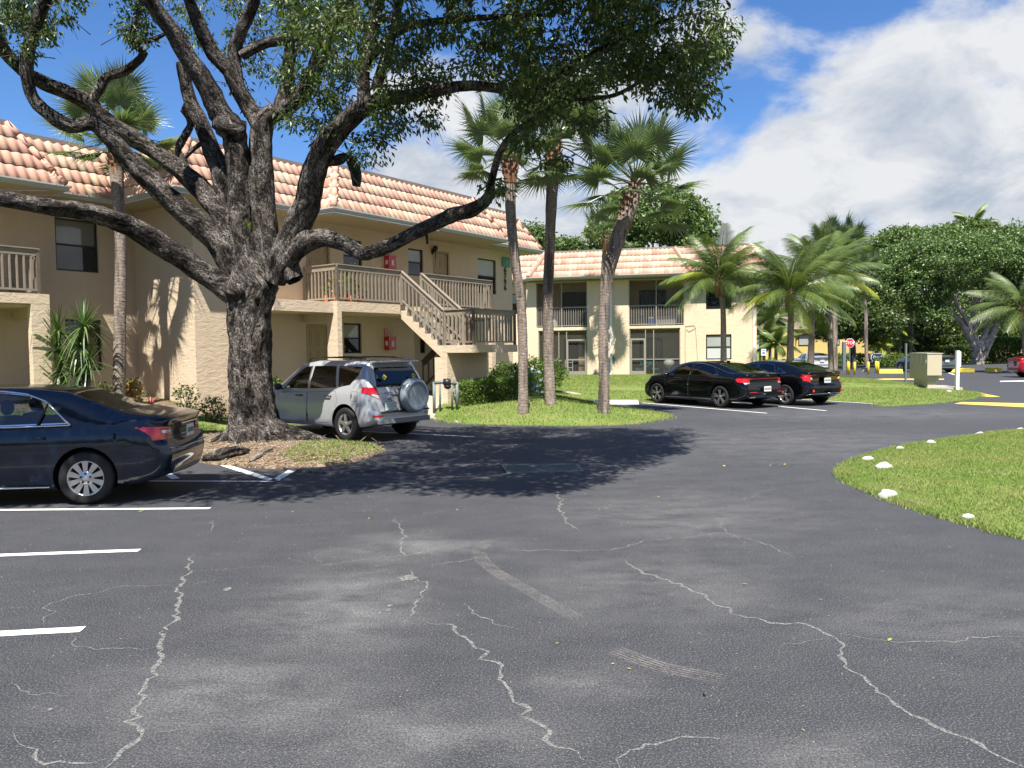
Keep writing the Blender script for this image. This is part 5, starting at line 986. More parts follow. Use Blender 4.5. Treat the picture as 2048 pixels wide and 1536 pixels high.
c4 = at(2052, 740, 50.0); c4.z = 0; coco_palm('coconut palm at the right edge of the view', [c4]+fpath([(2050, 680), (2046, 620)], 50), [.2, .17, .2], 1.25, 16, 4, [(R(100), R(60), .9)])
# ---- broad background trees
def bg_tree(label, foot, blobs, clumps, per, size, seed, mat='leaf2', bark='bark', limbs=(), trunk_r=.3, group='trees beyond the car park', pxm=None):
    """blobs: (px, py, Y, rx_px, ry_px) ellipsoids that make up the crown"""
    T = thing('broadleaf_tree', label, 'tree', foot, group); g = np.random.default_rng(seed); C = []; w = np.array([q[3]*q[4] for q in blobs], float); w /= w.sum()
    for _ in range(clumps):
        x, y, Y, rx, ry = blobs[g.choice(len(blobs), p=w)]; d = g.normal(size=3); d /= np.linalg.norm(d); r = g.uniform(.45, 1)**.5; c = at(x, y, Y); m = Y/F_PX; C.append((c.x+d[0]*rx*m*r, c.y+d[1]*rx*m*r*.8, c.z+d[2]*ry*m*r))
    C = np.array(C); V, F = leaves(C, g.uniform(.6, 1.15, len(C))*size*3.2, per, size, seed+1, .35, .62, .6); b = MB(); uvs = []; foot = Vector(foot); top = at(*blobs[0][:3])
    if limbs:
        for pts in limbs: limb(b, uvs, [at(x, y, Y) for x, y, r, Y in pts], [r*.62*Y/F_PX for x, y, r, Y in pts], 10, .5, .1, seed)
    else:
        limb(b, uvs, [foot-Vector((0, 0, .2)), foot.lerp(top, .5), top], [trunk_r, trunk_r*.75, trunk_r*.4], 8, .6, .1, seed)
        for i in range(5): c = Vector(C[i*7 % len(C)]); limb(b, uvs, [foot.lerp(top, .45), (foot.lerp(top, .6)+c)/2, c], [trunk_r*.5, trunk_r*.35, .04], 6, .6, .1, seed+i)
    build_bark(b, uvs, 'trunk', M[bark], T); arr_mesh('crown', V, F, M[mat], T); return T
def foot(x, Y): p = at(x, 700, Y); p.z = 0; return p
bg_tree('dense green tree rising behind the far block', foot(1300, 56), [(1300, 425, 55, 100, 50), (1245, 455, 54, 60, 45), (1370, 445, 55, 50, 45), (1390, 480, 54, 30, 30), (1210, 480, 54, 30, 28)], 420, 60, .30, 31, limbs=[[(1300+dx, 640, 6, 56), (1300+dx*1.1, 560, 4, 56), (1300+dx*1.6, 470, 3, 55.5), (1300+dx*2.2, 440, 2, 55)] for dx in (-34, -22, -8, 4, 14, 26, 36)], bark='bark_pale')
bg_tree('small tree showing between the two apartment blocks', foot(1080, 62), [(1062, 478, 62, 24, 30), (1090, 490, 62, 20, 20)], 70, 50, .30, 32)
bg_tree('low tree showing over the ridge beside the middle palm', foot(1140, 66), [(1140, 495, 66, 34, 16), (1105, 490, 66, 18, 12)], 60, 50, .30, 33)
bg_tree('wide tree with pale forking limbs at the far side of the road', foot(1955, 74), [(1905, 525, 73, 150, 52), (2010, 515, 73, 90, 56), (1830, 570, 73, 80, 50), (1780, 560, 74, 50, 55), (1870, 625, 71, 26, 16), (2080, 560, 73, 80, 60)], 1350, 60, .27, 34, bark='bark_pale',
    limbs=[[(1955, 735, 24, 74), (1955, 715, 15, 74), (1952, 690, 13, 74)], [(1952, 700, 11, 74), (1925, 650, 9, 74), (1895, 615, 7, 73.5), (1850, 585, 5, 73)], [(1950, 700, 10, 74), (1940, 655, 8, 74), (1915, 610, 6, 73), (1890, 570, 4, 73)], [(1955, 700, 10, 74), (1948, 640, 7, 74), (1950, 600, 5, 74), (1940, 560, 4, 74)], [(1955, 700, 11, 74), (1975, 650, 8, 74), (1960, 610, 6, 74), (1930, 560, 5, 73), (1900, 540, 3, 73)], [(1960, 700, 11, 74), (1985, 665, 9, 74), (1995, 625, 7, 74), (1975, 570, 5, 74)], [(1965, 720, 8, 74), (1992, 660, 6, 74), (2010, 600, 4, 74)]])
bg_tree('tall dark tree behind, left end of the distant tree line', foot(1790, 96), [(1800, 500, 95, 60, 40), (1760, 540, 95, 40, 50), (1820, 478, 96, 40, 22)], 330, 55, .42, 35, 'leaf2', trunk_r=.5)
bg_tree('tall dark tree in the middle of the distant tree line', foot(1900, 100), [(1890, 482, 98, 60, 28), (1940, 468, 100, 50, 26)], 260, 55, .42, 36, 'leaf2', trunk_r=.5)
bg_tree('tall dark tree at the right end of the distant tree line', foot(2010, 100), [(2020, 480, 100, 60, 30), (1985, 500, 100, 60, 40), (2100, 500, 100, 60, 50)], 300, 55, .42, 37, 'leaf2', trunk_r=.5)
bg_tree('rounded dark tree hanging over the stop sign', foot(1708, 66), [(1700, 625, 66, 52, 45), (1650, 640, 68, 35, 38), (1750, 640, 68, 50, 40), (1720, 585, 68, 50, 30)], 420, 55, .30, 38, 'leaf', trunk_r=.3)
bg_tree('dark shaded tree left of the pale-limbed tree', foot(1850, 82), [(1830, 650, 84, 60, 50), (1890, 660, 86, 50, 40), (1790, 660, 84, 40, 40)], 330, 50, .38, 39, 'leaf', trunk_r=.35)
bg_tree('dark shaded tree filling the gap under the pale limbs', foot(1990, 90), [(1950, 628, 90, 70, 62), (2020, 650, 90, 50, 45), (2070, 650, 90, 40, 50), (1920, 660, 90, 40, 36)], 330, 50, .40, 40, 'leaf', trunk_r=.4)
bg_tree('light green bushy tree behind the yellow house', foot(1600, 110), [(1590, 655, 108, 50, 20), (1640, 640, 110, 40, 30), (1560, 650, 110, 30, 24)], 150, 45, .42, 41, 'leaf3', trunk_r=.3)
# bushy date-like palms behind the second block
FEA_S = [feather_mesh(20+i, 'coco', 1.9, .45) for i in range(2)]; FEA_P = [feather_mesh(30+i, 'coco_yellow', 1.5, .42) for i in range(2)]
def small_palm(label, x, y, Y, n, s, h, seed, ms=None, el0=80):
    T = thing('feather_palm', label, 'palm', foot(x, Y), 'small feathery palms in the far beds'); rnd = random.Random(seed); top = at(x, y, Y); b = MB(); uvs = []; f0 = foot(x, Y); limb(b, uvs, [f0-Vector((0, 0, .1)), f0.lerp(top, .5), top], [.13, .11, .1], 8, .3, .05, seed); build_bark(b, uvs, 'trunk', M['palm_trunk'], T)
    for i in range(n): put_frond(T, (ms or FEA_S)[i % 2], top, i*2.4, R(el0-95*i/n), s*rnd.uniform(.8, 1.1), rnd.uniform(-.3, .3))
small_palm('dark feathery palm just right of the far block', 1540, 640, 58, 20, 1.25, 2, 1); small_palm('second dark feathery palm right of the far block, lower', 1528, 672, 54, 16, 1.0, 2, 2); small_palm('drooping feathery palm in front of the yellow house', 1552, 690, 52, 18, .95, 1, 3)
small_palm('bright lime feathery palm right of the slim palm trunk', 1776, 650, 70, 16, 1.35, 3, 4, FEA_P); small_palm('lower lime feathery palm above the oval sign', 1757, 690, 68, 16, 1.1, 1, 5, FEA_P); small_palm('bluish feathery palm on the skyline', 1945, 452, 100, 12, 1.9, 9, 6)
small_palm('shaded feathery palm right of the lime ones', 1800, 680, 74, 14, 1.2, 1, 7)
# ---- shrubs and hedges
def shrub(name, label, c, rx, ry, rz, n, size, mat, seed, cat='shrub', group=None, stems=True, flowers=0, aspect=.5, box=False):
    T = thing(name, label, cat, c, group); g = np.random.default_rng(seed); c = Vector(c); d = g.normal(size=(n, 3)); d /= np.linalg.norm(d, axis=1)[:, None]; r = g.uniform(.35, 1, n)**.5
    P = np.array(c)+np.array([0, 0, rz])+(d*np.array([rx, ry, rz])*r[:, None] if not box else np.clip(d*1.7*r[:, None], -1, 1)*np.array([rx, ry, rz])); V, F = leaves(P, size*1.3, 9, size, seed, .1, aspect)
    if stems:
        b = MB()
        for i in range(10): p = Vector(P[i*3 % n]); b.tube([c+Vector((g.normal()*rx*.15, g.normal()*ry*.15, -.03)), (c+p)/2+Vector((0, 0, .03)), p], [.014, .01, .006], 5, False)
        b.build('stems', M['twig'], T)
    arr_mesh('foliage', V, F, M[mat], T)
    if flowers:
        b = MB()
        for i in range(flowers):
            p = Vector(P[g.integers(n)]); p = p+(p-c-Vector((0, 0, rz)))*.12
            for q in range(5): a = q*1.257; d1_ = Vector((math.cos(a), -.3, math.sin(a)))*.045; d2_ = Vector((math.cos(a+.9), -.3, math.sin(a+.9)))*.045; b.add([p, p+d1_, p+(d1_+d2_)*.8, p+d2_], [(0, 1, 2, 3)])
        tag(b.build('flowers', M['flower'], T), kind='stuff')
    return T
def on_lawn(x, y, Y=None):
    if Y is None: return lawn_at(x, y)
    p = at(x, y, Y); return Vector((p.x, p.y, H(p.x, p.y)))
def rot_hedge(name, label, a, b_, w, h, n, size, mat, seed, flowers=0, z=None):
    """clipped hedge between two ground points"""
    a = Vector(a); b_ = Vector(b_); g = np.random.default_rng(seed); t = g.uniform(0, 1, n); L = (b_-a); s = Vector((-L.y, L.x, 0)).normalized(); u = g.uniform(-1, 1, n); v = g.uniform(0, 1, n)
    side = g.integers(0, 3, n); u = np.where(side == 0, np.sign(u)*.95, u); v = np.where(side == 1, .95, v); zz = a.z+(b_.z-a.z)*t
    P = np.stack([a.x+L.x*t+s.x*u*w/2, a.y+L.y*t+s.y*u*w/2, zz+.06+v*(h-.08)], 1); P += g.normal(0, .022, P.shape); T = thing(name, label, 'hedge', (a+b_)/2); V, F = leaves(P, size*1.2, 9, size, seed, .1, .5); m = MB()
    for i in range(int(L.length*5)): q = a.lerp(b_, g.random())+s*g.uniform(-.3, .3)*w; m.tube([q, q+Vector((g.normal()*.1, g.normal()*.1, h*.5)), q+Vector((g.normal()*.2, g.normal()*.2, h*.85))], [.014, .01, .006], 5, False)
    m.build('stems', M['twig'], T); arr_mesh('foliage', V, F, M[mat], T); return T
rot_hedge('clipped_hedge', 'clipped hedge with woody stems in front of the stair landing', on_lawn(918, 797, 22.3), on_lawn(1030, 799, 23.0), .75, .66, 900, .07, 'leaf3', 51)
shrub('tall_shrub', 'tall leafy shrub behind the landing hedge', on_lawn(1020, 780, 25.6), .85, .5, .52, 340, .10, 'leaf3', 52); shrub('tall_shrub', 'bright green hibiscus-like bush between the first two lawn palms', on_lawn(1080, 770, 28.6), 1.05, .6, .64, 420, .11, 'leaf3', 53)
shrub('flowering_shrub', 'low plumbago bush dotted with pale blue flowers', on_lawn(1066, 790, 27.4), .75, .5, .42, 240, .08, 'leaf3', 54, flowers=70); shrub('flowering_shrub', 'small round bush with few blue flowers behind the clipped hedge', on_lawn(1040, 792, 24.8), .55, .4, .40, 160, .08, 'leaf_pale', 55, flowers=14)
shrub('small_shrub', 'bushy plant against the wall right of the big trunk', on_lawn(548, 800, 20.6), .34, .3, .42, 120, .09, 'leaf3', 56)
shrub('croton', 'yellow-leaved croton beside the left palm trunk', on_lawn(262, 800, 19.2), .25, .22, .32, 60, .11, 'croton', 57)
for i, (x, Y, rx, rz, n, lb) in enumerate(((372, 19.0, .30, .36, 46, 'sparse twiggy shrub with few leaves against the sunlit wall'), (428, 18.6, .34, .34, 60, 'second sparse shrub, in the shade just left of the trunk'), (205, 19.6, .22, .26, 30, 'thin weedy shrub left of the palm trunk'))): shrub('sparse_shrub', lb, on_lawn(x, 800, Y), rx, .25, rz, n, .075, 'leaf', 60+i)
spiky('bromeliad', on_lawn(302, 800, 19.3)+Vector((0, 0, .05)), 26, .36, .022, plain('bromeliad_leaf', (0.30, 0.07, 0.06), .5, var=.4), 'reddish rosette plant at the foot of the sunlit wall', 'plant', curve=.3)
def yucca(label, x, Y, heads, seed):
    f0 = on_lawn(x, 790, Y); T = thing('yucca', label, 'plant', f0, 'yuccas by the left entry'); b = MB(); uvs = []
    for (hx, hy, n, L) in heads: p = at(hx, hy, Y); limb(b, uvs, [f0-Vector((0, 0, .05)), (f0+p)/2+Vector((.03, 0, 0)), p], [.06, .05, .045], 8, .2, .06, seed)
    build_bark(b, uvs, 'stem', M['bark'], T)
    for i, (hx, hy, n, L) in enumerate(heads): spiky('leaf_head', at(hx, hy, Y), n, L, .026, M['yucca'], '', '', .98, None, .45, seed+i, T)
yucca('tall sunlit yucca with hanging sword leaves under the left window', 168, 17.9, [(168, 652, 90, .80), (160, 690, 70, .75), (178, 725, 70, .75), (150, 745, 50, .7)], 71); yucca('darker yucca close to the left entry column', 118, 18.0, [(116, 662, 70, .7), (112, 700, 80, .7), (122, 740, 70, .7)], 75)
# far hedges
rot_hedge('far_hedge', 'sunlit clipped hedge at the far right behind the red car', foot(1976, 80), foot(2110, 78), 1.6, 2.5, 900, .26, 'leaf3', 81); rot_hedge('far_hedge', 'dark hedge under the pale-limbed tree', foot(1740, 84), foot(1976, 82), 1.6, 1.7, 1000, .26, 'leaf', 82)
rot_hedge('far_hedge', 'low trimmed hedge behind the stop sign', foot(1640, 76), foot(1735, 78), 1.2, 1.0, 420, .2, 'leaf3', 83); shrub('far_shrub', 'low reddish-green bush right of the oval sign', foot(1790, 66), 2.1, .8, .62, 300, .16, 'leaf3', 84)
shrub('far_shrub', 'lime green shrub beside the far block corner', foot(1548, 50), 1.3, .8, .55, 220, .16, 'leaf_pale', 85); shrub('far_shrub', 'leafy shrub between the coconut trunks', foot(1600, 50), .9, .6, .5, 150, .16, 'leaf3', 86)
# ================================================================== VEHICLES
def sm_interp(x, keys, col, sig=0.09):
    """smoothed piecewise-linear key table"""
    kx = [k[0] for k in keys]; kv = [k[col] for k in keys]; o = np.linspace(-2, 2, 9)*sig; w = np.exp(-0.5*(np.linspace(-2, 2, 9))**2); w /= w.sum(); return float(sum(wi*np.interp(x+oi, kx, kv) for oi, wi in zip(o, w)))
def catmull(P, per):
    P = [np.array(p, float) for p in P]; out = []; n = len(P)
    for i in range(n-1):
        p0, p1, p2, p3 = P[max(i-1, 0)], P[i], P[i+1], P[min(i+2, n-1)]
        for j in range(per[i]):
            t = j/per[i]; out.append(.5*((2*p1)+(-p0+p2)*t+(2*p0-5*p1+4*p2-p3)*t*t+(-p0+3*p1-3*p2+p3)*t**3))
    out.append(P[-1]); return out
def cut_poly(bm, faces, poly, ax):
    """keeps cutting the face set along a convex polygon given in two axes; returns the faces inside"""
    a0, a1 = ax; A = sum(poly[i][0]*poly[(i+1) % len(poly)][1]-poly[(i+1) % len(poly)][0]*poly[i][1] for i in range(len(poly)))
    if A < 0: poly = poly[::-1]
    cur = set(faces)
    for i in range(len(poly)):
        p, q = poly[i], poly[(i+1) % len(poly)]; co = Vector((0, 0, 0)); co[a0] = p[0]; co[a1] = p[1]; no = Vector((0, 0, 0)); no[a0] = q[1]-p[1]; no[a1] = -(q[0]-p[0])
        if no.length < 1e-9: continue
        no.normalize(); vs = {v for f in cur for v in f.verts}; es = {e for f in cur for e in f.edges}
        r = bmesh.ops.bisect_plane(bm, geom=list(vs)+list(es)+list(cur), dist=1e-5, plane_co=co, plane_no=no)
        cand = {g for g in r['geom'] if isinstance(g, bmesh.types.BMFace)} | {f for f in cur if f.is_valid}
        cur = {f for f in cand if f.is_valid and (f.calc_center_median()-co).dot(no) < 1e-6}
    return cur
def circ(cx, cz, r, n=28): return [(cx+r*math.cos(2*math.pi*i/n), cz+r*math.sin(2*math.pi*i/n)) for i in range(n)]
def wheel(parent, x, y, r, rim_r, w, style, side):
    W = bpy.data.objects.new('wheel', None); link(W, parent); W.location = (x, y, r); WL[W.name] = Vector(); s = side; m = MB(); m.smooth = True; h = w/2
    m.lathe([(-s*h*.8, rim_r*.9), (-s*h, r*.80), (-s*h*.92, r*.94), (-s*h*.6, r), (s*h*.6, r), (s*h*.92, r*.955), (s*h*1.02, r*.86), (s*h, rim_r*1.08), (s*h*.90, rim_r*1.0)], 48, 'y'); m.build('tyre', M['tyre'], W, local=True)
    b = MB(); b.mat(M['alloy'] if style != 'k5' else M['dark_alloy']); b.smooth = True; b.lathe([(s*h*.86, rim_r*1.02), (s*h*.92, rim_r*.99), (s*h*.84, rim_r*.93), (s*h*.2, rim_r*.88)], 48, 'y'); b.mat(M['trim']); b.lathe([(s*h*.18, rim_r*.9), (s*h*.12, .001)], 32, 'y'); b.smooth = False
    def spoke(a, r0, r1, w0, w1, y0, y1, mat, th=.02):
        b.mat(M[mat]); c, sn = math.cos(a), math.sin(a); P = []
        for yy in (-th, 0):
            for rr, ww, q in ((r0, w0, y0), (r1, w1, y1)):
                for k in (-1, 1): P.append((rr*c-k*ww*sn, s*(q+yy), rr*sn+k*ww*c))
        b.add(P, [(0, 1, 3, 2), (4, 6, 7, 5), (0, 4, 5, 1), (2, 3, 7, 6), (0, 2, 6, 4), (1, 5, 7, 3)])
    F = h*.88
    if style == 'camry':
        for i in range(10):
            a = 2*math.pi*(i+.5)/10
            for d, wd in ((-.115, .013), (0.02, .012), (.13, .009)): spoke(a+d*.9, rim_r*.30, rim_r*.955, wd*1.1, wd*1.35, F*.96, F, 'alloy')
        b.mat(M['alloy']); b.smooth = True; b.lathe([(s*F*.86, rim_r*.42), (s*F*1.0, rim_r*.36), (s*F*1.02, .001)], 30, 'y'); b.smooth = False
        for i in range(5): a = 2*math.pi*i/5+math.pi/2; b.mat(M['black']); b.lathe([(s*F*1.0, .014), (s*F*1.08, .014), (s*F*1.08, .001)], 10, 'y', (math.cos(a)*rim_r*.27, 0, math.sin(a)*rim_r*.27))
        b.mat(M['chrome']); b.lathe([(s*F*1.02, rim_r*.15), (s*F*1.06, rim_r*.12), (s*F*1.06, .001)], 20, 'y')
    elif style == 'rav':
        for i in range(5): a = 2*math.pi*i/5+.3; spoke(a, rim_r*.16, rim_r*.95, .040, .026, F*1.0, F*.98, 'alloy', .03)
        b.mat(M['alloy']); b.lathe([(s*F*.8, rim_r*.28), (s*F*1.02, rim_r*.22), (s*F*1.02, .001)], 20, 'y')
    elif style == 'k5':
        for i in range(5):
            a = 2*math.pi*i/5+.2
            for d in (-.20, .20): spoke(a+d*.75, rim_r*.18, rim_r*.96, .012, .017, F*.96, F, 'alloy'); spoke(a+d*.75+.09, rim_r*.25, rim_r*.95, .018, .03, F*.9, F*.92, 'dark_alloy')
        b.mat(M['alloy']); b.lathe([(s*F*.9, rim_r*.22), (s*F*1.0, rim_r*.18), (s*F*1.0, .001)], 16, 'y')
    else:
        for i in range(5):
            a = 2*math.pi*i/5+.5
            for d in (-.14, .17): spoke(a+d, rim_r*.15, rim_r*.95, .013, .018, F*.97, F, 'alloy')
        b.mat(M['alloy']); b.lathe([(s*F*.9, rim_r*.22), (s*F*1.0, rim_r*.18), (s*F*1.0, .001)], 16, 'y')
    b.build('rim', None, W, local=True); return W
def make_car(name, label, cat, S_):
    """x forward from the rear axle, y left, z up. S_ holds key tables and outlines"""
    T = thing(name, label, cat, (0, 0, 0), S_.get('group')); K = S_['keys']; xr, xf = K[0][0], K[-1][0]; NX = S_.get('nx', 96)
    ends = (0, .015, .05, .10); xs = sorted(set([round(v, 4) for v in list(np.linspace(xr+.14, xf-.14, NX))+[xr+e for e in ends]+[xf-e for e in ends]])); per = [2, 2, 4, 5, 5, 4, 5, 4, 4]; rings = []
    for x in xs:
        zb, zm, zs, zt, wm, ws, wt = [sm_interp(x, K, c, S_.get('sig', .08)) for c in range(1, 8)]
        e = min(1.0, (x-xr)/.16, (xf-x)/.16); k = .86+.14*math.sqrt(max(0, 1-(1-e)**2)); wm, ws, wt = wm*k, ws*k, wt*k
        g = max(0.0, zt-zs)          # greenhouse height at this station
        hood = g < .16; wt2 = min(wt, ws-.02)
        P = [(0, zb), (wm*.80, zb), (wm*.965, zb+.05), (wm, zm-.04), (wm*.995, zm+(zs-zm)*.55), (ws, zs), (ws+(wt2-ws)*.50+(.012 if not hood else .03), zs+g*(.52 if not hood else .55)), (wt2+(0 if not hood else .0), zs+g*(.90 if not hood else .86)), (wt2*.72, zt-.012*(1 if not hood else .6)), (0, zt)]
        h = catmull(P, per); ring = [(x, p[0], p[1]) for p in h]+[(x, -p[0], p[1]) for p in h[-2:0:-1]]; rings.append(ring)
    n = len(rings[0]); V = np.array([p for r_ in rings for p in r_])
    RP, FP = S_['rear'], S_['front']       # (z, x) profiles of the two ends
    for i in range(len(V)):
        x, y, z = V[i]
        if x < xr+.55: x0 = xr+.55; f = (x0-np.interp(z, [q[0] for q in RP], [q[1] for q in RP]))/(x0-xr); crv = S_.get('rcurve', .10)*(abs(y)/K[0][5])**2.5; V[i, 0] = x0-(x0-x)*f+crv*((x0-x)/.55)
        if x > xf-.6: x0 = xf-.6; f = (np.interp(z, [q[0] for q in FP], [q[1] for q in FP])-x0)/(xf-x0); crv = .26*(abs(y)/.9)**2.2; V[i, 0] = x0+(x-x0)*f-crv*((x-x0)/.6)**1.5
    bm = bmesh.new(); bv = [bm.verts.new(p) for p in V]
    for i in range(len(rings)-1):
        for j in range(n): j2 = (j+1) % n; bm.faces.new((bv[i*n+j], bv[(i+1)*n+j], bv[(i+1)*n+j2], bv[i*n+j2]))
    for r_, fl in ((0, 1), (len(rings)-1, -1)):           # end caps, gridded across left-right pairs
        half = n//2
        for j in range(half):
            a, b_ = r_*n+j, r_*n+j+1; c, d = r_*n+(n-j-1) % n, r_*n+(n-j) % n
            ids = [a, b_, c, d]; ids = [q for k_, q in enumerate(ids) if q not in ids[:k_]]
            if len(ids) < 3: continue
            m = 8; A_, B_ = np.array(V[a]), np.array(V[b_]); C_, D_ = np.array(V[c]), np.array(V[d])
            try: bm.faces.new([bv[q] for q in ids])
            except ValueError: pass
    bmesh.ops.recalc_face_normals(bm, faces=bm.faces[:]); long = [f for f in bm.faces if max(v.co.y for v in f.verts)-min(v.co.y for v in f.verts) > .5 and abs(f.normal.x) > .5]
    for yy in np.linspace(-.7, .7, 9):
        lf = [f for f in bm.faces if max(v.co.y for v in f.verts)-min(v.co.y for v in f.verts) > .2 and abs(f.normal.x) > .3]; es = {e for f in lf for e in f.edges}; vs = {v for f in lf for v in f.verts}; bmesh.ops.bisect_plane(bm, geom=list(vs)+list(es)+lf, dist=1e-5, plane_co=(0, float(yy), 0), plane_no=(0, 1, 0))
    # bow the end faces so that they read as curved bumpers
    for v in bm.verts:
        if v.co.x < xr+.09 and abs(v.co.y) < K[0][5]*.8: v.co.x -= S_.get('bow', .05)*(1-(abs(v.co.y)/(K[0][5]*.86))**2)*.4
    MS = {'body': S_['paint'], 'seam': M['seam']}; out = []
    def sel(side, zlo=-1, xlo=-9, xhi=9): return [f for f in bm.faces if f.calc_center_median().y*side > .25 and f.calc_center_median().z > zlo and xlo < f.calc_center_median().x < xhi and abs(f.normal.x) < .9]
    def rear_sel(x1): return [f for f in bm.faces if f.calc_center_median().x < x1 and f.normal.x < -.12]
    def take(faces, name, mat, rim=0.0, rim_mat=1, off=0.0, sub=None, parent=T):
        faces = [f for f in faces if f.is_valid]
        if not faces: return None
        if rim:
            r = bmesh.ops.inset_region(bm, faces=faces, thickness=rim, depth=0.0, use_even_offset=True, use_boundary=True)
            for f in r['faces']: f.material_index = rim_mat
        m = bmesh.new(); mp = {}
        for f in faces:
            vs = []
            for v in f.verts:
                if v not in mp: mp[v] = m.verts.new(v.co+v.normal*off)
                vs.append(mp[v])
            try: m.faces.new(vs)
            except ValueError: pass
        bmesh.ops.delete(bm, geom=faces, context='FACES'); me = bpy.data.meshes.new(name); m.to_mesh(me); m.free(); me.materials.append(mat)
        for p in me.polygons: p.use_smooth = True
        o = bpy.data.objects.new(name, me); link(o, parent); WL[o.name] = Vector(); return o
    R_ = S_['wheel_r']; wb = S_['wb']
    for sd in (1, -1):
        for x in (0, wb):
            fs = cut_poly(bm, [f for f in bm.faces if f.calc_center_median().y*sd > .45 and abs(f.calc_center_median().x-x) < .8 and f.calc_center_median().z < 1.0 and abs(f.normal.z) < .97], circ(x, R_+.012, R_+S_.get('arch', .055)), (0, 2))
            bmesh.ops.delete(bm, geom=[f for f in fs if f.is_valid], context='FACES')
        for poly in S_.get('doors', ()): take(cut_poly(bm, sel(sd), poly, (0, 2)), 'door', S_['paint'], .007)
        for nm, poly, mat, rim, rm in S_.get('side', ()): take(cut_poly(bm, sel(sd), poly, (0, 2)), nm, mat, rim, rm, 0.0)
    if 'fuel' in S_: take(cut_poly(bm, sel(1), S_['fuel'], (0, 2)), 'fuel_door', S_['paint'], .007)
    bm.normal_update()
    ws0, ws1, wy0, wy1 = S_['windshield']; take(cut_poly(bm, [f for f in bm.faces if ws0-.1 < f.calc_center_median().x < ws1+.1 and f.normal.z > .15 and f.calc_center_median().z > S_['zbelt']], [(ws0, -wy0), (ws1, -wy1), (ws1, wy1), (ws0, wy0)], (0, 1)), 'windshield', S_['glass'], .012)
    rw = S_['rear_glass']
    if rw[0] == 'top': take(cut_poly(bm, [f for f in bm.faces if rw[1]-.1 < f.calc_center_median().x < rw[2]+.1 and f.normal.z > .1 and f.calc_center_median().z > S_['zbelt']-.1], [(rw[1], -rw[3]), (rw[2], -rw[4]), (rw[2], rw[4]), (rw[1], rw[3])], (0, 1)), 'rear_window', S_['glass'], .012)
    else: take(cut_poly(bm, rear_sel(xr+.75), rw[1], (1, 2)), 'rear_window', S_['glass'], .012)
    for nm, poly, mat, both in sorted(S_.get('rearface', ()), key=lambda q: q[0] != 'tail_lamp_clear'):
        for sd in ((1, -1) if both else (1,)): take(cut_poly(bm, rear_sel(xr+.45), [(p[0]*sd, p[1]) for p in poly], (1, 2)), nm, mat, .004, 1, .004)
    for nm, poly, mat in S_.get('wrap', ()):
        for sd in (1, -1): take(cut_poly(bm, [f for f in sel(sd) if f.calc_center_median().x < xr+.75 or f.calc_center_median().x > xf-.8], poly, (0, 2)), nm, mat, .004, 1, .006)
    me = bpy.data.meshes.new('body'); bm.to_mesh(me); bm.free()
    for m in (S_['paint'], M['seam'], M['chrome'], M['trim']): me.materials.append(m)
    for p in me.polygons: p.use_smooth = True
    o = bpy.data.objects.new('body', me); link(o, T); WL[o.name] = Vector()
    # wheel housings and wheels
    wy = S_['track']
    for x in (0, wb):
        for sd in (1, -1):
            hw = MB(); hw.mat(M['seam']); a0 = math.asin(max(-1, min(1, (S_['zsill']-R_)/(R_+.06)))); hw.lathe([(sd*(wy-.30), .01), (sd*(wy-.30), R_+.058), (sd*(wy+.085), R_+.058)], 28, 'y', (x, 0, R_+.012), (a0, math.pi-a0)); hw.build('wheel_housing', None, T, local=True)
    for x in (0, wb):
        for sd in (1, -1): wheel(T, x, sd*wy, R_, S_['rim_r'], S_.get('tw', .215), S_['style'], sd)
    for q in S_.get('extras', ()): q(T)
    return T
def box_part(T, name, mat, boxes, smooth=False):
    m = MB()
    for q in boxes: m.box(*q)
    o = m.build(name, mat, T, local=True); bv = o.modifiers.new('bevel', 'BEVEL'); bv.width = .012; bv.segments = 2; return o
def mirror_part(T, x, y, z, mat):
    for s in (1, -1): m = MB(); m.smooth = True; m.sphere((x, s*y, z), .075, .10, .075, 14, 8); m.bar((x-.01, s*(y-.07), z-.03), (x+.06, s*(y-.18), z-.07), .03, .03); m.build('mirror', mat, T, local=True)
def handle_part(T, pts, mat):
    for x, y, z in pts:
        for s in (1, -1): m = MB(); m.smooth = True; m.tube([(x-.10, s*(y-.005), z), (x-.085, s*(y+.028), z), (x+.085, s*(y+.028), z), (x+.10, s*(y-.005), z)], .014, 8); m.smooth = False; m.build('handle', mat, T, local=True)
def seats(T, rows, y, zt, wdt=.24):
    b = MB(); b.smooth = True
    for x, lean in rows:
        for s in (1, -1):
            b.box8([(x+.05, s*y-wdt, .5), (x+.17, s*y-wdt, .5), (x+.17, s*y+wdt, .5), (x+.05, s*y+wdt, .5), (x-lean, s*y-wdt*.85, zt-.14), (x-lean+.1, s*y-wdt*.85, zt-.14), (x-lean+.1, s*y+wdt*.85, zt-.14), (x-lean, s*y+wdt*.85, zt-.14)]); b.sphere((x-lean+.04, s*y, zt-.03), .06, .13, .10, 10, 8)
    b.box(-.25, .15, -.6, .6, .35, .72); b.box(1.9, 2.2, -.62, .62, .55, .82); b.build('seats', M['interior'], T, local=True)
def tube_part(T, name, mat, pts, r, k=6): m = MB(); m.smooth = True; m.tube(pts, r, k); return m.build(name, mat, T, local=True)
def txt(T, s, size, loc, rot, mat, name='lettering', ext=.002, align='CENTER', off=0.0):
    c = bpy.data.curves.new(name, 'FONT'); c.body = s; c.size = size; c.extrude = ext; c.align_x = align; c.align_y = 'CENTER'; c.materials.append(mat); c.resolution_u = 3; tmp = bpy.data.objects.new('t', c); c.offset = off; me = bpy.data.meshes.new_from_object(tmp); bpy.data.objects.remove(tmp); o = bpy.data.objects.new(name, me); link(o, T); o.location = loc; o.rotation_euler = rot; WL[o.name] = Vector(); return o
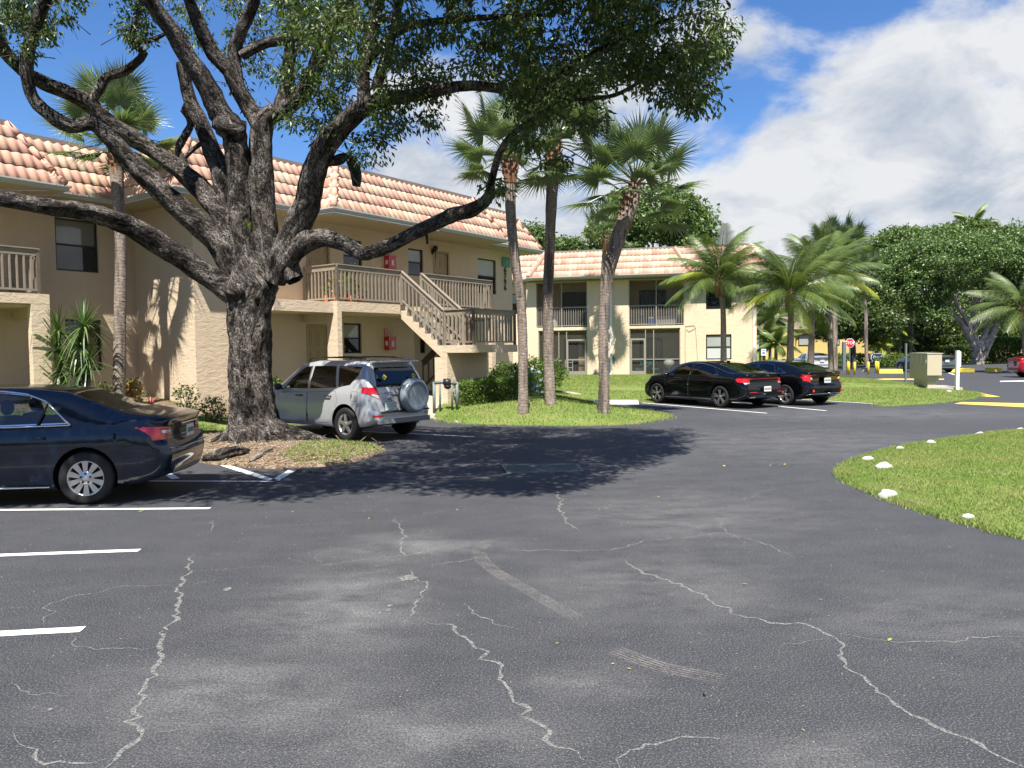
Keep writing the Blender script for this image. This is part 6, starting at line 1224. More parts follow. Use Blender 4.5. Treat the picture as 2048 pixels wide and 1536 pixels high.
def plate_part(T, x, z, w=.30, h=.15, col='plate', y=0, tilt=0.0, green=False):
    m = MB(); m.mat(M['chrome']); m.box(x-.012, x-.002, y-w/2-.012, y+w/2+.012, z-h/2-.01, z+h/2+.01); m.mat(M[col]); m.box(x-.016, x-.0125, y-w/2, y+w/2, z-h/2, z+h/2); m.mat(M['plate_green'] if green else M['trim'])
    for i in range(6): yy = y-w*.38+i*w*.15; m.box(x-.019, x-.0165, yy-.012, yy+.012, z-h*.2, z+h*.2)
    if green: m.box(x-.019, x-.0165, y-w*.45, y+w*.45, z+h*.30, z+h*.44); m.box(x-.019, x-.0165, y-w*.3, y+w*.3, z-h*.44, z-h*.32)
    m.build('licence_plate', None, T, local=True)
def chrome_line(T, name, pts_fn, r, mat, n=24):
    for s in (1, -1): tube_part(T, name, mat, [(p[0], s*p[1], p[2]) for p in pts_fn], r, 6)

# --- key tables: x, z_bottom, z_mid, z_shoulder, z_top, w_mid, w_shoulder, w_roof
sedan = lambda L0, wb, L1, zs, zr, W, tr, gh=1.0: None
CAMRY = dict(paint=M['navy'], glass=M['car_glass'], wb=2.775, wheel_r=.330, rim_r=.218, style='camry', track=.80, zsill=.20, zbelt=.95, arch=.05, tw=.215,
    keys=[(-1.05, .34, .60, .90, 1.04, .84, .78, .70), (-.85, .26, .60, .965, 1.09, .885, .82, .72), (-.50, .21, .62, .985, 1.115, .91, .85, .68), (-.28, .20, .62, .985, 1.16, .91, .85, .64), (.30, .19, .62, .975, 1.40, .91, .855, .585), (.85, .19, .62, .965, 1.465, .91, .86, .60), (1.55, .19, .62, .955, 1.475, .91, .86, .61), (2.05, .19, .62, .945, 1.40, .91, .86, .60), (2.75, .19, .62, .93, 1.06, .91, .85, .66), (3.3, .20, .60, .90, .98, .90, .83, .70), (3.72, .24, .52, .74, .84, .86, .76, .66)],
    rear=[(.2, -.93), (.34, -1.0), (.55, -1.05), (.68, -1.03), (.78, -.97), (.95, -.97), (1.07, -1.02), (1.12, -.99)], front=[(.2, 3.6), (.4, 3.72), (.65, 3.68), (.85, 3.5)],
    windshield=(2.02, 2.66, .60, .70), rear_glass=('top', -.34, .34, .60, .56),
    doors=[[(-.02+.42, .30), (.62, .30), (1.28, .285), (1.28, .935), (.22, .95), (.16, .78), (.30, .60), (.40, .48)][::1], [(1.30, .285), (2.30, .30), (2.42, .60), (2.42, .90), (1.30, .935)]],
    side=[('window', [(.20, 1.005), (1.26, .985), (1.26, 1.385), (1.02, 1.395), (.72, 1.36), (.48, 1.27)], M['car_glass'], .016, 2), ('window', [(1.33, .985), (2.28, .975), (2.10, 1.12), (1.80, 1.31), (1.60, 1.375), (1.33, 1.385)], M['car_glass'], .016, 2)],
    fuel=[(-.58, .74), (-.56, .72), (-.36, .72), (-.34, .74), (-.34, .90), (-.36, .92), (-.56, .92), (-.58, .90)],
    wrap=[('tail_lamp_clear', [(-1.2, .845), (-.955, .85), (-.93, .905), (-1.2, .905)], M['lamp_clear']), ('tail_lamp', [(-1.2, .74), (-.98, .76), (-.80, .92), (-1.2, .945)], M['lamp_red'])],
    rearface=[('tail_lamp', [(.52, .79), (.86, .77), (.86, .95), (.52, .92)], M['lamp_red'], True), ('tail_lamp_clear', [(.56, .845), (.76, .85), (.76, .90), (.56, .895)], M['lamp_clear'], True)],
    extras=[lambda T: seats(T, [(.30, .22), (1.35, .25)], .36, 1.22), lambda T: mirror_part(T, 2.22, .98, 1.0, M['navy']), lambda T: handle_part(T, [(.55, .905, .84), (1.62, .905, .83)], M['navy']),
        lambda T: chrome_line(T, 'window_trim', [(.17, .872, .99), (.8, .882, .98), (1.6, .885, .972), (2.35, .875, .965)], .011, M['chrome']), lambda T: chrome_line(T, 'window_trim', [(.17, .872, .99), (.34, .80, 1.14), (.50, .745, 1.285), (.74, .69, 1.375), (1.02, .665, 1.41), (1.4, .665, 1.415), (1.7, .68, 1.375), (1.95, .735, 1.27)], .011, M['chrome']),
        lambda T: chrome_line(T, 'quarter_window_post', [(.55, .868, 1.0), (.50, .79, 1.16), (.46, .75, 1.27)], .012, M['trim']),
        lambda T: chrome_line(T, 'sill_trim', [(.42, .90, .235), (1.3, .905, .235), (2.3, .90, .235)], .012, M['chrome']), lambda T: plate_part(T, -.985, .83), lambda T: box_part(T, 'boot_trim', M['chrome'], [(-1.0, -.975, -.34, .34, .935, .955)]),
        lambda T: box_part(T, 'rear_bumper_line', M['seam'], [(-1.044, -1.03, -.70, .70, .655, .662)])])
T = make_car('parked_car', 'dark blue four-door sedan cut off by the left edge of the view', 'car', CAMRY); T.location = (-5.38, 10.34, 0); T.rotation_euler = (0, 0, R(186.5))

RAV = dict(paint=M['silver'], glass=M['tint_glass'], wb=2.66, wheel_r=.352, rim_r=.222, style='rav', track=.785, zsill=.26, zbelt=1.02, arch=.065, tw=.225, sig=.06, rcurve=.09, bow=.04,
    keys=[(-.90, .42, .62, 1.06, 1.50, .80, .79, .60), (-.80, .36, .62, 1.08, 1.62, .86, .83, .62), (-.55, .30, .64, 1.08, 1.665, .895, .86, .635), (.30, .27, .64, 1.06, 1.69, .905, .87, .65), (1.2, .27, .64, 1.03, 1.695, .905, .87, .655), (1.75, .27, .64, 1.02, 1.62, .905, .87, .65), (2.35, .27, .64, 1.01, 1.21, .905, .865, .68), (2.75, .28, .64, .98, 1.07, .90, .85, .70), (3.3, .32, .60, .88, .97, .87, .80, .66), (3.52, .36, .58, .80, .88, .84, .76, .62)],
    rear=[(.3, -.82), (.45, -.90), (.62, -.90), (.70, -.86), (1.0, -.83), (1.10, -.80), (1.45, -.62), (1.58, -.56), (1.62, -.60), (1.70, -.62)], front=[(.3, 3.42), (.5, 3.52), (.75, 3.48), (.95, 3.3)],
    windshield=(1.66, 2.34, .60, .72), rear_glass=('rear', [(-.66, 1.12), (.66, 1.12), (.56, 1.53), (-.56, 1.53)]),
    doors=[[(.52, .36), (1.22, .34), (1.22, 1.0), (.30, 1.04), (.22, .82), (.40, .55)], [(1.24, .34), (2.24, .36), (2.28, .98), (1.24, 1.0)]],
    side=[('window', [(.30, 1.11), (1.18, 1.075), (1.18, 1.56), (.45, 1.57)], M['tint_glass'], .012, 3), ('window', [(1.24, 1.075), (2.12, 1.065), (1.90, 1.28), (1.62, 1.48), (1.46, 1.545), (1.24, 1.56)], M['car_glass'], .012, 3), ('window', [(-.12, 1.17), (.22, 1.12), (.36, 1.565), (-.36, 1.545), (-.32, 1.38)], M['tint_glass'], .012, 3), ('door_moulding', [(.60, .44), (2.15, .44), (2.15, .53), (.50, .53)], M['silver2'], .004, 1)],
    fuel=[(-.40, .86), (-.38, .84), (-.21, .84), (-.19, .86), (-.19, 1.02), (-.21, 1.04), (-.38, 1.04), (-.40, 1.02)],
    rearface=[('tail_lamp', [(.63, .86), (.90, 1.02), (.90, 1.14), (.64, 1.12)], M['lamp_red'], True), ('tail_lamp_clear', [(.64, .875), (.79, .965), (.78, 1.0), (.64, .97)], M['lamp_clear'], True), ('reflector', [(.60, .52), (.80, .52), (.80, .56), (.60, .56)], M['lamp_red'], True)],
    wrap=[('tail_lamp', [(-1.2, 1.01), (-.70, 1.13), (-.70, 1.15), (-1.2, 1.15)], M['lamp_red'])],
    extras=[lambda T: seats(T, [(.32, .20), (1.30, .25)], .36, 1.38), lambda T: mirror_part(T, 2.12, 1.0, 1.10, M['trim']), lambda T: handle_part(T, [(.52, .90, .93), (1.50, .90, .925)], M['trim']), lambda T: rav_extra(T)])
def rav_extra(T):
    # spare wheel in a hard cover hung on the tail door
    c = (-.885, -.16, .93); m = MB(); m.smooth = True; m.lathe([(-.02+.0, .30), (-.03, .355), (-.07, .372), (-.17, .362), (-.205, .335), (-.215, .28), (-.205, .27), (-.20, .20), (-.195, .001)], 48, 'x', c); W = m.build('spare_wheel_cover', M['silver2'], T, local=True)
    b = MB(); b.lathe([(.0, .30), (.0, .352), (-.05, .372), (-.065, .366)], 48, 'x', (c[0]+.02, c[1], c[2])); b.build('spare_wheel_rim_seal', M['trim'], W, local=True)
    for s in (1, -1):    # roof rails
        m = MB(); m.smooth = True; m.tube([(-.42, s*.56, 1.665), (-.32, s*.56, 1.705), (.2, s*.565, 1.735), (1.0, s*.565, 1.742), (1.42, s*.56, 1.725), (1.56, s*.56, 1.675)], .017, 8); m.build('roof_rail', M['trim'], T, local=True)
    for x in (.0, .95): m = MB(); m.smooth = True; m.tube([(x, -.56, 1.735), (x+.02, 0, 1.752), (x, .56, 1.735)], .014, 8); m.build('cross_bar', M['trim'], T, local=True)
    box_part(T, 'rear_spoiler', M['silver'], [(-.735, -.50, -.58, .58, 1.625, 1.662)]); box_part(T, 'bumper_top_pad', M['trim'], [(-.945, -.84, -.66, .66, .600, .635)]); box_part(T, 'lower_valance', M['grey_trim'], [(-.90, -.80, -.72, .72, .37, .47)])
    plate_part(T, -.878, .73, .30, .15, 'plate', .42, 0, True); box_part(T, 'tailgate_handle', M['chrome'], [(-.875, -.855, .34, .58, 1.0, 1.02)]); m = MB(); m.lathe([(-.006, .045), (-.012, .03), (-.006, .022)], 18, 'x', (-.862, .44, .905)); m.build('badge', M['chrome'], T, local=True); txt(T, 'RAV4', .055, (-.872, .36, .83), (R(90), 0, R(-90)), M['chrome'], 'badge_lettering')
    for y, z in ((.44, 1.33), (-.40, 1.33)):
        m = MB(); xx = -.735; r_ = .062; tl = .075; m.add([(xx-tl*(-.0)-.0, y, z-r_), (xx, y-r_, z), (xx+.02, y, z+r_), (xx, y+r_, z)], [(0, 1, 2, 3)]); o = m.build('sticker', M['yellow'], T, local=True); m = MB(); m.box(xx-.006, xx-.003, y-.03, y+.03, z-.01, z+.012); m.build('sticker_print', M['trim'], o, local=True)
    tube_part(T, 'rear_wiper', M['trim'], [(-.86, .10, 1.12), (-.84, .25, 1.145), (-.835, .42, 1.15)], .008)
T = make_car('parked_suv', 'silver compact SUV with a covered spare wheel on its tail door', 'suv', RAV)
RH = R(-54+2); hx, hy = math.sin(RH), math.cos(RH); ctr = Vector((-3.42, 16.05, 0))      # rear-left tyre contact
T.location = (ctr.x+.785*hy, ctr.y-.785*hx, 0); T.rotation_euler = (0, 0, math.atan2(hy, hx))
T.location = (ctr.x+.785*hy, ctr.y-.785*hx, 0)

K5 = dict(paint=M['blackcar'], glass=M['tint_glass'], wb=2.85, wheel_r=.345, rim_r=.245, style='k5', track=.81, zsill=.18, zbelt=.94, arch=.045, tw=.225,
    keys=[(-1.06, .34, .60, .93, 1.04, .84, .80, .72), (-.86, .25, .60, .965, 1.085, .90, .84, .72), (-.55, .20, .62, .975, 1.115, .925, .86, .68), (-.25, .18, .62, .975, 1.20, .925, .86, .64), (.35, .18, .62, .965, 1.37, .925, .865, .585), (.95, .18, .62, .955, 1.44, .925, .87, .60), (1.55, .18, .62, .945, 1.44, .925, .87, .605), (2.05, .18, .62, .935, 1.36, .925, .87, .60), (2.80, .18, .62, .90, 1.02, .925, .86, .66), (3.4, .19, .60, .86, .93, .915, .84, .70), (3.80, .24, .50, .70, .79, .87, .77, .66)],
    rear=[(.2, -.92), (.34, -1.02), (.58, -1.06), (.80, -.99), (.95, -1.0), (1.07, -1.05), (1.12, -1.0)], front=[(.2, 3.68), (.4, 3.80), (.65, 3.74), (.85, 3.5)],
    windshield=(2.02, 2.74, .60, .72), rear_glass=('top', -.42, .36, .62, .56),
    doors=[[(.44, .27), (1.32, .26), (1.32, .925), (.24, .94), (.18, .76), (.34, .56)], [(1.34, .26), (2.34, .28), (2.46, .60), (2.46, .89), (1.34, .925)]],
    side=[('window', [(.10, 1.01), (1.28, .98), (1.28, 1.35), (1.0, 1.36), (.62, 1.30), (.32, 1.18)], M['tint_glass'], .012, 3), ('window', [(1.34, .98), (2.34, .965), (2.12, 1.11), (1.82, 1.27), (1.62, 1.34), (1.34, 1.355)], M['tint_glass'], .012, 3)],
    rearface=[('tail_lamp', [(-.90, .885), (.90, .885), (.90, .925), (-.90, .925)], M['lamp_red'], False), ('tail_lamp', [(.60, .80), (.90, .80), (.90, .884), (.66, .884)], M['lamp_red'], True), ('tail_lamp_clear', [(.60, .74), (.80, .74), (.84, .795), (.64, .795)], M['lamp_clear'], True)],
    wrap=[('tail_lamp', [(-1.3, .80), (-.93, .84), (-.80, .93), (-1.3, .93)], M['lamp_red'])],
    extras=[lambda T: seats(T, [(.30, .22), (1.35, .25)], .36, 1.20), lambda T: mirror_part(T, 2.28, .99, .99, M['blackcar']), lambda T: handle_part(T, [(.50, .918, .84), (1.62, .918, .83)], M['blackcar']),
        lambda T: chrome_line(T, 'roof_line_trim', [(-.55, .775, 1.045), (-.2, .76, 1.09), (.15, .735, 1.19), (.5, .705, 1.29), (.85, .68, 1.365), (1.3, .675, 1.385), (1.65, .69, 1.365), (2.0, .755, 1.235), (2.4, .83, 1.02)], .011, M['chrome']),
        lambda T: plate_part(T, -1.06, .60), lambda T: txt(T, 'KIA', .075, (-1.075, 0, 1.0), (R(90), 0, R(-90)), M['chrome'], 'badge_lettering', .004), lambda T: box_part(T, 'rear_reflector', M['lamp_red'], [(-1.075, -1.05, .45, .75, .50, .515), (-1.075, -1.05, -.75, -.45, .50, .515)]), lambda T: box_part(T, 'exhaust_trim', M['chrome'], [(-1.04, -.99, .50, .74, .33, .37), (-1.04, -.99, -.74, -.50, .33, .37)]),
        lambda T: box_part(T, 'sill_trim', M['chrome'], [(.15, .55, .90, .925, .215, .225), (.15, .55, -.925, -.90, .215, .225)]), lambda T: box_part(T, 'antenna_fin', M['blackcar'], [(.42, .56, -.012, .012, 1.385, 1.445)])])
T = make_car('parked_car', 'black fastback sedan nearest the three lawn palms, red light bar across its tail', 'car', K5)
def place(T, rear_left, az, track, left=True):
    h = R(az); hx, hy = math.sin(h), math.cos(h); s = 1 if left else -1; T.location = (rear_left[0]+s*track*hy, rear_left[1]-s*track*hx, 0); T.rotation_euler = (0, 0, math.atan2(hy, hx))
place(T, (6.50, 23.80), -31.5, .81)
CIV = dict(K5); CIV.update(wb=2.70, wheel_r=.335, rim_r=.235, style='civic', track=.785, paint=M['blackcar'],
    keys=[(-.94, .36, .60, .96, 1.06, .82, .77, .70), (-.78, .27, .60, .995, 1.10, .88, .82, .72), (-.50, .21, .62, 1.0, 1.14, .90, .84, .68), (-.2, .20, .62, .995, 1.235, .90, .845, .62), (.35, .19, .62, .98, 1.375, .90, .85, .58), (.95, .19, .62, .965, 1.42, .90, .85, .595), (1.5, .19, .62, .95, 1.41, .90, .85, .60), (2.0, .19, .62, .935, 1.32, .90, .85, .60), (2.65, .19, .62, .90, 1.02, .90, .84, .66), (3.2, .20, .60, .85, .92, .89, .82, .70), (3.62, .25, .50, .70, .79, .85, .75, .66)],
    rear=[(.2, -.80), (.36, -.90), (.58, -.94), (.75, -.87), (.95, -.88), (1.08, -.94), (1.14, -.90)], front=[(.2, 3.5), (.4, 3.62), (.65, 3.56), (.85, 3.3)], windshield=(1.95, 2.60, .60, .70), rear_glass=('top', -.36, .36, .60, .55),
    doors=[[(.42, .28), (1.25, .27), (1.25, .935), (.22, .955), (.16, .78), (.32, .58)], [(1.27, .27), (2.22, .29), (2.32, .60), (2.32, .89), (1.27, .935)]],
    side=[('window', [(.42, 1.01), (1.22, .985), (1.22, 1.33), (.95, 1.34), (.60, 1.285)], M['tint_glass'], .012, 2), ('window', [(1.28, .985), (2.22, .965), (2.02, 1.10), (1.75, 1.26), (1.55, 1.32), (1.28, 1.335)], M['tint_glass'], .012, 2), ('window', [(.02, 1.03), (.36, 1.012), (.42, 1.20)], M['tint_glass'], .010, 2)],
    rearface=[('tail_lamp', [(.42, .955), (.80, .93), (.86, .99), (.42, .985)], M['lamp_red'], True), ('tail_lamp', [(.66, .74), (.86, .80), (.86, .929), (.70, .935)], M['lamp_red'], True), ('tail_lamp_clear', [(.58, .83), (.69, .83), (.69, .90), (.62, .90)], M['lamp_clear'], True)],
    wrap=[('tail_lamp', [(-1.3, .78), (-.84, .82), (-.66, .93), (-.60, .985), (-1.3, .985)], M['lamp_red'])],
    extras=[lambda T: seats(T, [(.30, .22), (1.30, .25)], .36, 1.18), lambda T: mirror_part(T, 2.15, .97, 1.0, M['blackcar']), lambda T: handle_part(T, [(.46, .892, .84), (1.52, .892, .83)], M['blackcar']), lambda T: plate_part(T, -.895, .80),
        lambda T: chrome_line(T, 'bumper_trim', [(-.80, .86, .36), (-.90, .70, .385), (-.935, .4, .39), (-.945, .01, .39)], .011, M['chrome']), lambda T: box_part(T, 'reflector', M['lamp_red'], [(-.925, -.90, .62, .70, .44, .52), (-.925, -.90, -.70, -.62, .44, .52)]), lambda T: txt(T, 'H', .085, (-.925, 0, .96), (R(90), 0, R(-90)), M['chrome'], 'badge_lettering', .004)])
T = make_car('parked_car', 'second black sedan, bracket-shaped red tail lamps, right beside the fastback', 'car', CIV); place(T, (8.78, 24.55), -30, .785)
far_d = dict(CIV); far_d.update(nx=44, style='civic')
def far_car(label, paint, x, y, Y, az):
    d = dict(far_d); d['paint'] = M[paint]; d['extras'] = [lambda T: mirror_part(T, 2.15, .97, 1.0, M[paint]), lambda T: plate_part(T, -.895, .80)]; T = make_car('parked_car', label, 'car', d); p = at(x, y, Y); T.location = (p.x, p.y, 0); h = R(az); T.rotation_euler = (0, 0, math.atan2(math.cos(h), math.sin(h))); return T
far_car('bright red sedan partly outside the right edge', 'redcar', 2058, 745, 43.5, 100)
far_car('grey-blue sedan parked behind the mailbox cluster', 'greycar', 1876, 735, 52.5, -8)
far_car('pale silver sedan parked beyond the palm trunks', 'silver', 1636, 735, 58, 2)
# ================================================================== SMALLER THINGS
up = Vector((0, 0, 1))
def single(b, name, label, cat, mat=None, group=None, smooth=None): return tag(b.build(name, mat, None, smooth), label, cat, group)
# drain grate in the road
def grate():
    p0, p1, p2, p3 = gnd(1004, 931), gnd(1152, 930), gnd(1166, 944), gnd(1016, 947); T = thing('drain_grate', 'long rusty drain grate set in the asphalt within the tree shade', 'drain', (p0+p2)/2); b = MB(); z = Vector((0, 0, .006)); b.add([p+z for p in (p0, p3, p2, p1)], [(0, 1, 2, 3)]); b.build('pit_shade', M['seam'], T)  # flat black sheet; its colour stands in for the dark below the bars
    b = MB(); q = [p+Vector((0, 0, .012)) for p in (p0, p1, p2, p3)]
    for i in range(4): b.bar(q[i], q[(i+1) % 4], .035, .02)
    b.build('grate_frame', M['grey_metal'], T)
    for i in range(1, 26): t = i/26; m = MB(); m.bar(q[0].lerp(q[1], t), q[3].lerp(q[2], t), .020, .016); m.build('bar', M['grey_metal'], T)
grate()
# wheel stops
def wheel_stop(a, b_, mat, label, h=.13, w=.2, group='wheel stops'):
    m = MB(); a = Vector(a); b_ = Vector(b_); t = (b_-a).normalized(); s = Vector((-t.y, t.x, 0)); P = []
    for p, e in ((a, 1), (b_, -1)):
        for sx, z in ((-w/2, 0), (-w/2*.55, h), (w/2*.55, h), (w/2, 0)): P.append(p+s*sx+Vector((0, 0, z+.001))+(t*.04*e if z else Vector()))
    m.add(P, [(0, 1, 5, 4), (1, 2, 6, 5), (2, 3, 7, 6), (0, 3, 2, 1), (4, 5, 6, 7), (0, 4, 7, 3)]); return single(m, 'wheel_stop', label, 'wheel stop', mat, group)
wheel_stop(gnd(1187, 808), gnd(1278, 808), M['white'], 'white concrete wheel stop at the empty bay by the leaning palm')
for (xa, xb, y, lb) in ((1758, 1806, 746.5, 'yellow wheel stop left of the mailbox cluster'), (1899, 1949, 744.5, 'yellow wheel stop between the mailboxes and the white post'), (1970, 2004, 743.5, 'yellow wheel stop left of the red car')): wheel_stop(gnd(xa, y), gnd(xb, y), M['yellow'], lb, .28, .3)
# bollards
for (x, y, Y, lb) in ((1695, 748, 52, 'leftmost of the yellow bollards, leaning'), (1698, 750, 50.5, 'yellow bollard second from the left'), (1709.5, 750.5, 50, 'yellow bollard standing alone right of the stop sign'), (1737, 750, 50.5, 'yellow bollard right of the slim palm trunk'), (1752.5, 747, 53, 'yellow bollard, left one of the right-hand pair'), (1756.5, 749, 51, 'yellow bollard, right one of the right-hand pair')):
    f_ = foot(x, Y); m = MB(); m.smooth = True; lean = Vector((.06 if x < 1696 else 0, 0, 0)); m.tube([f_, f_+lean*.9+up*.78, f_+lean+up*.84], [.075, .075, .03], 12); single(m, 'bollard', lb, 'bollard', M['yellow'], 'yellow bollards by the far kerb')
# rocks along the grass edge
def rock(x, y, rpx, lb, flat=.55):
    c = lawn_at(x, y+rpx*flat*.5); r_ = .88*rpx/F_PX*c.y; b = MB(); b.smooth = True; k, h = 18, 10; rnd = x*.37
    for i in range(h+1):
        ph = math.pi*.62*i/h
        for j in range(k): th = 2*math.pi*j/k; d = Vector((math.sin(ph)*math.cos(th), math.sin(ph)*math.sin(th)*.75, math.cos(ph)*flat*1.15)); f = 1+.22*mnoise.noise(d*1.9+Vector((rnd, 0, 0)))+.05*mnoise.noise(d*7); b.v.append(tuple(c+d*r_*f))
    b.f += [(i*k+j, (i+1)*k+j, (i+1)*k+(j+1) % k, i*k+(j+1) % k) for i in range(h) for j in range(k)]; b.m += [0]*(h*k); b.sm += [True]*(h*k); single(b, 'stone', lb, 'stone', M['stone'], 'white stones along the grass edges')
for q in ((1768, 930, 19, 'largest white stone near the tip of the right lawn'), (1776, 985, 21, 'white stone with a tuft of grass over it, at the near lawn edge'), (1936, 1031, 14, 'white stone lowest in the view, near the right frame edge'), (1736, 916, 13, 'white stone at the left tip of the right lawn'), (1800, 895, 9, 'small white stone on the upper lawn edge, second from the tip'), (1862, 883, 11, 'white stone on the upper lawn edge, third from the tip'), (1960, 867, 11, 'white stone on the upper lawn edge, fourth from the tip'), (2042, 858, 9, 'white stone on the upper lawn edge at the frame edge'), (1880, 777, 6.5, 'white stone right behind the mailbox cluster'), (1898, 782, 6.5, 'white stone between mailboxes and white post'), (1815, 767, 4.5, 'small white stone at the foot of the thin grey post'), (1793, 764, 3.5, 'tiny white stone left of the thin grey post')): rock(*q)
# mailbox cluster
def mailboxes():
    o = at(1853, 740, 30.6); o.z = 0; z0 = H(o.x, o.y); T = thing('mailbox_cluster', 'beige cluster of communal mailboxes on a pedestal at the lawn corner', 'mailboxes', (o.x, o.y, z0)); zt = at(1853, 708, 30.6).z; zb = .48; zp = at(1865, 750.5, 30.6).z
    d = Vector((math.sin(R(10)), math.cos(R(10)), 0)); n = Vector((d.y, -d.x, 0))
    def bx(m, a0, a1, n0, n1, e, f): q = lambda a, b: o+d*a+n*b; m.box8([q(a0, n0)+up*e, q(a0, n1)+up*e, q(a1, n1)+up*e, q(a1, n0)+up*e, q(a0, n0)+up*f, q(a0, n1)+up*f, q(a1, n1)+up*f, q(a1, n0)+up*f])
    for i in range(4): m = MB(); bx(m, i*.5+.01, i*.5+.49, 0, .46, zb, zt); m.build('mailbox_unit', M['mailbox'], T); m = MB(); bx(m, i*.5-.008, i*.5+.006, -.03, -.002, zt-.36, zt-.01); m.build('rain_strip', M['white'], T)
    m = MB(); bx(m, -.14, 2.05, -.04, .56, zt+.002, zt+.035); m.build('roof_lip', M['mailbox'], T)
    m = MB(); bx(m, -.12, -.005, -.01, .52, zp, zt-.001); m.build('end_panel', M['mailbox'], T)
    m = MB(); bx(m, .10, 1.7, .08, .40, z0-.05, zb-.002); m.build('pedestal', M['mailbox'], T); m = MB(); bx(m, -.1, 1.9, .0, 1.3, z0-.1, z0+.06); m.build('plinth', M['concrete'], T)
mailboxes()
def post_sign(name, label, x, ybase, ytop, Y, wpx, mat, pan=None):
    T = thing(name, label, 'sign post', foot(x, Y)); a = foot(x, Y); a.z = H(a.x, a.y); z1 = at(x, ytop, Y).z; w = wpx/F_PX*Y; m = MB(); m.box(a.x-w/2, a.x+w/2, a.y-w/2, a.y+w/2, a.z-.05, z1); m.build('post', M[mat], T)
    if pan: x0, x1, y0, y1, pm = pan; p, q = at(x0, y0, Y+w), at(x1, y1, Y+w); m = MB(); m.box(p.x, q.x, p.y, p.y+.04, q.z, p.z); m.build('sign_panel', M[pm], T)
    return T
post_sign('sign_post', 'white square post with a narrow sign seen nearly edge-on', 1915, 786, 701, 30.2, 6, 'white', (1918, 1922, 703, 734, 'white'))
post_sign('thin_post', 'thin grey metal post with a sign seen edge-on, left of the mailboxes', 1812, 771, 688, 36.3, 3, 'grey_metal', (1810, 1814, 687, 707, 'grey_metal'))
post_sign('green_post', 'grey-green steel post just left of the stop sign', 1688, 740, 684, 60, 6, 'grey_metal')
def octo(label, x, y, rpx, Y, base_y, tilt=0):
    c = at(x, y, Y); r_ = rpx/F_PX*Y; T = thing('stop_sign', label, 'sign', (c.x, c.y, 0), 'stop signs'); m = MB()
    for nm, k, dy, mt in (('sign_border', 1.0, 0, 'white'), ('sign_face', .90, -.012, 'red')):
        m = MB(); P = [(c.x+r_*k*math.cos(math.pi/8+i*math.pi/4), c.y+dy, c.z+r_*k*math.sin(math.pi/8+i*math.pi/4)) for i in range(8)]; Q = [(p[0], p[1]+.012-.001, p[2]) for p in P]; m.add(P+Q, [tuple(range(8)), tuple(range(15, 7, -1))]+[(i, (i+1) % 8, 8+(i+1) % 8, 8+i) for i in range(8)]); o = m.build(nm, M[mt], T)
    t = txt(T, 'STOP', r_*.86, (c.x-WL[T.name].x, c.y-.02-WL[T.name].y, c.z), (R(90), 0, 0), M['white'], 'lettering', .003, off=.012*r_)
    m = MB(); m.box(c.x-.035, c.x+.035, c.y+.02, c.y+.07, -.02, c.z); m.build('post', M['grey_metal'], T); return T
octo('larger red octagonal stop sign in front of the dark trees', 1700, 686, 9.6, 61, 739); T = octo('smaller, farther stop sign half hidden behind a palm trunk', 1677, 701, 4.6, 110, 730); m = MB(); c = at(1677, 713, 109.8); m.box(c.x-.3, c.x+.3, c.y, c.y+.04, c.z-.45, c.z+.45); m.build('small_plate', M['white'], T)
def oval_sign():
    Y = 66; c = at(1754.5, 715, Y); T = thing('entry_sign', 'dark blue eight-sided entrance sign with white border and script', 'sign', (c.x, c.y, 0)); rx, rz = 12.6/F_PX*Y, 8.4/F_PX*Y
    pts = [(-1, .35), (-.72, 1), (.72, 1), (1, .35), (1, -.35), (.6, -1), (-.6, -1), (-1, -.35)]
    for nm, k, dy, mt in (('sign_border', 1, 0, 'white'), ('sign_face', .93, -.02, 'blue_sign')): m = MB(); P = [(c.x+p*rx*k, c.y+dy, c.z+q*rz*k) for p, q in pts]; Q = [(p[0], p[1]+.018, p[2]) for p in P]; n = 8; m.add(P+Q, [tuple(range(n)), tuple(range(2*n-1, n-1, -1))]+[(i, (i+1) % n, n+(i+1) % n, n+i) for i in range(n)]); m.build(nm, M[mt], T)
    m = MB()
    for i, s in enumerate(((-.62, .45, -.62, -.25), (-.62, .45, -.3, .3), (-.3, .3, -.62, .05), (-.3, -.1, -.2, .2), (-.15, -.2, -.05, .15), (-.05, .15, .0, -.25), (.05, .2, .1, -.2), (.1, -.2, .25, .2), (.25, .2, .35, -.15), (.45, .3, .7, .1), (-.2, -.45, .3, -.5), (.3, -.5, .75, .2), (.75, .2, .6, .45))): m.bar((c.x+s[0]*rx, c.y-.03, c.z+s[1]*rz), (c.x+s[2]*rx, c.y-.03, c.z+s[3]*rz), .045, .045)
    m.build('script_lettering', M['gutter'], T); m = MB()
    for dx in (-.7, .7): m.box(c.x+dx*rx*.6-.05, c.x+dx*rx*.6+.05, c.y+.03, c.y+.12, -.02, c.z)
    m.build('post', M['black'], T)
oval_sign()
def small_sign():
    Y = 49; c = at(1527, 704, Y); T = thing('notice_sign', 'small pale blue and white notice on a short dark post by the far block', 'sign', foot(1527, Y)); a, b_ = at(1522.5, 698, Y), at(1532, 711, Y); m = MB(); m.box(a.x, b_.x, Y, Y+.03, b_.z, a.z); m.build('sign_panel', M['white'], T)
    for yy in (701, 704.5, 707): m = MB(); q = at(1527, yy, Y); m.box(a.x+.05, b_.x-.05, Y-.006, Y-.002, q.z-.025, q.z+.025); m.build('print_line', M['blue'], T)
    m = MB(); m.box(c.x-.05, c.x+.05, Y+.035, Y+.1, 0, b_.z+.1); m.build('post', M['black'], T)
small_sign()
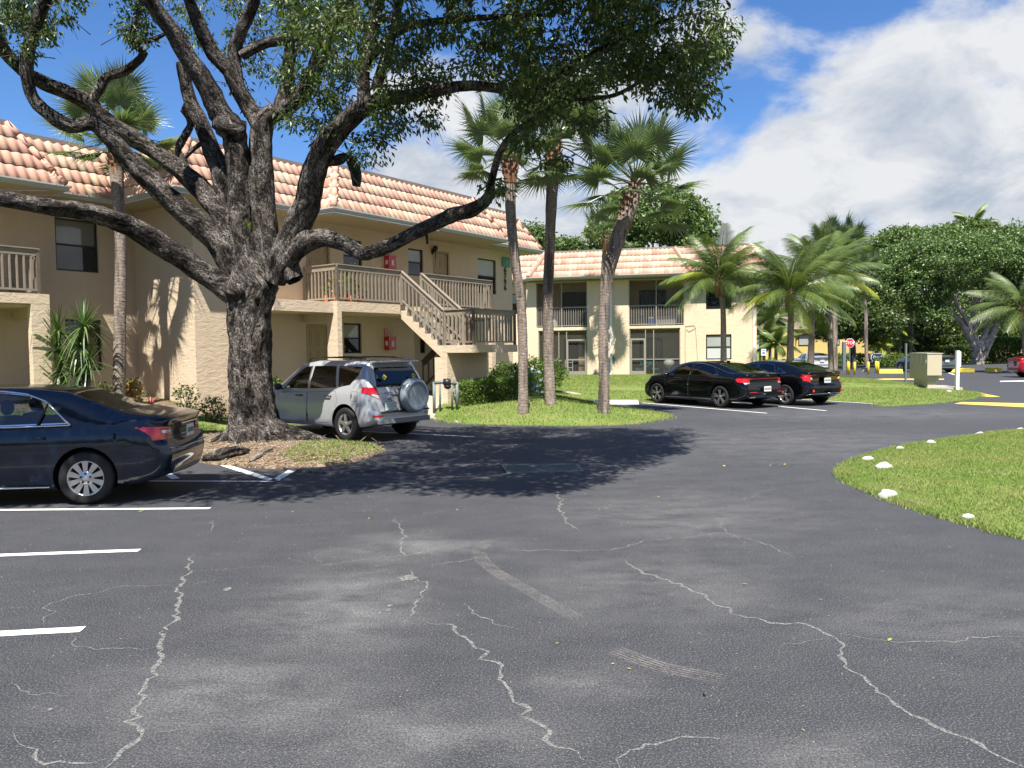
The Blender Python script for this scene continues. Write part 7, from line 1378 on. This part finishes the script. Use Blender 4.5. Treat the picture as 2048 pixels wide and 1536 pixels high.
# bicycle-like bench shape by the bollards
def scooter():
    Y = 55; c = foot(1729, Y); T = thing('garden_cart', 'small dark and white metal frame standing in the grass by the bollards', 'cart', c); m = MB(); q = lambda x, y: at(x, y, Y); m.tube([q(1724, 731), q(1724, 737), q(1735, 737), q(1735, 743)], .05, 6); m.tube([q(1727, 746), q(1732, 739), q(1735, 746)], .05, 6); m.build('frame', M['black'], T); m = MB(); m.smooth = True; m.lathe([(-.03, .18), (.03, .18)], 14, 'y', tuple(q(1730, 744))); m.build('wheel', M['white'], T)
scooter()
# ---- things on and by the main building
def on_wall(x, y, v=18.05, off=0.0): u, z = A1.on(x, y, v); return A1.p(u, v-off, z)
def cabinet(label, x0, y0, x1, y1, plac=None):
    u0, z1 = A1.on(x0, y0, 18.05); u1, z0 = A1.on(x1, y1, 18.05); T = thing('extinguisher_cabinet', label, 'extinguisher cabinet', A1.p((u0+u1)/2, 17.9, z0), 'red fire extinguisher cabinets'); m = MB(); m.fbox(A1, u0, u1, 17.83, 18.045, z0, z1); m.build('cabinet_box', M['red'], T); m = MB(); m.fbox(A1, (u0+u1)/2-.02, (u0+u1)/2+.07, 17.818, 17.828, z0+.10, z1-.14); m.build('glass_front', M['glass_light'], T)
    m = MB(); m.fbox(A1, u0+.10, u0+.16, 17.81, 17.817, z0+.12, z1-.16); m.build('white_lettering', M['white'], T); m = MB(); zz = (z0+z1)/2; m.fbox(A1, u0-.004, u0-.001, 17.87, 17.99, z0+.15, z1-.15); m.build('side_print', M['white'], T)
cabinet('red fire extinguisher cabinet on the upper walkway wall', 768, 511, 783, 540); cabinet('red fire extinguisher cabinet on the ground-floor wall under the stair', 768, 673, 783, 700)
u0, z1 = A1.on(768, 657, 18.05); m = MB(); m.fbox(A1, u0, u0+.15, 18.03, 18.047, z1-.22, z1); T = thing('red_placard', 'small red placard above the lower extinguisher cabinet', 'sign', A1.p(u0, 18.03, z1-.22)); m.build('plate', M['red'], T); m = MB(); [m.fbox(A1, u0+.03, u0+.12, 18.024, 18.029, z1-.05-.045*i-.014, z1-.05-.045*i) for i in range(4)]; m.build('print', M['white'], T)
def number():
    uu, zz = A1.on(1010, 522, 18.05); T = thing('building_number', 'black house number 6796 running down the wall', 'house number', A1.p(uu, 18.0, zz-1.1)); rz = math.atan2(A1.d[1], A1.d[0])
    for ch, y in zip('6796', (540.5, 552.5, 564.5, 576)):
        u, z = A1.on(1009.5, y, 18.05); p = A1.p(u, 18.02, z)-WL[T.name]; t = txt(T, ch, .30, p, (R(90), 0, rz), M['black'], 'digit', .01, off=.006)
    u, z = A1.on(1007, 523, 18.05); u2, z2 = A1.on(1015, 532, 18.05); T2 = thing('green_plaque', 'green rounded plaque above the house number', 'sign', A1.p(u, 18.0, z2)); m = MB(); m.fbox(A1, u-.13, u2+.13, 18.0, 18.04, z2-.05, z+.22-.05); o = m.build('plate', M['green_sign'], T2); bv = o.modifiers.new('bevel', 'BEVEL'); bv.width = .05; bv.segments = 3
    m = MB()
    for i, (a, b_) in enumerate((((-.02, 0), (.06, .12)), ((.06, .12), (.14, .0)), ((.06, .12), (.06, -.08)))): m.bar(A1.p(u+.05+a[0], 17.99, z2+.10+a[1]), A1.p(u+.05+b_[0], 17.99, z2+.10+b_[1]), .02, .02)
    m.build('palm_emblem', M['gutter'], T2)
number()
def wall_lamp(label, x, y, v):
    p = on_wall(x, y, v, .16); T = thing('wall_lantern', label, 'wall lamp', p-up*.2, 'black wall lanterns'); m = MB(); m.smooth = True; m.sphere(p+up*.10, .09, .09, .10, 12, 8); m.build('shade', M['black'], T); m = MB(); m.tube([p-A1.p(0, 0, 0)+up*0, p+Vector((A1.n[0], A1.n[1], 0))*.15], .02, 6); m.tube([p, p-up*.28], [.02, .012], 6); m.tube([p+Vector((A1.n[0], A1.n[1], 0))*.13-up*.1, p+Vector((A1.n[0], A1.n[1], 0))*.13+up*.08], .045, 8); m.build('bracket', M['black'], T)
wall_lamp('black coach lantern beside the upper door near the stair', 864, 503, 18.05)
# potted plants on the balcony
def pot(label, u, v, r_, h, ph, n, mat, seed, fl=None):
    c = A1.p(u, v, 3.29); T = thing('potted_plant', label, 'potted plant', c, 'plants on the balcony'); m = MB(); m.smooth = True; m.lathe([(0, r_*.75), (h, r_), (h, r_*.85), (h-.03, .001)], 14, 'z', tuple(c)); m.build('pot', M['terracotta'], T); g = np.random.default_rng(seed); P = np.array(c)+np.array([0, 0, h])+g.uniform(-1, 1, (n, 3))*np.array([r_*1.3, r_*1.3, ph/2])+np.array([0, 0, ph/2]); V, F = leaves(P, .07, 8, .075, seed, .1, .5); arr_mesh('foliage', V, F, M[mat], T); m = MB(); m.tube([c+up*h*.8, c+up*(h+ph*.8)], .012, 5); m.build('stem', M['twig'], T)
    if fl: m = MB(); m.smooth = True; [m.sphere(c+Vector(((i-1)*.07, 0, h+ph*.9-.08*i)), .05, .05, .045, 8, 6) for i in range(2)]; m.build('red_flower', M['red'], T)
pot('small plant in a terracotta pot by the balcony railing', 14.85, 17.3, .10, .20, .25, 10, 'leaf3', 1); pot('yellow-green potted shrub at the balcony corner', 14.95, 16.95, .14, .22, .55, 26, 'croton', 2); pot('taller flowering shrub with red blossom behind the balusters', 15.4, 16.95, .16, .25, .85, 44, 'leaf3', 3, True); pot('low plant right of the flowering shrub on the balcony', 15.9, 17.0, .13, .2, .35, 16, 'leaf3', 4)
# backflow pipes
def pipes():
    Y = 21.6; q = lambda x, y: at(x, y, Y); f_ = lambda x: Vector((q(x, 800).x, Y, H(q(x, 800).x, Y)-.03)); T = thing('backflow_valve', 'green-grey water pipes with a dark valve wheel standing in the lawn', 'pipework', f_(890)); m = MB(); m.smooth = True; g = .035
    for xa in (868, 880, 904, 914): a = f_(xa); t = q(xa, 764); t.y = Y; m.tube([a, t], .045 if xa in (868, 914) else .03, 10)
    m.tube([q(868, 766), q(882, 764), q(900, 765), q(914, 767)], .05, 10); m.build('pipe', M['grey_metal'], T); m = MB(); m.smooth = True; m.sphere(q(894, 765), .13, .11, .12, 12, 8); m.sphere(q(895, 773), .10, .09, .08, 10, 8); m.tube([q(892, 764), q(892, 758)], .03, 8); m.build('valve', M['black'], T); m = MB(); m.smooth = True; m.lathe([(-.01, .09), (.01, .09), (.01, .07), (-.01, .07)], 16, 'z', tuple(q(892, 758))); m.build('valve_wheel', M['black'], T)
pipes()
# log / surface root lying on the mulch, dead branches
m = MB(); uvs = []; limb(m, uvs, [lawn_at(408, 924)+up*.02, lawn_at(440, 920)+up*.07, lawn_at(470, 912)+up*.09, lawn_at(500, 906)+up*.05], [.05, .085, .08, .03], 12, .05, .3, 77); o = build_bark(m, uvs, 'surface_root', M['bark'], None); tag(o, 'thick gnarled surface root lying in the mulch near the bay line', 'root')
m = MB(); uvs = []; limb(m, uvs, [lawn_at(500, 925)+up*.02, lawn_at(525, 912)+up*.06, lawn_at(545, 900)+up*.03], [.02, .03, .02], 8, .05, .2, 78); o = build_bark(m, uvs, 'surface_root', M['bark_pale'], None); tag(o, 'thin pale root curling at the foot of the trunk', 'root')
for i, (pts, lb) in enumerate(((((640, 880), (665, 872), (685, 890)), 'dead branch leaning on the grass in front of the SUV wheel'), (((700, 905), (735, 880), (762, 892)), 'forked dry twig at the tip of the island'), (((560, 930), (620, 922), (690, 915)), 'long thin root tracing the island edge'))):
    m = MB(); P = [lawn_at(*p)+up*(.04 if j != 1 else .10) for j, p in enumerate(pts)]; m.tube(P, [.008, .011, .006], 6); m.tube([P[1], P[1]+Vector((.15, .05, .09))], [.008, .004], 5); single(m, 'dead_branch', lb, 'branch', M['dead'])
# ---- porch contents of the far block
def on_b2(x, y, v): u, z = A2.on(x, y, v); return A2.p(u, v, z)
def bike(label, x, Yv, col, seed):
    V0 = 42.15+Yv; u, _ = A2.on(x, 740, V0); z = .42; T = thing('bicycle', label, 'bicycle', A2.p(u, V0, z), 'bicycles on the lower porch'); r_ = .31
    for du in (-.5, .5): m = MB(); [m.tube([A2.p(u+du+r_*math.cos(t), V0, z+r_+r_*math.sin(t)) for t in np.linspace(0, 2*math.pi, 19)], .022, 5, False)]; m.build('wheel', M['tyre'] if col != 'blue' else M['gutter'], T)
    m = MB(); q = lambda a, h: A2.p(u+a, V0, z+h); [m.tube([q(*a), q(*b_)], .02, 6) for a, b_ in (((-.5, .31), (-.15, .30)), ((-.15, .30), (-.25, .78)), ((-.5, .31), (-.2, .62)), ((-.2, .62), (.38, .70)), ((-.15, .30), (.38, .66)), ((.36, .80), (.5, .31)))]; m.build('frame', M[col], T); m = MB(); m.tube([q(.36, .8), q(.33, .98), q(.2, 1.0)], .018, 6); m.build('handlebar', M['chrome'], T); m = MB(); m.smooth = True; m.sphere(q(-.26, .84), .13, .06, .04, 10, 6); m.build('saddle', M['black'], T)
M['teal'] = plain('teal_enamel', (0.05, .28, .30), .4)
bike('teal bicycle behind the screen at the left of the lower right porch', 1290, .9, 'teal', 1); bike('light blue bicycle in the middle of the lower right porch', 1322, 1.25, 'teal', 2); bike('dark bicycle at the right end of the lower right porch', 1348, .7, 'black', 3)
c = on_b2(1338, 727, 42.9); T = thing('drum_grill', 'pale round grill standing on thin legs on the lower right porch', 'grill', c-up*.8); m = MB(); m.smooth = True; m.sphere(c, .30, .30, .26, 14, 10); m.build('bowl', M['gutter'], T); m = MB(); [m.tube([c+Vector((dx, dy, -.15)), c+Vector((dx*1.6, dy*1.4, -.85))], .016, 5) for dx, dy in ((-.2, 0), (.2, .1), (0, -.2))]; m.build('leg', M['grey_metal'], T)
def cool(label, name, x0, x1, y0, y1, v, mat, lid=None, cat='box'):
    ua, za = A2.on(x0, y0, v); ub, zb = A2.on(x1, y1, v); zb = max(zb, 3.125); T = thing(name, label, cat, A2.p((ua+ub)/2, v, zb), 'things stored on the upper right porch'); m = MB(); m.fbox(A2, ua, ub, v, v+.4, zb, za-(.1 if lid else 0)); m.build('body', M[mat], T)
    if lid: m = MB(); m.fbox(A2, ua-.02, ub+.02, v-.02, v+.42, za-.098, za); m.build('lid', M[lid], T)
cool('blue cooler with white lid on the upper right porch', 'cooler', 1297, 1306, 633, 649, 42.55, 'blue', 'white', 'cooler'); cool('pale wire crate on the upper right porch', 'crate', 1312, 1351, 632, 649, 42.6, 'gutter', None, 'crate'); cool('red folded fabric lying on top of the pale crate', 'red_fabric', 1310, 1322, 622, 631.8, 42.65, 'red', None, 'fabric'); cool('small grey cupboard on the upper right porch', 'cabinet', 1273, 1293, 636, 649, 42.7, 'grey_metal', None, 'cupboard')
c = A2.p(A2.on(1284, 630, 42.8)[0], 42.8, A2.on(1284, 632, 42.8)[1]); m = MB(); m.smooth = True; m.sphere(c+up*.12, .14, .1, .14, 10, 8); m.sphere(c+up*.32, .09, .08, .09, 10, 8); single(m, 'ornament', 'small pale ornament sitting on the grey cupboard', 'ornament', M['stone'])
c = A2.p(A2.on(1109, 640, 42.7)[0], 42.7, 3.13); m = MB(); m.smooth = True; m.lathe([(0, .16), (.5, .18), (.8, .12), (.95, .14), (1.0, .03)], 12, 'z', tuple(c)); single(m, 'water_dispenser', 'white and blue bottle dispenser on the upper left porch', 'dispenser', M['white'])
# step ladder-like white shelf on the lower left porch
ua, _ = A2.on(1130, 740, 42.7); T = thing('shelf_rack', 'white tiered rack on the lower left porch', 'rack', A2.p(ua+.2, 42.7, .42)); m = MB()
for s in (0, .42): m.fbox(A2, ua+s, ua+s+.03, 42.7, 42.73, .42, 1.3)
m.build('frame', M['white'], T)
for i in range(3): m = MB(); m.fbox(A2, ua+.03, ua+.42, 42.68, 42.95, .55+.28*i, .575+.28*i); m.build('shelf', M['white'], T)
# light-coloured door leaf standing open in the lower left porch
m = MB(); ua, _ = A2.on(1157, 700, 43.0); m.fbox(A2, ua, ua+.42, 43.0, 43.04, .45, 2.45); single(m, 'open_door', 'beige door leaf standing behind the lower left porch screen', 'door', M['door'])

# woodland added unseen behind the camera, for paint and glass to mirror
g = np.random.default_rng(99); C = np.stack([g.uniform(-60, 60, 1500), -34-g.uniform(0, 9, 1500), g.uniform(0.3, 1, 1500)**.8*9.5], 1); C[:, 2] *= .75+.25*np.sin(C[:, 0]*.35)+.1*np.sin(C[:, 0]*1.3)
V, F = leaves(C, g.uniform(.9, 1.6, 1500), 26, .55, 98, .3, .7); tag(arr_mesh('reflection_trees', V, F, M['leaf']), 'added unseen belt of trees behind the viewpoint, for reflections', 'reflection_trees', kind='stuff')
